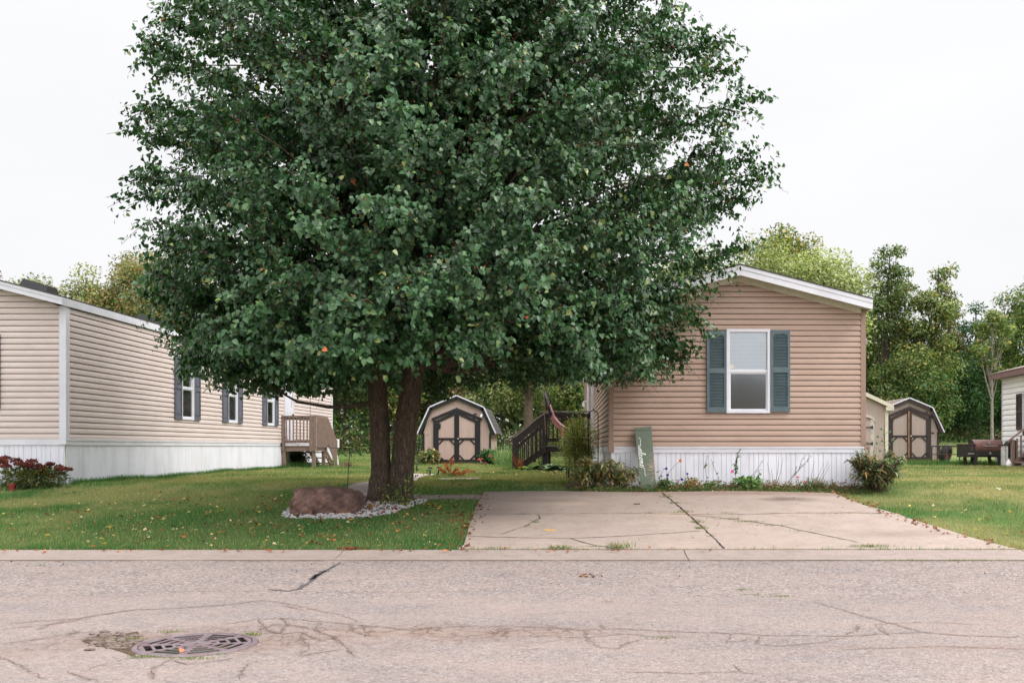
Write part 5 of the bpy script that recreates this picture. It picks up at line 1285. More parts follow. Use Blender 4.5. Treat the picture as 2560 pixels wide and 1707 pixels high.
# low boughs hanging towards the street and over the path
extra = np.array([[-4.4, 12.3, 2.55], [-3.3, 12.1, 2.45], [-2.6, 12.3, 2.5], [-2.0, 12.8, 2.75], [-5.6, 14.6, 2.55], [-6.1, 15.6, 2.9], [-4.9, 14.5, 2.45], [-1.1, 13.3, 2.95], [-.3, 14.2, 2.85], [.5, 15.3, 2.75], [.9, 16.2, 2.75], [1.4, 16.4, 3.0],
                  [-3.9, 16.9, 2.5], [-4.8, 16.3, 2.4], [-.7, 17.2, 2.7], [-1.5, 18.0, 2.6], [-.6, 18.6, 2.7], [-4.2, 12.6, 3.3], [-2.7, 12.2, 3.4], [-1.2, 12.6, 3.9], [-6.4, 16.2, 3.1], [-6.0, 16.2, 2.75], [-2.9, 13.2, 2.45], [-3.9, 13.0, 2.4], [-5.3, 15.5, 2.4]])
# inner boughs that close the middle of the crown
ni = 320; zi = np.interp(RNG.random(ni), [0, .25, 1], [2.9, 4.0, 8.8]); ti = RNG.uniform(0, 2 * PI, ni); ax_, ay_ = env(ti, zi); fi_ = RNG.uniform(.22, .72, ni)
inner = np.stack([-2.2 + (ax_ + 2.2) * fi_, TY + (ay_ - TY) * fi_, zi], 1)
nsh = nb + len(extra); tips = np.concatenate([tips, extra, inner]); nb = len(tips); isin = np.arange(nb) >= nsh
rad_ = np.hypot(tips[:, 0] + 2.6, tips[:, 1] - TY)
base_ = np.stack([-2.6 + (tips[:, 0] + 2.6) * .3, TY + (tips[:, 1] - TY) * .3, np.maximum(tips[:, 2] - rad_ * .30 + .1, 2.7)], 1)
base_[:, 2] = np.where(tips[:, 2] < 3.4, np.maximum(tips[:, 2] + .45, 2.7), base_[:, 2])
midp = (base_ + tips) / 2 + np.array([0, 0, .28]) + RNG.normal(0, .28, (nb, 3))
br = MB()
for i in range(nb):
    b0, m0, t0 = Vector(base_[i]) - TR, Vector(midp[i]) - TR, Vector(tips[i]) - TR
    pts = [b0, b0.lerp(m0, .5) + Vector((0, 0, .05)), m0, m0.lerp(t0, .5) + Vector((0, 0, .04)), t0]
    br.tube(pts, [.022, .017, .013, .009, .005], 5, False)
for i in range(0, nb, 9):
    a = Vector((-.25 if tips[i][0] < -2.9 else .35, 0, min(max(2.3, base_[i][2] - TZ - 1.6), 7.5))); b = Vector(base_[i]) - TR
    br.tube([a, a.lerp(b, .5) + Vector((0, 0, -.12)), b], [.075, .05, .032], 7, False)
br.tube([(-.2, 0, 1.62), (-.6, -.02, 1.55), (-1.0, -.05, 1.53), (-1.5, -.1, 1.62), (-2.0, -.1, 1.9)], [.05, .035, .028, .02, .01], 8)
part('branch', br, 'bark', tree)
# twigs and leaves
nt_ = 38; T0 = np.repeat(np.arange(nb), nt_); nT = len(T0)
s_ = np.where(isin[T0], RNG.beta(1.4, 1.0, nT), RNG.beta(2.6, 1.1, nT))[:, None]
bp = (1 - s_) ** 2 * base_[T0] + 2 * s_ * (1 - s_) * midp[T0] + s_ ** 2 * tips[T0]
outw = nrm(np.stack([bp[:, 0] + 2.4, bp[:, 1] - TY, (bp[:, 2] - 4.8) * .35], 1))
bdir = nrm(tips[T0] - base_[T0])
td = nrm(outw * .35 + bdir * .35 + rdir(nT) * .75 + np.array([0, 0, .12])); tl = RNG.uniform(.24, .60, nT)
vis = (bp[:, 2] < 8.9) | (RNG.random(nT) < .5)
bp, td, tl, outw, s1 = bp[vis], td[vis], tl[vis], outw[vis], s_[vis]; nT = len(bp)
nl = 12; L0 = np.repeat(np.arange(nT), nl); t_ = (np.tile(np.arange(nl), nT) + RNG.random(nT * nl)) / nl
lp = bp[L0] + td[L0] * (tl[L0] * t_)[:, None] - np.array([0, 0, 1]) * (tl[L0] * t_ ** 2 * .28)[:, None] + RNG.normal(0, .02, (nT * nl, 3))
ld = nrm(np.array([0, 0, -1]) * .5 + outw[L0] * .3 + rdir(len(L0)) * .7); ln_ = nrm(outw[L0] * .75 + np.array([0, 0, .62]) + rdir(len(L0)) * .42)
Lsz = RNG.uniform(.058, .098, len(L0)); Lsz[t_ > .92] *= .75; Lsz[isin[T0][vis][L0]] *= 1.15
cc = cols(len(L0), ((54, 88, 54), (66, 102, 64), (42, 75, 44), (82, 112, 68), (56, 92, 50)), jit=.16)
bn = np.repeat(RNG.normal(1, .12, nb), nt_)[vis][L0][:, None]; cc = np.clip(cc * bn, .004, 1)
ytip = (t_ > .84) & (RNG.random(len(L0)) < .07); cc[ytip] = cols(ytip.sum(), ((128, 142, 84), (150, 156, 92), (112, 134, 72)))
od = RNG.random(len(L0)) < .0005; cc[od] = cols(od.sum(), ((196, 110, 50), (180, 90, 60)))
keep = lp[:, 2] - Lsz * .6 > np.where(lp[:, 0] > -2.4, 2.1 + .055 * (lp[:, 1] - 12), 1.96 + .045 * (lp[:, 1] - 12)) + RNG.normal(0, .05, len(L0))
ax2, ay2 = env(np.arctan2(lp[:, 1] - TY, lp[:, 0] + 2.2), np.clip(lp[:, 2], 1.8, 11.2)); keep &= np.hypot(lp[:, 0] + 2.2, lp[:, 1] - TY) < np.hypot(ax2 + 2.2, ay2 - TY) * 1.07 + .12
lf = Leaves(); lf.heart(lp[keep] - np.array(TR), ld[keep], ln_[keep], Lsz[keep], Lsz[keep] * .94, cc[keep], .16, .14)
lf.build('crown', 'pearleaf', tree)
tw = MB()
for i in range(0, nT, 3):
    if bp[i, 2] < 2.65: continue
    a = Vector(bp[i]) - TR; d = Vector(td[i]) * tl[i]; tw.tube([a, a + d * .5 - Vector((0, 0, .05)) * tl[i], a + d - Vector((0, 0, .28)) * tl[i]], [.006, .004, .003], 3, False)
part('twig', tw, 'bark', tree)
# fruit
fi = RNG.choice(nT, 3200, replace=False); fi = fi[(bp[fi, 2] < 8.6) & (bp[fi, 2] > 2.7)]; k = 5; f0 = np.repeat(fi, k); tt = RNG.uniform(.2, .9, len(f0))
fp = bp[f0] + td[f0] * (tl[f0] * tt)[:, None] + RNG.normal(0, .035, (len(f0), 3)) - np.array([0, 0, .05]) - np.array(TR)
octv = np.array([[1, 0, 0], [0, 1, 0], [-1, 0, 0], [0, -1, 0], [0, 0, 1], [0, 0, -1]]) * .0115
octf = np.array([[0, 1, 4], [1, 2, 4], [2, 3, 4], [3, 0, 4], [1, 0, 5], [2, 1, 5], [3, 2, 5], [0, 3, 5]])
V = (fp[:, None, :] + octv[None]).reshape(-1, 3); Fc = (np.arange(len(fp))[:, None, None] * 6 + octf[None]).reshape(-1, 3)
fc = np.repeat(cols(len(fp), ((168, 98, 62), (146, 78, 50), (190, 120, 80))), 6, 0)
fo = npmesh('fruit', V, [Fc], 'petal', tree, fc); tag(fo, 'small brown pears in loose clusters', kind='stuff')

# ================================================================== PLANTS
def at(u, v, y=None):
    if y is None: return G(u, v)
    p = P(u, v, y); p.z = h(p.x, y); return p
def bush(name, label, cat, loc, r, hh, n, pal, L, Wd, stem='bark_bg', kind='mid', nst=14, flowers=None, group=None, w=None, up=.3, z0=.1, stemr=.006, shell=.55, droop=.2):
    t = thing(name, label, cat, loc, 0, group)
    q = rdir(n) * (RNG.random((n, 1)) ** shell); p = q * np.array([r[0], r[1], hh / 2 * (1 - z0)]) + np.array([0, 0, hh / 2 * (1 + z0)])
    p[:, 2] = np.maximum(p[:, 2], .02); p += RNG.normal(0, .03, p.shape)
    p[:, 0] *= (.65 + .35 * np.clip(p[:, 2] / hh * 2, 0, 1)); p[:, 1] *= (.65 + .35 * np.clip(p[:, 2] / hh * 2, 0, 1))
    out = nrm(q * np.array([1, 1, .5]) + 1e-6); d = nrm(out * .7 + rdir(n) * .6 + np.array([0, 0, up - droop])); nn = nrm(np.array([0, 0, 1.0]) + out * .5 + rdir(n) * .5)
    LL_ = L * RNG.uniform(.6, 1.25, n); lv = Leaves()
    if kind == 'mid': lv.heart(p, d, nn, LL_, LL_ * Wd, cols(n, pal, w), .25, .12)
    else: lv.diam(p, d, nn, LL_, LL_ * Wd, cols(n, pal, w), .45, .08)
    lv.build('foliage', 'leafy', t)
    mb = MB()
    for i in range(nst):
        a = random.uniform(0, 2 * PI); rr_ = random.uniform(.2, .9); tip = Vector((math.cos(a) * r[0] * rr_, math.sin(a) * r[1] * rr_, hh * random.uniform(.55, .97)))
        b = Vector((math.cos(a) * r[0] * .15, math.sin(a) * r[1] * .15, -.02)); mb.tube([b, b.lerp(tip, .5) + Vector((0, 0, hh * .08)), tip], [stemr, stemr * .8, stemr * .5], 5)
    part('stem', mb, stem, t)
    for f in (flowers or []):
        (fx, fy, fz, fr_, fpal, style) = f; flower(t, (fx, fy, fz), fr_, fpal, style)
    return t
def flower(t, c, r, pal, style='head', name='flower'):
    lv = Leaves(); c = np.array(c, float)
    if style == 'head':
        n = 70; q = rdir(n); q[:, 1] = -np.abs(q[:, 1]); q[:, 2] = np.abs(q[:, 2]) * .9; p = c + q * r * .8; lv.diam(p, rdir(n), q, r * .5, r * .45, cols(n, pal), .5, .1)
    elif style == 'disc':
        n = 8; a = np.arange(n) * 2 * PI / n; d = np.stack([np.cos(a), -.25 * np.ones(n), np.sin(a)], 1); lv.diam(np.repeat(c[None], n, 0), d, np.tile([[0, -1., .2]], (n, 1)), r, r * .95, cols(n, pal), .65, .1)
    elif style == 'flat':
        n = 150; a = RNG.uniform(0, 2 * PI, n); rr_ = np.sqrt(RNG.random(n)) * r; p = c + np.stack([rr_ * np.cos(a), rr_ * np.sin(a), -rr_ ** 2 / r * .3 + RNG.uniform(-.02, .014, n)], 1); lv.diam(p, rdir(n) * np.array([1, 1, .8]), rdir(n) + np.array([0, -.6, .3]), .034, .03, cols(n, pal), .5)
    elif style == 'trumpet':
        n = 6; a = np.arange(n) * 2 * PI / n; d = np.stack([.9 + 0 * a, .5 * np.cos(a), .5 * np.sin(a)], 1); lv.diam(np.repeat(c[None], n, 0), d, rdir(n), r, r * .4, cols(n, pal), .6, .1)
    return lv.build(name, 'petal', t)
GRN = ((84, 112, 62), (66, 94, 50), (104, 126, 70)); 
# sucker shoots climbing the foot of the pear tree
vl = P(1010, 1262, 15.95); vl.z = h(vl.x, 15.95) - .02
vt = thing('climbing_vine', 'bright green leafy shoots climbing the foot of the pear trunks', 'vine', vl)
n = 260; x = RNG.normal(0, .17, n); z = np.abs(RNG.normal(.1, .25, n)); z = np.where(x > .05, z * 1.3, z * .7); y = -.09 + np.abs(x) * .2 - RNG.random(n) * .08
lv = Leaves(); p = np.stack([x, y, z], 1); L = RNG.uniform(.02, .042, n); lv.heart(p, rdir(n) + np.array([0, -.3, -.3]), rdir(n) * .5 + np.array([0, -.8, .6]), L, L, cols(n, ((120, 148, 66), (150, 168, 78), (86, 118, 56), (60, 96, 48))), .1, .1)
lv.build('foliage', 'leafy', vt); mb = MB()
for i in range(9):
    x0 = random.uniform(-.3, .3); mb.tube([(x0 * .3, -.06, 0), (x0 * .8, -.12, .25), (x0 * 1.1 + random.uniform(-.1, .1), -.12, random.uniform(.35, .75))], [.006, .004, .002], 4)
part('stem', mb, 'bark_bg', vt)

# sedum clump at the left house and its pot
sd_ = at(80, 1218, 17.55)
t = thing('sedum', 'sedum clump with flat dark red flower heads in front of the white skirting', 'flowering plant', sd_)
n = 2600; q = rdir(n) * RNG.random((n, 1)) ** .5; p = q * np.array([.68, .22, .2]) + np.array([0, 0, .2]); p[:, 2] = np.abs(p[:, 2]); L = RNG.uniform(.03, .07, n)
lv = Leaves(); lv.heart(p, q + rdir(n) * .5 + np.array([0, 0, .3]), rdir(n) * .5 + np.array([0, 0, 1]), L, L * .6, cols(n, ((74, 94, 52), (96, 112, 64), (52, 74, 38), (118, 126, 84), (140, 124, 66))), .2, .1); lv.build('foliage', 'leafy', t)
mb = MB(); heads = []
for (u, v, r_) in [(14, 1141, 11), (6, 1148, 9), (41, 1147, 10), (81, 1149, 10), (46, 1157, 7), (8, 1153, 7), (14, 1161, 9), (75, 1158, 10), (97, 1161, 5), (115, 1165, 9), (125, 1157, 8), (98, 1168, 9), (147, 1164, 7), (167, 1169, 10), (145, 1171, 5), (153, 1181, 7), (93, 1180, 6), (104, 1179, 6), (115, 1182, 6), (65, 1177, 8), (128, 1187, 4), (-20, 1148, 10), (-35, 1155, 9), (110, 1172, 8), (58, 1158, 5), (74, 1164, 6)]:
    yy = 17.55 + random.uniform(-.15, .15); c = P(u, v, yy) - sd_; r_ = r_ * yy / F * 1.35; flower(t, c, r_, ((124, 58, 50), (98, 46, 48), (86, 46, 56), (140, 76, 54)), 'flat', 'flower_head')
    mb.tube([(c.x * .8, c.y * .5, 0), (c.x * .95, c.y, c.z * .6), (c.x, c.y, c.z - .06)], [.006, .005, .005], 4)
    for k in range(6):
        a = k * PI / 3; mb.tube([(c.x, c.y, c.z - .06), (c.x + math.cos(a) * r_ * .7, c.y + math.sin(a) * r_ * .7, c.z - .012)], [.003, .002], 3, False)
part('stem', mb, paint('sedum_stem', S(124, 140, 90), S(96, 116, 70)), t)
pt_ = at(30, 1222, 17.36); t = thing('flower_pot', 'small red clay pot half hidden under the red sedum', 'pot', pt_)
mb = MB(); mb.lathe([(.035, 0), (.055, .10), (.062, .10), (.062, .125), (.052, .125), (.048, .09)], n=16); part('pot', mb, 'redpl', t)

# hydrangeas and tall blooms by the center shed
bush('hydrangea', 'hydrangea turning yellow at the left corner of the black trimmed shed door', 'shrub', at(1073, 1163, 35.3), (.38, .28), .55, 700, ((104, 128, 78), (84, 108, 60), (190, 176, 130), (200, 150, 110), (70, 92, 52)), .11, .7, z0=.05)
hyl = at(1226, 1165, 35.2)
t = bush('hydrangea', 'hydrangea with pink flower heads at the right side of the black trimmed shed door', 'shrub', hyl, (.42, .3), .5, 800, ((62, 96, 58), (48, 80, 46), (84, 116, 70)), .12, .75, z0=.05)
for (u, v, r_) in [(1199, 1150, 5), (1225.5, 1141, 4.5), (1238, 1147, 5), (1206, 1147, 3), (1214, 1157, 2.5), (1187, 1163, 3)]:
    flower(t, P(u, v, 34.85) - hyl, r_ * 35 / F, ((206, 96, 100), (220, 130, 130), (186, 76, 84)), 'head')
wp = at(1262, 1163, 35.0)
bush('shrub', 'pale cream leafed low shrub right of the pink hydrangea', 'shrub', wp, (.36, .3), .48, 700, ((176, 170, 130), (150, 150, 96), (112, 128, 74), (206, 200, 176)), .09, .45, 'bark_bg', 'diam', z0=.02)
bush('flower_clump', 'pink blooms and weeds at the left wall of the black trimmed shed', 'flowering plant', at(1047, 1156, 37.0), (.22, .3), 1.15, 600, GRN + ((200, 190, 180),), .09, .5, kind='diam', z0=.02, flowers=[(-.15, -.3, 1.2, .05, ((214, 130, 170),), 'head'), (.0, -.3, 1.1, .05, ((214, 130, 170),), 'head')])
tl_ = at(1290, 1155, 34.0); t = thing('flower_clump', 'tall thin white flowers leaning beside the right wall of the center shed', 'flowering plant', tl_)
n = 420; a = RNG.uniform(0, 2 * PI, n); lv = Leaves(); b0 = np.stack([RNG.uniform(-.75, .35, n), RNG.uniform(-.3, .8, n), np.zeros(n)], 1)
lv.strap(b0, np.stack([RNG.normal(.1, .28, n), RNG.normal(0, .2, n), np.ones(n)], 1), np.stack([np.cos(a) * .2, np.sin(a) * .2, -.15 * np.ones(n)], 1), RNG.uniform(.4, 1.0, n), .012, cols(n, ((120, 146, 96), (150, 168, 120), (96, 128, 72)))); lv.build('foliage', 'leafy', t)
lv = Leaves(); n = 60; c = np.stack([RNG.uniform(-.6, .5, n), RNG.uniform(-.3, .5, n), RNG.uniform(.6, 1.12, n)], 1); c = np.repeat(c, 4, 0); lv.diam(c, rdir(240), rdir(240), .028, .024, cols(240, ((236, 234, 234), (240, 214, 226)), jit=.03)); tag(lv.build('blossoms', 'petal', t), kind='stuff')
bush('mum', 'dead brown flower mound in the lawn right of the hook pole', 'plant', at(869, 1169), (.26, .22), .16, 700, ((128, 98, 84), (96, 72, 62), (150, 124, 104)), .05, .3, kind='diam', z0=0)
# orange barberry shoots
ob = at(1125, 1193); t = thing('barberry', 'sprawling bare shrub with orange red leaves before the center shed', 'shrub', ob); mb = MB(); lv = Leaves()
for (u, v) in [(1098, 1172), (1112, 1160), (1130, 1147), (1105, 1178), (1150, 1180), (1170, 1176), (1188, 1178), (1145, 1170), (1160, 1186), (1135, 1182), (1120, 1168)]:
    c = P(u, v, ob.y + random.uniform(-.2, .2)) - ob; mb.tube([(0, 0, 0), Vector(c) * .5 + Vector((0, 0, .04)), c], [.006, .005, .003], 4); n = 75
    tt = RNG.uniform(.55, 1, n)[:, None]; p = np.array(c)[None] * tt + RNG.normal(0, .022, (n, 3)) + np.array([0, 0, .02]); L = RNG.uniform(.02, .035, n); lv.heart(p, rdir(n), rdir(n) + np.array([0, -.5, .5]), L, L * .8, cols(n, ((190, 92, 52), (166, 72, 44), (206, 120, 72), (140, 70, 50))))
lv.build('foliage', 'leafy', t); part('stem', mb, 'bark_bg', t)

# hostas before the dark deck
def hosta(label, u, v, y, n, r, pal, edge=True, L=.34):
    l = at(u, v, y); t = thing('hosta', label, 'hosta', l, 0, 'hostas along the dark deck'); a = RNG.uniform(0, 2 * PI, n); e = RNG.uniform(.3, 1.3, n)
    d = np.stack([np.cos(a) * np.cos(e), np.sin(a) * np.cos(e), np.sin(e)], 1); bend = np.stack([np.cos(a) * .35, np.sin(a) * .35, -.55 * np.ones(n)], 1); p = np.stack([np.cos(a) * .03, np.sin(a) * .03, np.zeros(n)], 1)
    lv = Leaves(); LL_ = L * RNG.uniform(.7, 1.2, n); lv.strap(p, d, bend, LL_, LL_ * .42, cols(n, pal), 6); lv.build('foliage', 'leafy', t)
    if edge:
        lv = Leaves(); side = nrm(np.cross(d, np.array([0, 0, 1.0]))); lv.strap(p + side * .01 + np.array([0, 0, .006]), d, bend * 1.02, LL_ * 1.01, LL_ * .12, cols(n, ((214, 216, 190), (196, 206, 168))), 6); lv.build('leaf_edge', 'leafy', t)
HP = ((80, 112, 66), (96, 128, 80), (66, 98, 58))
hosta('large hosta with white leaf edges, middle of the row before the dark deck', 1372, 1180, 27.9, 26, .4, HP, True, .46); hosta('hosta with white stripes, right end of the row before the dark deck', 1398, 1181, 27.6, 26, .4, HP, True, .46)
hosta('small yellow green hosta at the foot of the dark stair', 1306, 1179, 28.2, 30, .3, ((130, 150, 76), (104, 132, 64), (166, 172, 96)), False, .3); hosta('plain dark green hosta, second from the dark newel post', 1336, 1180, 28.3, 24, .3, ((62, 96, 54), (54, 86, 48)), False, .36)
t = thing('daylily', 'dry orange brown daylily leaves against the bottom post of the dark stair', 'plant', at(1299, 1176, 28.3)); n = 40; lv = Leaves()
lv.strap(np.stack([RNG.normal(0, .05, n), RNG.normal(0, .05, n), np.zeros(n)], 1), np.stack([RNG.normal(-.1, .22, n), RNG.normal(0, .2, n), np.ones(n)], 1), np.stack([RNG.normal(-.1, .1, n), 0 * np.ones(n), -.1 * np.ones(n)], 1), RNG.uniform(.3, .62, n), .014, cols(n, ((178, 96, 56), (140, 78, 52), (116, 72, 56)))); lv.build('foliage', 'leafy', t)
# shrubs at the left corner of the tan home
RB = ((150, 162, 92), (128, 146, 76), (176, 174, 112), (176, 128, 76), (112, 130, 66), (206, 200, 156), (138, 156, 82))
bush('rose_bush', 'fine leafed green and rust rose bush at the left corner of the tan home', 'shrub', at(1448, 1200, 20.6), (.44, .38), 1.34, 7500, RB, .042, .6, nst=22, kind='diam', z0=.1, up=.2)
bush('rose_bush', 'thin upright green shoots rising above the left side of the rose bush', 'shrub', at(1420, 1200, 21.6), (.16, .16), 1.25, 500, ((128, 144, 72), (100, 120, 58)), .04, .6, nst=10, kind='diam', z0=.3)
PB = ((150, 164, 104), (172, 174, 124), (126, 140, 82), (206, 192, 158), (180, 122, 84), (100, 122, 72), (170, 130, 98), (120, 146, 90))
def peony(name, label, loc, r, hh, n, pal, L=.10, Wd=.28, nst=16):
    t = thing(name, label, 'shrub', loc); mb = MB(); lv = Leaves(); ns = nst * 3
    for i in range(ns):
        a = random.uniform(0, 2 * PI); q = math.sqrt(random.random()); tip = Vector((math.cos(a) * r[0] * q, math.sin(a) * r[1] * q, hh * random.uniform(.5, 1) * (1 - .3 * q))); b = Vector((math.cos(a) * r[0] * .18 * q, math.sin(a) * r[1] * .18, -.02))
        m = b.lerp(tip, .5) + Vector((0, 0, hh * .1)); 
        if i % 3 == 0: mb.tube([b, m, tip], [.006, .005, .003], 4)
        k = n // ns; tt = RNG.uniform(.35, 1, k)[:, None]; bb, mm_, tp = np.array(b), np.array(m), np.array(tip); p = (1 - tt) ** 2 * bb + 2 * tt * (1 - tt) * mm_ + tt ** 2 * tp
        aa = RNG.uniform(0, 2 * PI, k); d = np.stack([np.cos(aa), np.sin(aa), RNG.normal(.1, .3, k)], 1); lv.strap(p, d, np.stack([np.cos(aa) * .1, np.sin(aa) * .1, -.45 * np.ones(k)], 1), L * RNG.uniform(.6, 1.3, k), L * Wd, cols(k, pal), 4)
    lv.build('foliage', 'leafy', t); part('stem', mb, 'bark_bg', t); return t
peony('peony', 'sprawling peony with drying green and rust leaves left of the welcome board', at(1478, 1226, 17.65), (.5, .34), .72, 2600, PB, .105, .24)
peony('peony', 'drooping peony branches against the skirting, just left of the welcome board', at(1550, 1222, 17.55), (.38, .16), .62, 1000, PB, .11, .22)
hosta('dark green strap leaves at the driveway edge under the large peony', 1472, 1238, 17.35, 12, .2, ((60, 90, 60), (48, 76, 50)), False, .2)
# bed in front of the skirting, left to right
def at_bed(u, y=17.5): p = P(u, 1225, y); p.z = h(p.x, y) + .01; return p
def sprig(name, label, cat, u, y, spec, pal, leafL=.03, stemc='bark_bg', wd=.8, fl=(), fill=None):
    l = at_bed(u, y); t = thing(name, label, cat, l); mb = MB(); lv = Leaves(); got = False
    for pts, nl_ in spec:
        w_ = [Vector(P(a, b, y + random.uniform(-.04, .04)) - l) for a, b in pts]; w_[0].z = max(w_[0].z, -.01); mb.tube(w_, [.0045] + [.0035] * (len(w_) - 2) + [.002], 4)
        if nl_:
            seg = RNG.integers(0, len(w_) - 1, nl_); tt = RNG.random(nl_)[:, None]; A = np.array([list(q) for q in w_]); p = A[seg] * (1 - tt) + A[seg + 1] * tt + RNG.normal(0, .008, (nl_, 3)); L = leafL * RNG.uniform(.6, 1.3, nl_)
            lv.heart(p, rdir(nl_) + np.array([0, -.2, -.2]), rdir(nl_) * .6 + np.array([0, -.6, .6]), L, L * wd, cols(nl_, pal)); got = True
    if fill:
        (cu_, cv_, ru, rv, nf) = fill; c = P(cu_, cv_, y) - l; sc = y / F; q = rdir(nf) * RNG.random((nf, 1)) ** .5; p = np.array(c) + q * np.array([ru * sc, .12, rv * sc]); p[:, 2] = np.maximum(p[:, 2], .01); L = leafL * RNG.uniform(.7, 1.4, nf)
        lv.heart(p, rdir(nf) + np.array([0, -.3, -.1]), rdir(nf) * .6 + np.array([0, -.7, .6]), L, L * wd, cols(nf, pal)); got = True
    if got: lv.build('foliage', 'leafy', t)
    part('stem', mb, stemc, t)
    for (fu, fv, r_, fp_, stl) in fl: flower(t, P(fu, fv, y - .06) - l, r_ * y / F, fp_, stl)
    return t
MG = ((86, 116, 62), (112, 140, 78), (66, 94, 50), (100, 110, 64)); PUR = ((78, 54, 150), (96, 70, 170))
sprig('daylily', 'single orange daylily bloom on a long leaning stalk right of the welcome board', 'flower', 1664, 17.45, [([(1662, 1212), (1672, 1180), (1688, 1162), (1697, 1155), (1700, 1151)], 0)], MG, fl=[(1696, 1151, 10, ((226, 128, 66), (236, 170, 96)), 'trumpet')], stemc=paint('stalk_green', S(96, 96, 70), S(84, 84, 60)))
sprig('morning_glory', 'morning glory with purple blooms at the right foot of the welcome board', 'flowering plant', 1665, 17.4, [([(1645, 1222), (1650, 1190), (1660, 1172)], 8), ([(1664, 1222), (1668, 1196), (1672, 1186)], 8), ([(1640, 1180), (1652, 1176)], 2)], MG + ((50, 60, 36),), .038, fl=[(1665.5, 1171, 4, PUR, 'disc'), (1669, 1187, 4, PUR, 'disc')], fill=(1664, 1210, 22, 17, 210))
sprig('nasturtium', 'low clump with orange leaves and small violet blooms, second plant right of the welcome board', 'flowering plant', 1725, 17.4, [([(1718, 1224), (1712, 1200), (1706, 1196)], 4), ([(1730, 1224), (1722, 1200), (1718, 1184)], 6), ([(1740, 1224), (1745, 1200)], 4)], MG + ((200, 120, 60), (150, 90, 56)), .03, fl=[(1704.5, 1198, 4, PUR, 'disc'), (1718, 1184, 3.4, PUR, 'disc'), (1796, 1214, 3, PUR, 'disc'), (1730, 1203, 3, ((226, 140, 50),), 'head'), (1728, 1212, 3.5, ((230, 150, 60),), 'head')], fill=(1728, 1206, 25, 15, 220))
sprig('vine', 'wispy vine with few heart leaves climbing the white skirting', 'vine', 1775, 17.62, [([(1768, 1222), (1766, 1190), (1763, 1160), (1768, 1142), (1772, 1140)], 4), ([(1766, 1165), (1764, 1162)], 3), ([(1800, 1205), (1790, 1180), (1782, 1160), (1777, 1145)], 6), ([(1785, 1206), (1800, 1190)], 0)], MG, .038, fill=(1775, 1212, 26, 10, 110))
sprig('loosestrife', 'upright green shoot with paired leaves and a magenta bloom by the skirting', 'flowering plant', 1842, 17.5, [([(1838, 1222), (1838, 1190), (1840, 1160), (1846, 1128)], 20), ([(1838, 1180), (1843, 1150), (1849, 1125)], 30), ([(1842, 1180), (1836, 1160)], 26)], ((70, 108, 56), (92, 128, 70), (60, 92, 48)), .055, wd=.36, fl=[(1830.5, 1178.5, 4.6, ((206, 60, 160), (220, 90, 180)), 'disc')])
sprig('morning_glory', 'heart leafed vine mound without blooms under the upright green shoot', 'vine', 1860, 17.38, [([(1830, 1226), (1850, 1205), (1878, 1190), (1893, 1172), (1905, 1150)], 6), ([(1870, 1222), (1890, 1196), (1905, 1180)], 6), ([(1800, 1212), (1840, 1205)], 8)], ((98, 134, 70), (124, 152, 86), (78, 110, 58)), .05, .95 and 'bark_bg', .95, fill=(1868, 1205, 40, 18, 330))
sprig('dead_stalk', 'bare dark cane with dried pods leaning right by the skirting', 'plant', 1895, 17.55, [([(1862, 1215), (1890, 1180), (1903, 1158), (1908, 1150)], 10), ([(1876, 1218), (1893, 1190), (1899, 1178)], 16), ([(1893, 1178), (1905, 1172)], 6)], ((84, 62, 56), (110, 84, 70)), .016, wd=.6)
t = thing('daylily', 'tan drying daylily clump with bare stalks in the middle of the bed', 'plant', at_bed(1930, 17.48)); n = 80; lv = Leaves()
lv.strap(np.stack([RNG.normal(0, .12, n), RNG.normal(0, .05, n), np.zeros(n)], 1), np.stack([RNG.normal(0, .5, n), RNG.normal(0, .25, n), np.ones(n)], 1), np.stack([RNG.normal(0, .3, n), RNG.normal(0, .1, n), -.5 * np.ones(n)], 1), RNG.uniform(.15, .42, n), .012, cols(n, ((176, 136, 104), (150, 104, 76), (130, 110, 78), (110, 120, 74)))); lv.build('foliage', 'leafy', t); mb = MB()
for (a, b) in (((1926, 1210), (1918, 1155)), ((1930, 1210), (1928, 1172)), ((1935, 1205), (1948, 1138)), ((1938, 1205), (1958, 1142))):
    p, q = P(*a, 17.5), P(*b, 17.55); l = at_bed(1930, 17.48); p.z = l.z; mb.tube([p - l, (p - l).lerp(q - l, .5) + Vector((.02, 0, 0)), q - l], [.005, .004, .002], 4)
part('stem', mb, 'crack', t)
sprig('rose', 'thorny rose cane leaning right with a pink bloom near its foot', 'rose', 1965, 17.5, [([(1962, 1214), (1990, 1182), (2010, 1160), (2028, 1140)], 34), ([(1996, 1178), (2004, 1150), (2016, 1135)], 12), ([(1985, 1190), (1992, 1165)], 12), ([(1990, 1205), (1996, 1195)], 4)], ((90, 66, 56), (84, 100, 58), (110, 120, 70), (120, 80, 66)), .026, wd=.6, fl=[(1994, 1193.5, 3.6, ((224, 60, 96), (236, 90, 120)), 'head')])
t = thing('ornamental_grass', 'arching green grass clump at the right end of the flower bed', 'grass clump', at_bed(2035, 17.45)); n = 230; lv = Leaves()
lv.strap(np.stack([RNG.normal(0, .1, n), RNG.normal(0, .05, n), np.zeros(n)], 1), np.stack([RNG.normal(.05, .55, n), RNG.normal(0, .25, n), np.ones(n)], 1), np.stack([RNG.normal(.1, .35, n), RNG.normal(0, .1, n), -.5 * np.ones(n)], 1), RNG.uniform(.2, .55, n), .010, cols(n, ((84, 108, 66), (108, 126, 80), (66, 88, 52), (150, 124, 80)))); lv.build('foliage', 'leafy', t)
mb = MB(); l = at_bed(2035, 17.45)
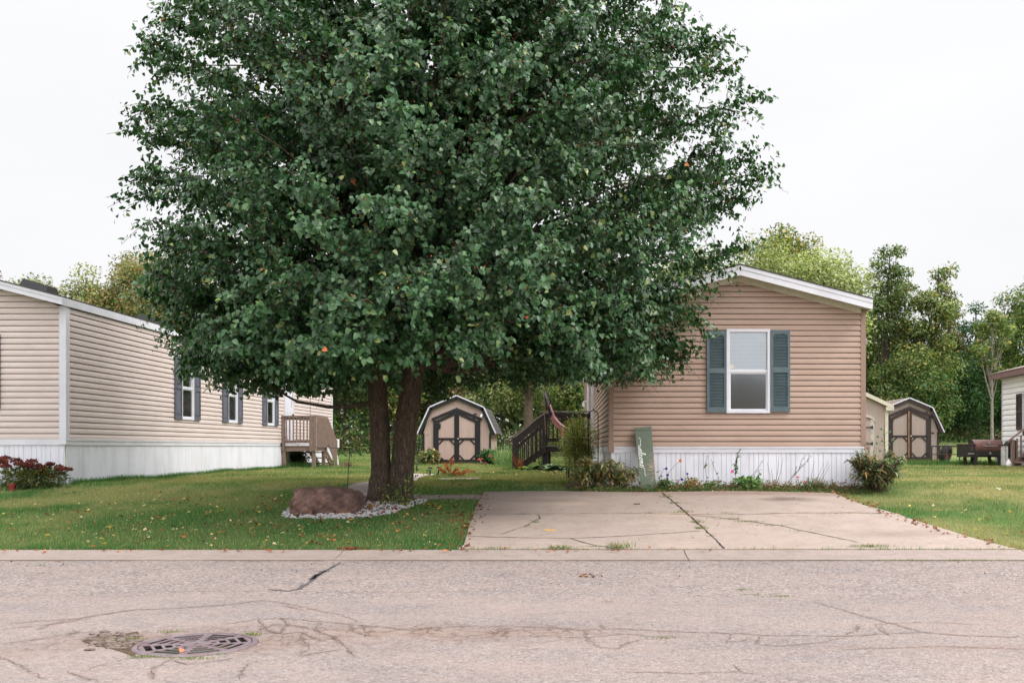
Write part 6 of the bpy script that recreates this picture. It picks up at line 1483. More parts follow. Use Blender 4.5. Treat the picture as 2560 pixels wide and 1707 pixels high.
for (a, b) in (((2022, 1205), (2036, 1152)), ((2030, 1205), (2060, 1158)), ((2035, 1205), (2072, 1152)), ((2040, 1208), (2076, 1160))):
    p, q = P(*a, 17.5), P(*b, 17.55); p.z = l.z; mb.tube([p - l, (p - l).lerp(q - l, .5), q - l], [.004, .003, .002], 4)
part('stem', mb, 'crack', t); flower(t, P(2012, 1204, 17.35) - l, 3.6 * 17.4 / F, ((224, 60, 96), (236, 90, 120)), 'head')
# low weeds along the bed
lv = Leaves(); n = 5600; x = RNG.uniform(-.05, 5.5, n); y = RNG.uniform(17.24, 17.75, n); z = H(x, y) + .012 + np.abs(RNG.normal(0, .05, n)); k = RNG.random(n) < (.35 + .65 * pnoise(x, y, 3, 12)); x, y, z = x[k], y[k], z[k]; n = len(x)
L = RNG.uniform(.02, .05, n); lv.heart(np.stack([x, y, z], 1), rdir(n) + np.array([0, -.2, .3]), rdir(n) * .5 + np.array([0, -.4, .8]), L, L * .7, cols(n, ((92, 112, 62), (70, 88, 46), (120, 130, 78), (150, 100, 64), (120, 76, 54))))
tag(lv.build('ground_cover', 'leafy'), 'low green weeds and dry leaves covering the flower bed', 'ground cover', kind='stuff')
# corner shrub and sapling
peony('peony', 'large peony with maroon and gray green leaves at the tan home right corner', at(2190, 1221, 17.35), (.5, .42), .92, 3200, ((112, 126, 94), (134, 146, 108), (90, 108, 74), (104, 120, 84), (144, 106, 96), (120, 132, 90), (160, 124, 76)), .11, .27, 24)
sprig('peony', 'thin red brown shoots against the tan home corner post', 'plant', 2160, 17.5, [([(2172, 1215), (2168, 1160), (2160, 1110)], 26), ([(2175, 1215), (2180, 1160), (2186, 1112)], 26), ([(2165, 1215), (2152, 1150), (2143, 1125)], 14), ([(2178, 1210), (2172, 1150), (2170, 1105)], 26)], ((140, 76, 56), (120, 66, 54), (110, 96, 66)), .05, wd=.4)
ms = at(2210, 1222, 17.7); t = thing('maple_sapling', 'young maple seedling with fresh green leaves above the corner shrub', 'sapling', ms); mb = MB(); lv = Leaves()
mb.tube([(0, 0, 0), (.02, 0, .6), (.0, 0, 1.0), (.02, 0, 1.12)], [.008, .006, .004, .002], 5)
for (u, v) in [(2205, 1071), (2222, 1078), (2196, 1090), (2228, 1098), (2207, 1101), (2194, 1107), (2220, 1110), (2212, 1085), (2214, 1122), (2202, 1126), (2222, 1134)]:
    c = P(u, v, 17.6) - ms; mb.tube([(.01, 0, c.z - .05), c], [.003, .002], 3)
    for a in (-1.1, -.5, 0, .5, 1.1):
        dx = math.copysign(1, c.x - .01); d = Vector((dx * math.cos(a), -.2, math.sin(a) - .35)); lv.diam(np.array([list(c)]), np.array([list(d)]), np.array([[0, -.7, .7]]), .055 if a == 0 else .042, .02, cols(1, ((74, 108, 68), (92, 126, 80))))
lv.build('foliage', 'leafy', t); part('stem', mb, 'bark_bg', t)
bush('shrub', 'dark ivy bush growing under the weathered deck', 'shrub', at(748, 1168, 32.0), (.32, .35), .62, 900, ((52, 76, 44), (70, 96, 54), (40, 60, 36)), .07, .7, z0=.02)
bush('shrub', 'yellowish weed bush behind the dark deck railing', 'shrub', at(1360, 1172, 31.8), (.7, .35), 1.55, 2200, ((150, 150, 84), (112, 124, 66), (176, 170, 110), (90, 104, 56)), .055, .5, kind='diam', z0=0, nst=20)
hosta('low weeds at the foot of the white house stair', 2514, 1160, 33.2, 40, .4, ((70, 100, 56), (60, 88, 48)), False, .2)

# ================================================================== WOODLAND BEHIND
def bgtree(name, label, u, vtop, wpx, Y, pal, n=8000, vbot=1010, leaf=.14, ncl=26, tall=1.0, airy=1.0, bark='bark_bg', tr=.16, lean=0, group='trees behind the lots', w=None, depth=None, clr=None):
    b = P(u, 1100, Y); b.z = h(b.x, Y); top = P(u, vtop, Y).z - b.z; bot = max(.3, P(u, vbot, Y).z - b.z); R_ = wpx * Y / F / 2; Dp = depth or R_ * .8
    t = thing(name, label, 'tree', b, 0, group)
    cz = (top + bot) / 2; hz = (top - bot) / 2
    q = rdir(ncl) * RNG.uniform(.35, .92, (ncl, 1)); c = q * np.array([R_, Dp, hz]) + np.array([0, 0, cz]); c[0] = [lean, 0, top - hz * .16]
    c[:, 0] += lean * (c[:, 2] / top)
    cr_ = (clr or min(R_, hz) * .42) * RNG.uniform(.65, 1.25, ncl) * airy
    k = RNG.choice(ncl, n, p=cr_ ** 2 / (cr_ ** 2).sum()); p = c[k] + nrm(RNG.normal(0, 1, (n, 3))) * (cr_[k] * RNG.random(n) ** .4)[:, None] * np.array([1.15, 1, .75])
    out = nrm(p - c[k]); d = nrm(rdir(n) + np.array([0, 0, -.35]) + out * .3); nn = nrm(out * .7 + np.array([0, 0, .5]) + rdir(n) * .5); L = leaf * RNG.uniform(.6, 1.4, n)
    cl = cols(n, pal, w, .18) * np.clip(RNG.normal(1, .16, ncl), .6, 1.4)[k][:, None]; lv = Leaves(); lv.diam(p, d, nn, L, L * .62, np.clip(cl, .004, 1), .45, .08); lv.build('crown', 'leafy', t)
    mb = MB(); mb.tube([(0, 0, -.3), (lean * .15, 0, top * .25), (lean * .5, 0, top * .55), (lean, 0, top * .93)], [tr, tr * .8, tr * .55, tr * .15], 9); part('trunk', mb, bark, t)
    mb = MB()
    for i in range(min(ncl, 18)):
        z = max(.8, c[i][2] * random.uniform(.45, .8)); s = Vector((lean * z / top, 0, z)); e = Vector(c[i]); mb.tube([s, s.lerp(e, .5) + Vector((0, 0, -.1 * (e - s).length)), e], [tr * .32, tr * .2, tr * .07], 5)
    part('limb', mb, bark, t); return t
OLV = ((136, 144, 88), (116, 130, 74), (154, 152, 98), (102, 120, 66), (150, 134, 92)); ORG = ((156, 132, 94), (144, 128, 84), (132, 134, 84), (164, 122, 88), (120, 124, 76)); WIL = ((158, 162, 112), (140, 148, 98), (172, 174, 124), (122, 132, 84))
DRK = ((58, 74, 44), (74, 92, 52), (46, 60, 38), (96, 100, 58)); MID = ((88, 116, 60), (70, 98, 50), (112, 130, 68), (132, 134, 72)); YEL = ((104, 122, 68), (122, 132, 80), (84, 104, 58), (94, 114, 62), (110, 126, 74), (162, 148, 84)); BRN = ((120, 90, 66), (96, 76, 56), (140, 112, 76), (84, 84, 50))
bgtree('olive_tree', 'olive green rounded tree above the roof of the beige home, far left', 95, 690, 200, 52, OLV, 9000, 900)
bgtree('olive_tree', 'yellow green broad tree above the beige home roof, second from the left', 215, 662, 250, 50, OLV, 12000, 900)
bgtree('rusty_tree', 'rust tinged tree above the roof vent of the beige home', 320, 640, 240, 50, OLV + ORG, 12000, 900)
bgtree('rusty_tree', 'orange brown tree where the pear crown meets the beige roof', 410, 625, 240, 49, ORG + OLV, 12000, 900)
bgtree('young_tree', 'thin treetop peeking over the ridge at the left edge', -12, 672, 60, 50, BRN, 700, 860, ncl=8)
bgtree('woodland_tree', 'olive tree hidden behind the left part of the pear crown', 540, 640, 240, 54, OLV, 7000, 980)
bgtree('woodland_tree', 'dark tree behind the end of the beige home', 700, 700, 230, 53, DRK, 8000, 1085, ncl=34)
bgtree('woodland_tree', 'dark leafy tree between the beige home and the pear trunk', 860, 720, 220, 50, DRK, 11000, 1105, ncl=40)
bgtree('woodland_tree', 'yellow tinged bushy tree seen between the two pear trunks', 985, 800, 150, 48, YEL + ((200, 170, 110),), 8000, 1090, ncl=30)
bgtree('woodland_tree', 'brown leaved tree behind the center shed roof', 1110, 820, 200, 50, BRN + DRK, 11000, 1095, ncl=36)
bgtree('woodland_tree', 'pale green branchy tree right of the center shed', 1255, 860, 190, 47, ((140, 150, 96), (110, 124, 72), (84, 96, 54), (168, 168, 120)), 5200, 1060, ncl=22, airy=.8, tr=.1)
bgtree('woodland_tree', 'dark tree with a straight brown trunk left of the dark deck', 1321, 760, 200, 44, DRK, 7000, 985, ncl=30, tr=.26, bark='bark')
bgtree('woodland_tree', 'green branchy tree behind the dark deck and flag', 1420, 880, 190, 46, MID + ((150, 150, 96),), 8000, 1100, ncl=32)
bgtree('woodland_tree', 'shadowy tree behind the left end of the tan home', 1500, 760, 220, 54, DRK, 9000, 1100, ncl=34)
bgtree('woodland_tree', 'dark filler tree behind the brown leaved tree', 1180, 760, 260, 60, DRK, 9000, 1105, ncl=34)
bgtree('woodland_tree', 'dark back row tree behind the pear trunks', 960, 740, 260, 62, DRK, 9000, 1105, ncl=34)
bgtree('woodland_tree', 'dark back row tree behind the flag', 1370, 760, 260, 62, DRK, 9000, 1105, ncl=34)
bgtree('willow', 'pale yellow green willow behind the left roof slope of the tan home', 1740, 640, 270, 46, WIL, 14000, 900, .15, 40)
bgtree('willow', 'broad pale willow right behind the ridge of the tan home', 1900, 604, 300, 48, WIL, 18000, 900, .15, 46)
bgtree('willow', 'pale willow over the right roof slope of the tan home', 2060, 636, 250, 47, WIL, 15000, 900, .15, 40)
bgtree('maple', 'maple with orange tinged top rising above the willows', 1955, 566, 210, 62, ((110, 128, 66), (92, 112, 56), (120, 132, 70), (176, 146, 76)), 13000, 800, .2, 34)
bgtree('poplar', 'tall airy tree just right of the tan home roof', 2205, 600, 110, 50, ((96, 116, 72), (76, 98, 56), (120, 124, 74)), 4800, 900, .15, 36, airy=.75, tr=.15, lean=.4, clr=.62)
bgtree('poplar', 'second tall airy tree with ragged top, right of the first', 2322, 655, 130, 50, ((96, 116, 72), (112, 128, 76), (150, 140, 80)), 5200, 930, .15, 38, airy=.75, tr=.15, lean=.5, clr=.6)
bgtree('poplar', 'thin airy tree between the two tall airy trees', 2262, 700, 110, 51, YEL, 4600, 960, .15, 30, airy=.8, clr=.6)
bgtree('woodland_tree', 'tree with orange yellow leaves above the brown trimmed shed', 2290, 800, 200, 50, YEL, 9000, 1050, ncl=36, airy=.9)
bgtree('woodland_tree', 'mid green tree filling the gap beside the right eave of the tan home', 2175, 740, 150, 53, MID + YEL, 7000, 1020, ncl=30)
bgtree('woodland_tree', 'soft green tree behind the brown tree in the dip', 2360, 815, 190, 60, MID, 8000, 1060, ncl=34)
bgtree('woodland_tree', 'thin brownish tree in the dip of the tree line', 2372, 770, 120, 54, BRN + MID, 5000, 1020, ncl=28, airy=.85)
bgtree('woodland_tree', 'dense dark green tree right of the dip in the tree line', 2440, 746, 130, 55, ((58, 92, 58), (70, 106, 62), (50, 80, 50)), 8000, 1050, ncl=30)
bgtree('woodland_tree', 'green and yellow tree above the white home', 2540, 720, 170, 52, YEL + MID, 10000, 1000, ncl=38)
bgtree('woodland_tree', 'tall leafy tree cut by the right edge of the photo', 2610, 655, 170, 50, MID, 8000, 1000, ncl=36)
bgtree('woodland_tree', 'green tree with curved dark trunk above the sheds', 2225, 880, 190, 49, MID + YEL, 8000, 1085, ncl=30, lean=.8)
bgtree('woodland_tree', 'dark green tree behind the smoker', 2400, 880, 200, 52, ((62, 92, 52), (76, 108, 58), (54, 78, 46)), 9500, 1082, ncl=36)
bgtree('woodland_tree', 'dark green tree behind the pale trunk', 2500, 880, 170, 55, ((62, 92, 52), (84, 112, 60), (54, 78, 46)), 8000, 1082, ncl=30)
bgtree('woodland_tree', 'low leafy tree over the tyre', 2330, 930, 150, 48, ((66, 96, 54), (80, 110, 60), (120, 124, 66)), 7000, 1080, ncl=28)
bgtree('sycamore', 'slim tree with a forked pale trunk behind the smoker chimney', 2480, 770, 120, 46, YEL, 2600, 950, ncl=16, bark='bark_pale', tr=.085, airy=.7)
for i, (u, v, wd_) in enumerate([(600, 700, 300), (800, 760, 300), (1650, 720, 300), (1820, 700, 300)]):
    bgtree('woodland_tree', ['dull green tree behind the middle of the beige home', 'dark tree behind the wooden deck', 'green tree hidden behind the tan home roof', 'green tree behind the willow row'][i], u, v, wd_, 66, DRK + MID, 6000, 1090, .22, 30)
# far wood reading as one mass
n = 62000; x = RNG.uniform(-85, 70, n); yb = RNG.uniform(72, 84, n); hw = 5.2 + 3.2 * pnoise(x, x * 0, .16, 21) + 2.0 * pnoise(x, x * 0 + 3, .5, 22); hw = hw * np.where(x > 28, .8, 1)
z = H(x, yb) + RNG.random(n) ** .8 * hw; p = np.stack([x, yb, z], 1); L = RNG.uniform(.5, 1.0, n); lv = Leaves(); lv.diam(p, rdir(n), rdir(n) + np.array([0, -.9, .3]), L, L * .7, cols(n, DRK + ((70, 92, 54), (60, 72, 46)), jit=.25), .45, .1)
tag(lv.build('woods', 'leafy'), 'dark far-off wood closing the view behind the lots', 'woods', kind='stuff')
n = 26000; x = RNG.uniform(-26, 28, n); y = RNG.uniform(44, 52, n); hh_ = .5 + 1.6 * pnoise(x, y, .5, 31) ** 1.5; hh_ = np.where(x > 12, hh_ * .4, hh_); y = np.where(x > 12, y + 6, y); z = H(x, y) + RNG.random(n) * hh_; L = RNG.uniform(.12, .26, n); lv = Leaves()
lv.diam(np.stack([x, y, z], 1), rdir(n) + np.array([0, 0, .4]), rdir(n), L, L * .5, cols(n, DRK + MID[:2] + ((110, 84, 60),), jit=.2), .45, .1); tag(lv.build('undergrowth', 'leafy'), 'tangled undergrowth along the foot of the woods', 'undergrowth', kind='stuff')
# ================================================================== SMALL THINGS
# boulder
bc = G(816, 1281); bo = thing('boulder', 'reddish brown flat topped boulder on white stone chips beside the pear tree', 'boulder', bc)
bm = bmesh.new(); bmesh.ops.create_icosphere(bm, subdivisions=6, radius=1)
sx, sy, sz = 86 * 15.2 / F, .33, 41 * 15.2 / F
for v in bm.verts:
    c = v.co.copy(); p = 6.0
    k = (abs(c.x) ** p + abs(c.y) ** p + abs(c.z) ** p) ** (1 / p); c /= k
    c.x *= 1 - .10 * max(0, c.z) - .0 * c.z
    if c.x > 0: c.z *= 1 - .16 * c.x * (1 if c.z > 0 else .3)
    if c.x < 0 and c.z < 0: c.z *= 1 - .12 * abs(c.x)
    nz = .03 * math.sin(5 * c.x + 2 * c.y) + .03 * math.sin(7 * c.y + 4 * c.z + 1) + .02 * math.sin(13 * c.x + 9 * c.z) + .012 * math.sin(23 * c.x - 17 * c.z + 5 * c.y)
    c *= 1 + nz; v.co = Vector((c.x * sx, c.y * sy + .03 * c.x, c.z * sz + sz * .78))
me = bpy.data.meshes.new('boulder'); bm.to_mesh(me); bm.free(); me.materials.append(M['rock']); me.polygons.foreach_set('use_smooth', [True] * len(me.polygons))
o = bpy.data.objects.new('boulder', me); COL.objects.link(o); o.location = bc + Vector((0, .14, -.07)); bpy.data.objects.remove(bo)
tag(o, 'reddish brown flat topped boulder on white stone chips beside the pear tree', 'boulder')
# low black spotlight at the boulder
g = G(731, 1281); t = thing('garden_spotlight', 'tiny black spotlight lying on the white chips at the left end of the boulder', 'light', g + Vector((0, 0, .02)))
mb = MB(); mb.tube([(-.03, -.03, .03), (.03, .0, .05)], [.028, .034], 12); part('lamp_head', mb, 'blackmetal', t); part('stake', MB().box(-.006, .006, -.006, .006, -.05, .04), 'blackmetal', t)

# shepherd hook
g = G(868, 1224); hp = thing('hook_pole', 'thin black shepherd hook pole standing behind the boulder', 'pole', g)
sc = g.y / F; mb = MB(); mb.tube([(0, 0, -.05), (.025, 0, .4), (.045, 0, 103 * sc)], .007, 7)
top = 103 * sc; mb.tube([(.045, 0, top), (-.30, 0, top + .015), (-.335, 0, top + .02), (-.35, 0, top + .045), (-.33, 0, top + .06), (-.31, 0, top + .05)], .006, 6)
mb.tube([(.045, 0, top + .0), (.045, 0, top + .06)], [.006, .001], 6); mb.tube([(-.12, 0, top - .012), (-.12, 0, top + .03)], [.004, .009], 6)
part('pole', mb, 'blackmetal', hp); mb = MB()
pts = [(.045 + .0, 0, top - .01)] + [(.065 + .025 * math.cos(a), 0, top - .04 + .035 * math.sin(a)) for a in np.linspace(1.9, -2.6, 9)] + [(.055, 0, top - .1), (.06, 0, top - .115), (.075, 0, top - .11)]; mb.tube(pts, .005, 6); part('scroll', mb, 'blackmetal', hp)
# glass feeder hanging from the low limb
g = P(855, 1031, 15.6); t = thing('hanging_feeder', 'small clear glass feeder hanging below the low left limb of the pear tree', 'feeder', g)
mb = MB(); mb.lathe([(.004, .045), (.014, .035), (.026, .01), (.028, -.01), (.02, -.035), (.012, -.045), (.002, -.05)], n=16); part('glass_bulb', mb, 'frost', t, smooth=True)
mb = MB(); mb.tube([(0, 0, .04), (0, 0, .16)], .0015, 4); mb.lathe([(.016, .036), (.018, .05), (.006, .056)], n=10); part('hanger', mb, 'camwhite', t)
# solar path lights
def plight(u, v, lean, label):
    g = G(u, v); t = thing('path_light', label, 'path light', g, 0, 'solar lights along the garden path'); hh_ = 22 * g.y / F * 1.1
    mb = MB(); mb.tube([(0, 0, -.03), (lean, 0, hh_ * .72)], .018, 8); part('stake', mb, 'blackmetal', t)
    mb = MB(); mb.lathe([(.036, hh_ * .72), (.038, hh_ * .84)], (lean, 0, 0), 14); part('lens', mb, 'frost', t)
    mb = MB(); mb.lathe([(.055, hh_ * .84), (.055, hh_ * .93), (.045, hh_), (.01, hh_ * 1.02)], (lean, 0, 0), 14); part('cap', mb, 'blackmetal', t)
plight(1075, 1191, 0, 'black solar path light in the middle of the three by the path'); plight(1094, 1190, .03, 'leaning solar path light under the orange red shrub'); plight(1042, 1180, 0, 'solar path light nearest the pear trunk')

# welcome board
tl, tr_, bl, brr = P(1586.6, 1069.8, 17.74), P(1628.3, 1065.7, 17.74), P(1601.9, 1222, 17.42), P(1641.0, 1222, 17.42)
org = bl.copy(); ex_ = (brr - bl); ez_ = (tl - bl); wB, hB = .285, ez_.length
X = ex_.normalized(); Z = (ez_ - X * ez_.dot(X)).normalized(); X = (ex_ - Z * ex_.dot(Z)).normalized(); Yv = Z.cross(X)
lean = math.atan2(-(tl.x - bl.x), tl.z - bl.z)
MW = Matrix(((X.x, Yv.x, Z.x), (X.y, Yv.y, Z.y), (X.z, Yv.z, Z.z))).to_4x4()
wb = thing('welcome_board', 'tall peeling green board with white welcome script, leaning on the tan home', 'sign', org); wb.rotation_euler = MW.to_euler()
hB = (tl - bl).dot(Z); xt = (tl - bl).dot(X); xt2 = (tr_ - bl).dot(X)
mb = MB(); nseg = 14; vs_ = []
for i in range(nseg + 1):
    z = hB * i / nseg; xa = xt * i / nseg + random.uniform(-.002, .002); xb = (brr - bl).dot(X) + (xt2 - (brr - bl).dot(X)) * i / nseg + random.uniform(-.003, .003)
    if i == nseg: vs_ += [(xa, -.012, z), (xb, -.012, z + .03), (xb, .012, z + .03), (xa, .012, z)]
    else: vs_ += [(xa, -.012, z), (xb, -.012, z), (xb, .012, z), (xa, .012, z)]
fs_ = [(0, 1, 2, 3), tuple(nseg * 4 + k for k in (3, 2, 1, 0))]
for i in range(nseg):
    for k in range(4): a, b = i * 4 + k, i * 4 + (k + 1) % 4; fs_.append((a, b, b + 4, a + 4))
mb.add(vs_, fs_); part('board', mb, 'board', wb)
part('top_crack', MB().box(xt + .01, xt2 - .01, -.0135, -.0122, hB - .045, hB - .041), 'crackdark', wb)
sc = 17.5 / F / 8.71      # crop pixels of the close view -> metres on the board
strokes = [[(0, 50), (8, 66), (22, 74), (60, 84), (110, 78), (150, 72), (166, 84), (180, 62), (188, 34), (202, 22), (218, 40), (226, 72), (232, 40), (248, 18), (262, 34), (268, 78), (276, 64), (284, 44), (300, 44), (318, 62), (316, 84), (300, 88), (288, 62), (292, 28), (312, 12), (332, 24), (344, 70), (358, 130), (376, 168), (388, 158), (378, 110), (362, 60), (354, 30), (364, 10), (382, 18), (396, 44), (412, 72), (424, 82), (428, 66)],
           [(424, 82), (404, 80), (394, 50), (402, 18), (420, 10), (440, 30), (456, 70)],
           [(482, 82), (464, 70), (458, 36), (470, 12), (490, 14), (502, 44), (496, 76), (480, 84), (486, 66), (510, 74), (524, 84)],
           [(524, 86), (528, 48), (530, 12)], [(529, 20), (538, 62), (550, 86), (558, 70), (558, 12)], [(558, 20), (568, 62), (580, 86), (590, 70), (588, 30), (598, 12), (612, 28), (624, 56), (640, 66), (652, 84), (640, 94), (626, 70), (628, 30), (646, 12), (664, 30), (676, 70), (694, 98), (712, 112), (750, 112), (800, 106), (840, 108), (856, 118), (864, 128)]]
tx = MB()
for st_ in strokes:
    pts = []
    for i in range(len(st_) - 1):
        p0 = Vector(st_[max(i - 1, 0)]); p1 = Vector(st_[i]); p2 = Vector(st_[i + 1]); p3 = Vector(st_[min(i + 2, len(st_) - 1)])
        for j in range(4):
            t_ = j / 4; pts.append(.5 * ((2 * p1) + (-p0 + p2) * t_ + (2 * p0 - 5 * p1 + 4 * p2 - p3) * t_ ** 2 + (-p0 + 3 * p1 - 3 * p2 + p3) * t_ ** 3))
    pts.append(Vector(st_[-1])); vs_ = []; n = len(pts)
    for i, p in enumerate(pts):
        d = pts[min(i + 1, n - 1)] - pts[max(i - 1, 0)]; d = d.normalized() if d.length > 0 else Vector((1, 0)); nn = Vector((-d.y, d.x)); wd_ = 6.0 if abs(d.y) > .6 else 4.2
        for s_ in (1, -1):
            q = p + nn * wd_ * s_; zz = hB - (225 + q.x) * sc; xa = xt * zz / hB; lx_ = xa + (q.y + 17) * sc
            vs_.append((lx_, -.0128 - .0006, zz))
    tx.add(vs_, [(2 * i, 2 * i + 1, 2 * i + 3, 2 * i + 2) for i in range(n - 1)])
part('lettering', tx, 'text', wb)

# flag on the dark deck
fp_ = P(1362, 1060, 28.5); fl_ = thing('flag', 'faded stars and stripes flag drooping from the dark deck post', 'flag', fp_)
pole = MB(); pa, pb_ = P(1364, 1085, 28.65) - fp_, P(1358, 955, 28.3) - fp_; pole.tube([pa, pb_], .012, 8); pole.blob(pb_, (.03, .03, .03), 0, 0, 1); part('pole', pole, 'deckwood', fl_)
top_e = [(1363, 972), (1371, 990), (1379, 1010), (1388, 1038), (1402, 1056), (1416, 1066), (1431, 1071)]     # upper/right edge
bot_e = [(1361, 985), (1365, 1005), (1371, 1030), (1381, 1056), (1394, 1070), (1402, 1077), (1416, 1078)]
def cr_interp(pts, t):
    x = t * (len(pts) - 1); i = min(int(x), len(pts) - 2); f = x - i; return (pts[i][0] * (1 - f) + pts[i + 1][0] * f, pts[i][1] * (1 - f) + pts[i + 1][1] * f)
NU, NVv = 40, 26; vs_ = []; 
for i in range(NU + 1):
    t_ = i / NU; a = cr_interp(top_e, t_); b = cr_interp(bot_e, t_)
    for j in range(NVv + 1):
        s_ = j / NVv; u = a[0] * (1 - s_) + b[0] * s_; v = a[1] * (1 - s_) + b[1] * s_; y = 28.45 + .05 * math.sin(s_ * 9 + t_ * 3) + .03 * math.sin(s_ * 17)
        p = P(u, v, y) - fp_; vs_.append(p)
red, wht, blu = MB(), MB(), MB()
for i in range(NU):
    for j in range(NVv):
        f = [(i) * (NVv + 1) + j, i * (NVv + 1) + j + 1, (i + 1) * (NVv + 1) + j + 1, (i + 1) * (NVv + 1) + j]
        t_, s_ = i / NU, j / NVv; band = int(s_ * 13)
        m_ = blu if (t_ < .42 and s_ >= .0 and band >= (0 if t_ < .3 else 1) and s_ < .95 and not (t_ > .28 and s_ < .4)) else (red if band % 2 == 0 else wht)
        m_.add([vs_[k] for k in f], [(0, 1, 2, 3)])
M['fl_red'] = paint('faded_red', S(170, 50, 62), S(150, 42, 54), 8, .8); M['fl_white'] = paint('faded_white', S(222, 206, 202), S(206, 190, 188), 8, .8); M['fl_blue'] = paint('faded_navy', S(46, 54, 72), S(38, 46, 62), 8, .8)
for b_ in (red, wht, blu):
    if b_ is red: b_.add([P(1399, 1070, 28.42) - fp_, P(1404, 1072, 28.4) - fp_, P(1405, 1093, 28.4) - fp_, P(1399, 1093, 28.42) - fp_], [(0, 1, 2, 3)]); b_.add([P(1409, 1072, 28.42) - fp_, P(1413, 1074, 28.4) - fp_, P(1418, 1092, 28.4) - fp_, P(1413, 1090, 28.42) - fp_], [(0, 1, 2, 3)])
    if b_ is wht: b_.add([P(1404, 1072, 28.4) - fp_, P(1409, 1073, 28.42) - fp_, P(1413, 1092, 28.42) - fp_, P(1405, 1094, 28.4) - fp_], [(0, 1, 2, 3)])
part('stripe', red, 'fl_red', fl_); part('cloth', wht, 'fl_white', fl_); cn = part('canton', blu, 'fl_blue', fl_)
sm = MB(); rnd = random.Random(8)
for i in range(9):
    for j in range(5):
        t_ = .03 + i * .042; s_ = .12 + j * .17 + (.08 if i % 2 else 0)
        if s_ > .9 or (t_ > .26 and s_ < .45): continue
        a = cr_interp(top_e, t_); b = cr_interp(bot_e, t_); u = a[0] * (1 - s_) + b[0] * s_; v = a[1] * (1 - s_) + b[1] * s_; y = 28.45 + .05 * math.sin(s_ * 9 + t_ * 3) + .03 * math.sin(s_ * 17) - .012; p = P(u, v, y) - fp_
        k = []
        for q in range(10):
            r_ = .014 if q % 2 == 0 else .006; k.append((p.x + r_ * math.sin(q * PI / 5), p.y, p.z + r_ * math.cos(q * PI / 5)))
        sm.add(k, [tuple(range(10))])
part('star', sm, 'fl_white', cn)
# hoop stand
g = P(1483, 1150, 20.3); g.z = h(g.x, 20.3); t = P(1483, 1026, 20.3).z - g.z; tt = thing('hoop_stand', 'slim black arched garden hoop against the left wall of the tan home', 'garden hoop', g)
mb = MB(); r_ = .10; mb.tube([(-r_, 0, -.05), (-r_, 0, t - r_)] + [(r_ * math.cos(a), 0, t - r_ + r_ * math.sin(a)) for a in np.linspace(PI, 0, 9)] + [(r_, 0, t - r_), (r_, 0, -.05)], .010, 8); mb.tube([(-r_, 0, .45), (r_, 0, .45)], .006, 6); mb.tube([(0, 0, t), (0, 0, t + .07)], [.014, .002], 6); part('hoop', mb, 'blackmetal', tt)
# things on the dark deck
t = thing('deck_table', 'small white side table on the dark deck behind the railing', 'table', (-.12, 29.5, .66 + .745)); mb = MB(); mb.box(-.2, .2, -.2, .2, .42, .45); part('table_top', mb, 'camwhite', t)
for sx_ in (-1, 1):
    for sy_ in (-1, 1): part('leg', MB().box(sx_ * .17 - .015, sx_ * .17 + .015, sy_ * .17 - .015, sy_ * .17 + .015, 0, .42), 'camwhite', t)
# blue pinwheel on the weathered deck
g = P(776, 1042, 31.3); g.z = .66 + 1.64 + .035; t = thing('garden_spinner', 'blue ball ornament on a thin gray pole at the weathered deck rail', 'ornament', g); hh_ = P(780, 979, 31.3).z - g.z
mb = MB(); mb.tube([(0, 0, 0), (.0, 0, hh_ + .3)], .012, 7); part('pole', mb, 'steel', t); mb = MB()
for k in range(8):
    a = k * PI / 4; mb.ext([(0.05 + .0, -.02, hh_), (.05 + .1 * math.cos(a), -.05, hh_ + .1 * math.sin(a)), (.05 + .11 * math.cos(a + .5), .03, hh_ + .11 * math.sin(a + .5))], (0, .012, 0))
mb.blob((.05, -.01, hh_), (.06, .05, .06), 1, .0, 2); part('ball', mb, 'bluepl', t)
# utility boxes past the deck
g = at(843, 1158, 34.4); t = thing('utility_post', 'white utility boxes on a leaning post behind the weathered stair', 'utility box', g)
mb = MB(); mb.beam((.05, 0, -.05), (-.06, 0, .62), .05, .05); part('post', mb, 'camwhite', t); mb = MB(); mb.box(-.17, .06, -.1, .06, .62, .93); part('meter_box', mb, 'camwhite', t); mb = MB(); mb.box(-.30, -.14, .0, .12, .75, 1.22); part('meter_box', mb, 'graypl', t)
mb = MB(); mb.box(-.01, .02, -.106, -.101, .7, .85); part('meter_dial', mb, 'blackmetal', t)

# ------------------------------------------------------------------ right hand yard
# leaning tyre
g = P(2364, 1153, 38.0); g.z = h(g.x, 38.0); t = thing('tyre', 'old black car tyre leaning against the brown trimmed shed', 'tyre', g + Vector((0, 0, .33)))
t.rotation_euler = (0, math.radians(14), math.radians(-42))
mb = MB(); prof = []
R1, R2, wt = .335, .2, .125
pr_ = [(R2, -wt * .8), (R2 + .04, -wt), (R1 - .05, -wt), (R1, -wt * .8), (R1 + .005, 0), (R1, wt * .8), (R1 - .05, wt), (R2 + .04, wt), (R2, wt * .8), (R2 - .0, wt * .5), (R2 + .06, 0), (R2 + .0, -wt * .5)]
n = 40; vs_ = []; fs_ = []
for k in range(n):
    a = 2 * PI * k / n; vs_ += [(x_, r * math.cos(a), r * math.sin(a)) for r, x_ in pr_]
m = len(pr_)
for k in range(n):
    for i in range(m): fs_.append((k * m + i, k * m + (i + 1) % m, ((k + 1) % n) * m + (i + 1) % m, ((k + 1) % n) * m + i))
mb.add(vs_, fs_); ty = part('tread_wall', mb, 'rubber', t, smooth=False); mb = MB()
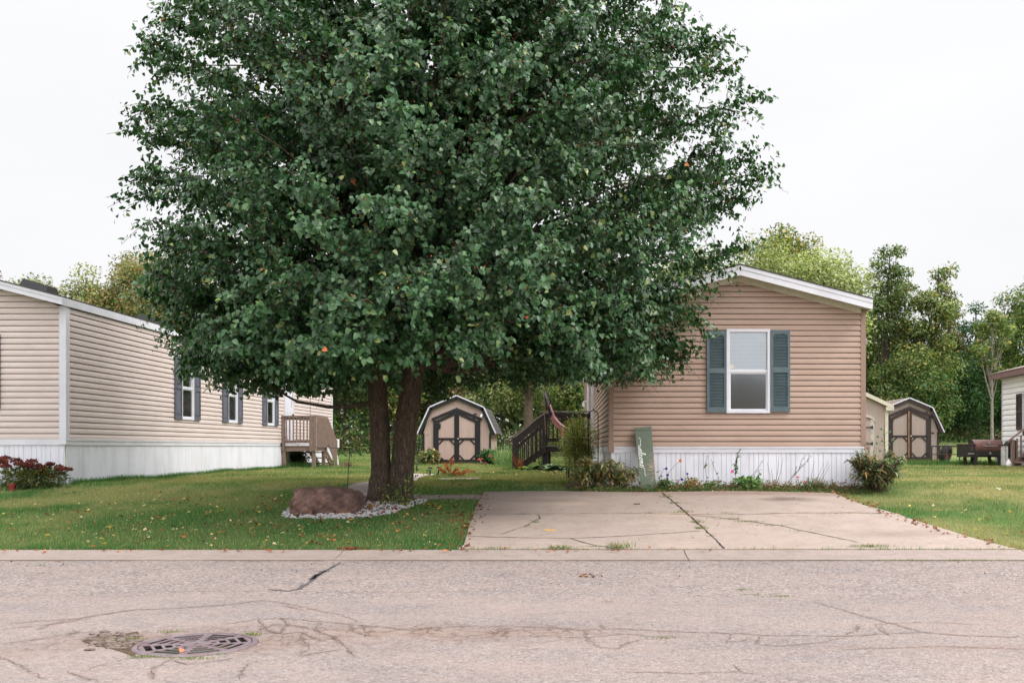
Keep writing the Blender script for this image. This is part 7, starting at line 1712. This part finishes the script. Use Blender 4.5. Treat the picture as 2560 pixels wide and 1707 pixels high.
for k in range(40):
    a = 2 * PI * k / 40; c_, s_ = math.cos(a), math.sin(a)
    for sgn in (-1, 1):
        mb.beam((sgn * .015, (R1 + .008) * c_, (R1 + .008) * s_), (sgn * .11, (R1 + .004) * math.cos(a + .05), (R1 + .004) * math.sin(a + .05)), .035, .02, (0, c_, s_))
part('tread', mb, 'rubber', ty)
mb = MB(); mb.lathe([(R2 + .01, -.06), (R2 + .01, .06), (.15, .05), (.08, .02), (.04, .02)], n=24, axis='x'); part('rim', mb, 'rust', t)
# chair by the shed doors
g = P(2203, 1166, 33.5); g.z = h(g.x, 33.5); t = thing('garden_chair', 'small dark metal chair with white cushion behind the corner shrub', 'chair', g, -.5)
for (x_, y_) in ((-.2, -.2), (.2, -.2), (-.2, .2), (.2, .2)): mb = MB(); mb.tube([(x_ * 1.1, y_ * 1.1, 0), (x_ * .9, y_ * .9, .26)], .014, 6); part('leg', mb, 'blackmetal', t)
part('seat', MB().box(-.23, .23, -.23, .23, .26, .30), 'camwhite', t); mb = MB()
for x_ in (-.2, -.1, 0, .1, .2): mb.tube([(x_, .22, .28), (x_ * 1.05, .27, .66)], .010, 6)
mb.tube([(-.22, .27, .66), (0, .28, .70), (.22, .27, .66)], .014, 6); part('backrest', mb, 'blackmetal', t)
# trailer frame / rail
g = P(2380, 1140, 36.6); g.z = h(g.x, 36.6); t = thing('metal_frame', 'black open tube frame between the tyre and the smoker', 'frame', g); k = 36.6 / F
mb = MB(); zt1 = P(2380, 1115, 36.6).z - g.z; zt2 = P(2380, 1135.5, 36.6).z - g.z
for zz, r_ in ((zt1, .028), (zt2, .018)): mb.tube([(-.75, 0, zz), (.3, 0, zz)], r_, 8)
for x_ in (-.45, -.12): mb.tube([(x_, 0, zt1), (x_ + .0, 0, zt2)], .02, 8)
for x_ in (-.74, .28): mb.tube([(x_, 0, zt1), (x_, 0, -.02)], .02, 8)
part('tube', mb, 'blackmetal', t)
# pellet smoker
g = P(2449, 1161, 34.0); g.z = h(g.x, 34.0); SM = thing('smoker_grill', 'black barrel smoker with copper lid and side hopper on the lawn', 'grill', g); k = 34.0 / F
def q(u, v): return ((u - 2449) * k, (1161 - v) * k)
x0, z0 = q(2427, 1118); x1, z1 = q(2499, 1098); r_ = (z1 - z0) * .95
def half(mb, xa, xb, r, a0, a1, zc, n=14, th=.02, yc=0):
    for i in range(n):
        t0, t1 = a0 + (a1 - a0) * i / n, a0 + (a1 - a0) * (i + 1) / n
        A = [(xa, yc + rr_ * math.cos(t_), zc + rr_ * math.sin(t_)) for rr_, t_ in ((r, t0), (r, t1), (r - th, t1), (r - th, t0))]; mb.ext(A, (xb - xa, 0, 0))
mb = MB(); half(mb, x0 + .02, x1 - .02, .30, math.radians(5), math.radians(200), z0 + .02, 20, .02); lid = part('lid', mb, 'copper', SM)
mb = MB()
for xa in (x0, x1 - .02): mb.ext([(xa, .305 * math.cos(a), z0 + .02 + .305 * math.sin(a)) for a in np.linspace(0, 2 * PI, 29)[:-1]], (.02, 0, 0))
part('end_cap', mb, 'blackmetal', lid)
mb = MB(); half(mb, x0 + .021, x1 - .021, .30, math.radians(200), math.radians(365), z0 + .02, 16, .02); mb.box(x0 + .03, x1 - .03, -.31, -.24, z0 - .23, z0 - .07); part('body', mb, 'blackmetal', SM)
mb = MB(); ha, hz = q(2448, 1110.5); hb_, _ = q(2483, 1110.5); mb.tube([(ha, -.36, hz), (hb_, -.36, hz)], .014, 8)
for xx in (ha + .02, hb_ - .02): mb.tube([(xx, -.28, hz), (xx, -.36, hz)], .01, 6)
part('handle', mb, 'steel', lid)
mb = MB(); gx, gz = q(2464, 1103); mb.lathe([(.001, -.31), (.05, -.31), (.05, -.27)], (gx, 0, gz), 16, 'y'); part('gauge', mb, 'steel', lid)
a = q(2398, 1107); b = q(2430, 1138.5); mb = MB(); mb.box(a[0], b[0], -.30, .22, b[1], a[1]); hop = part('hopper', mb, 'blackmetal', SM); part('hopper_lid', MB().box(a[0] - .02, b[0] + .02, -.32, .24, a[1] + .002, a[1] + .025), 'copper', hop)
part('vent_label', MB().box(*[q(2419, 1)[0], q(2423, 1)[0]], -.308, -.3015, q(1, 1121)[1], q(1, 1111)[1]), 'copper', hop)
lb = MB(); lb.box(q(2411, 1)[0], q(2427, 1)[0], -.306, -.3015, q(1, 1131)[1], q(1, 1128)[1]); part('badge', lb, 'steel', hop)
em = MB(); cx_, cz_ = q(2466, 1128); em.ext([(cx_ - .05, -.318, cz_ - .03), (cx_ - .02, -.318, cz_ + .02), (cx_, -.318, cz_ + .05), (cx_ + .02, -.318, cz_ + .02), (cx_ + .05, -.318, cz_ - .03)], (0, .006, 0)); part('emblem', em, 'graypl', SM)
mb = MB(); c0x, c0z = q(2495.5, 1108); _, c1z = q(2495, 1086); mb.tube([(c0x, .12, c0z), (c0x, .12, c1z)], .05, 12); ch = part('chimney', mb, 'blackmetal', SM); mb = MB(); mb.lathe([(.03, c1z), (.085, c1z + .01), (.085, c1z + .035), (.03, c1z + .05)], (c0x, .12, 0), 14); part('chimney_cap', mb, 'copper', ch)
for (ua, ub, wu, y_) in ((2434, 2429, 8, -.27), (2485, 2494, 8, -.27), (2440, 2436, 7, .25), (2478, 2484, 7, .25)):
    A, B = q(ua, 1122), q(ub, 1161); mb = MB(); mb.beam((A[0], y_, A[1]), (B[0], y_, 0), wu * k, .07, (0, 1, 0)); part('leg', mb, 'blackmetal', SM)
mb = MB(); a = q(2412, 1139); mb.beam((a[0], 0, a[1]), (a[0] + .03, 0, .0), .10, .08, (0, 1, 0)); mb.tube([(a[0] - .1, -.2, a[1]), (a[0] - .02, -.25, a[1] - .18)], .012, 6); part('hopper_leg', mb, 'blackmetal', SM)
mb = MB(); a, b = q(2433, 1158), q(2492, 1159.5); mb.beam((a[0], -.27, a[1]), (b[0], -.27, b[1]), .05, .03); part('cross_brace', mb, 'rust', SM)
# bins behind the smoker
g = P(2502, 1156, 35.0); g.z = h(g.x, 35.0); t = thing('storage_bin', 'plain gray plastic bin between the smoker and the white home', 'bin', g); mb = MB(); mb.box(-.14, .14, -.18, .18, 0, .42); part('body', mb, 'graypl', t); part('lid', MB().box(-.16, .16, -.2, .2, .421, .46), 'graypl', t)
g = P(2511, 1155, 33.6); g.z = h(g.x, 33.6); t = thing('white_pedestal', 'white square pedestal with a black chain beside the stair', 'pedestal', g); hh_ = P(2511, 1114, 33.6).z - g.z; part('column', MB().box(-.085, .085, -.085, .085, 0, hh_), 'camwhite', t); part('top_plate', MB().box(-.12, .12, -.12, .12, hh_ + .001, hh_ + .03), 'blackmetal', t)
mb = MB()
for i in range(9): mb.blob((.01 * math.sin(i * 2), -.1, hh_ - .05 - i * .05), (.012, .012, .02), i, 0, 1)
part('chain', mb, 'blackmetal', t)
g = P(2522, 1150, 33.9); g.z = h(g.x, 33.9); t = thing('kettle_grill', 'dark covered cart grill half hidden by the white house stair', 'grill', g); mb = MB(); mb.ext([(-.16, -.2, .28), (.2, -.2, .28), (.2, -.2, .88), (.02, -.2, .9), (-.14, -.2, .70)], (0, .4, 0)); part('cover', mb, 'black', t)
for x_ in (-.13, .16): part('leg', MB().box(x_ - .02, x_ + .02, -.18, .18, 0, .279), 'blackmetal', t)
g = P(2526, 1163, 31.9); g.z = h(g.x, 31.9) if False else h(P(2521, 1163, 31.9).x, 31.9); g.x = P(2521, 1163, 31.9).x; t = thing('plastic_bag', 'crumpled white bag at the foot of the white house stair', 'bag', g); mb = MB(); mb.blob((0, 0, .10), (.09, .09, .13), 3, .25, 3); o = part('bag', mb, 'camwhite', t)
# scrap on the right lawn
g = G(2495, 1226); lv = Leaves(); lv.diam(np.array([[0, 0, .03], [.03, 0, .035]]), np.array([[1, .2, .1], [-.6, .5, .1]]), np.array([[0, -.3, 1], [0, -.3, 1]]), .07, .035, cols(2, ((214, 228, 226),))); o = lv.build('paper_scrap', 'petal', loc=g); tag(o, 'pale scrap of paper lying in the right lawn', 'litter')
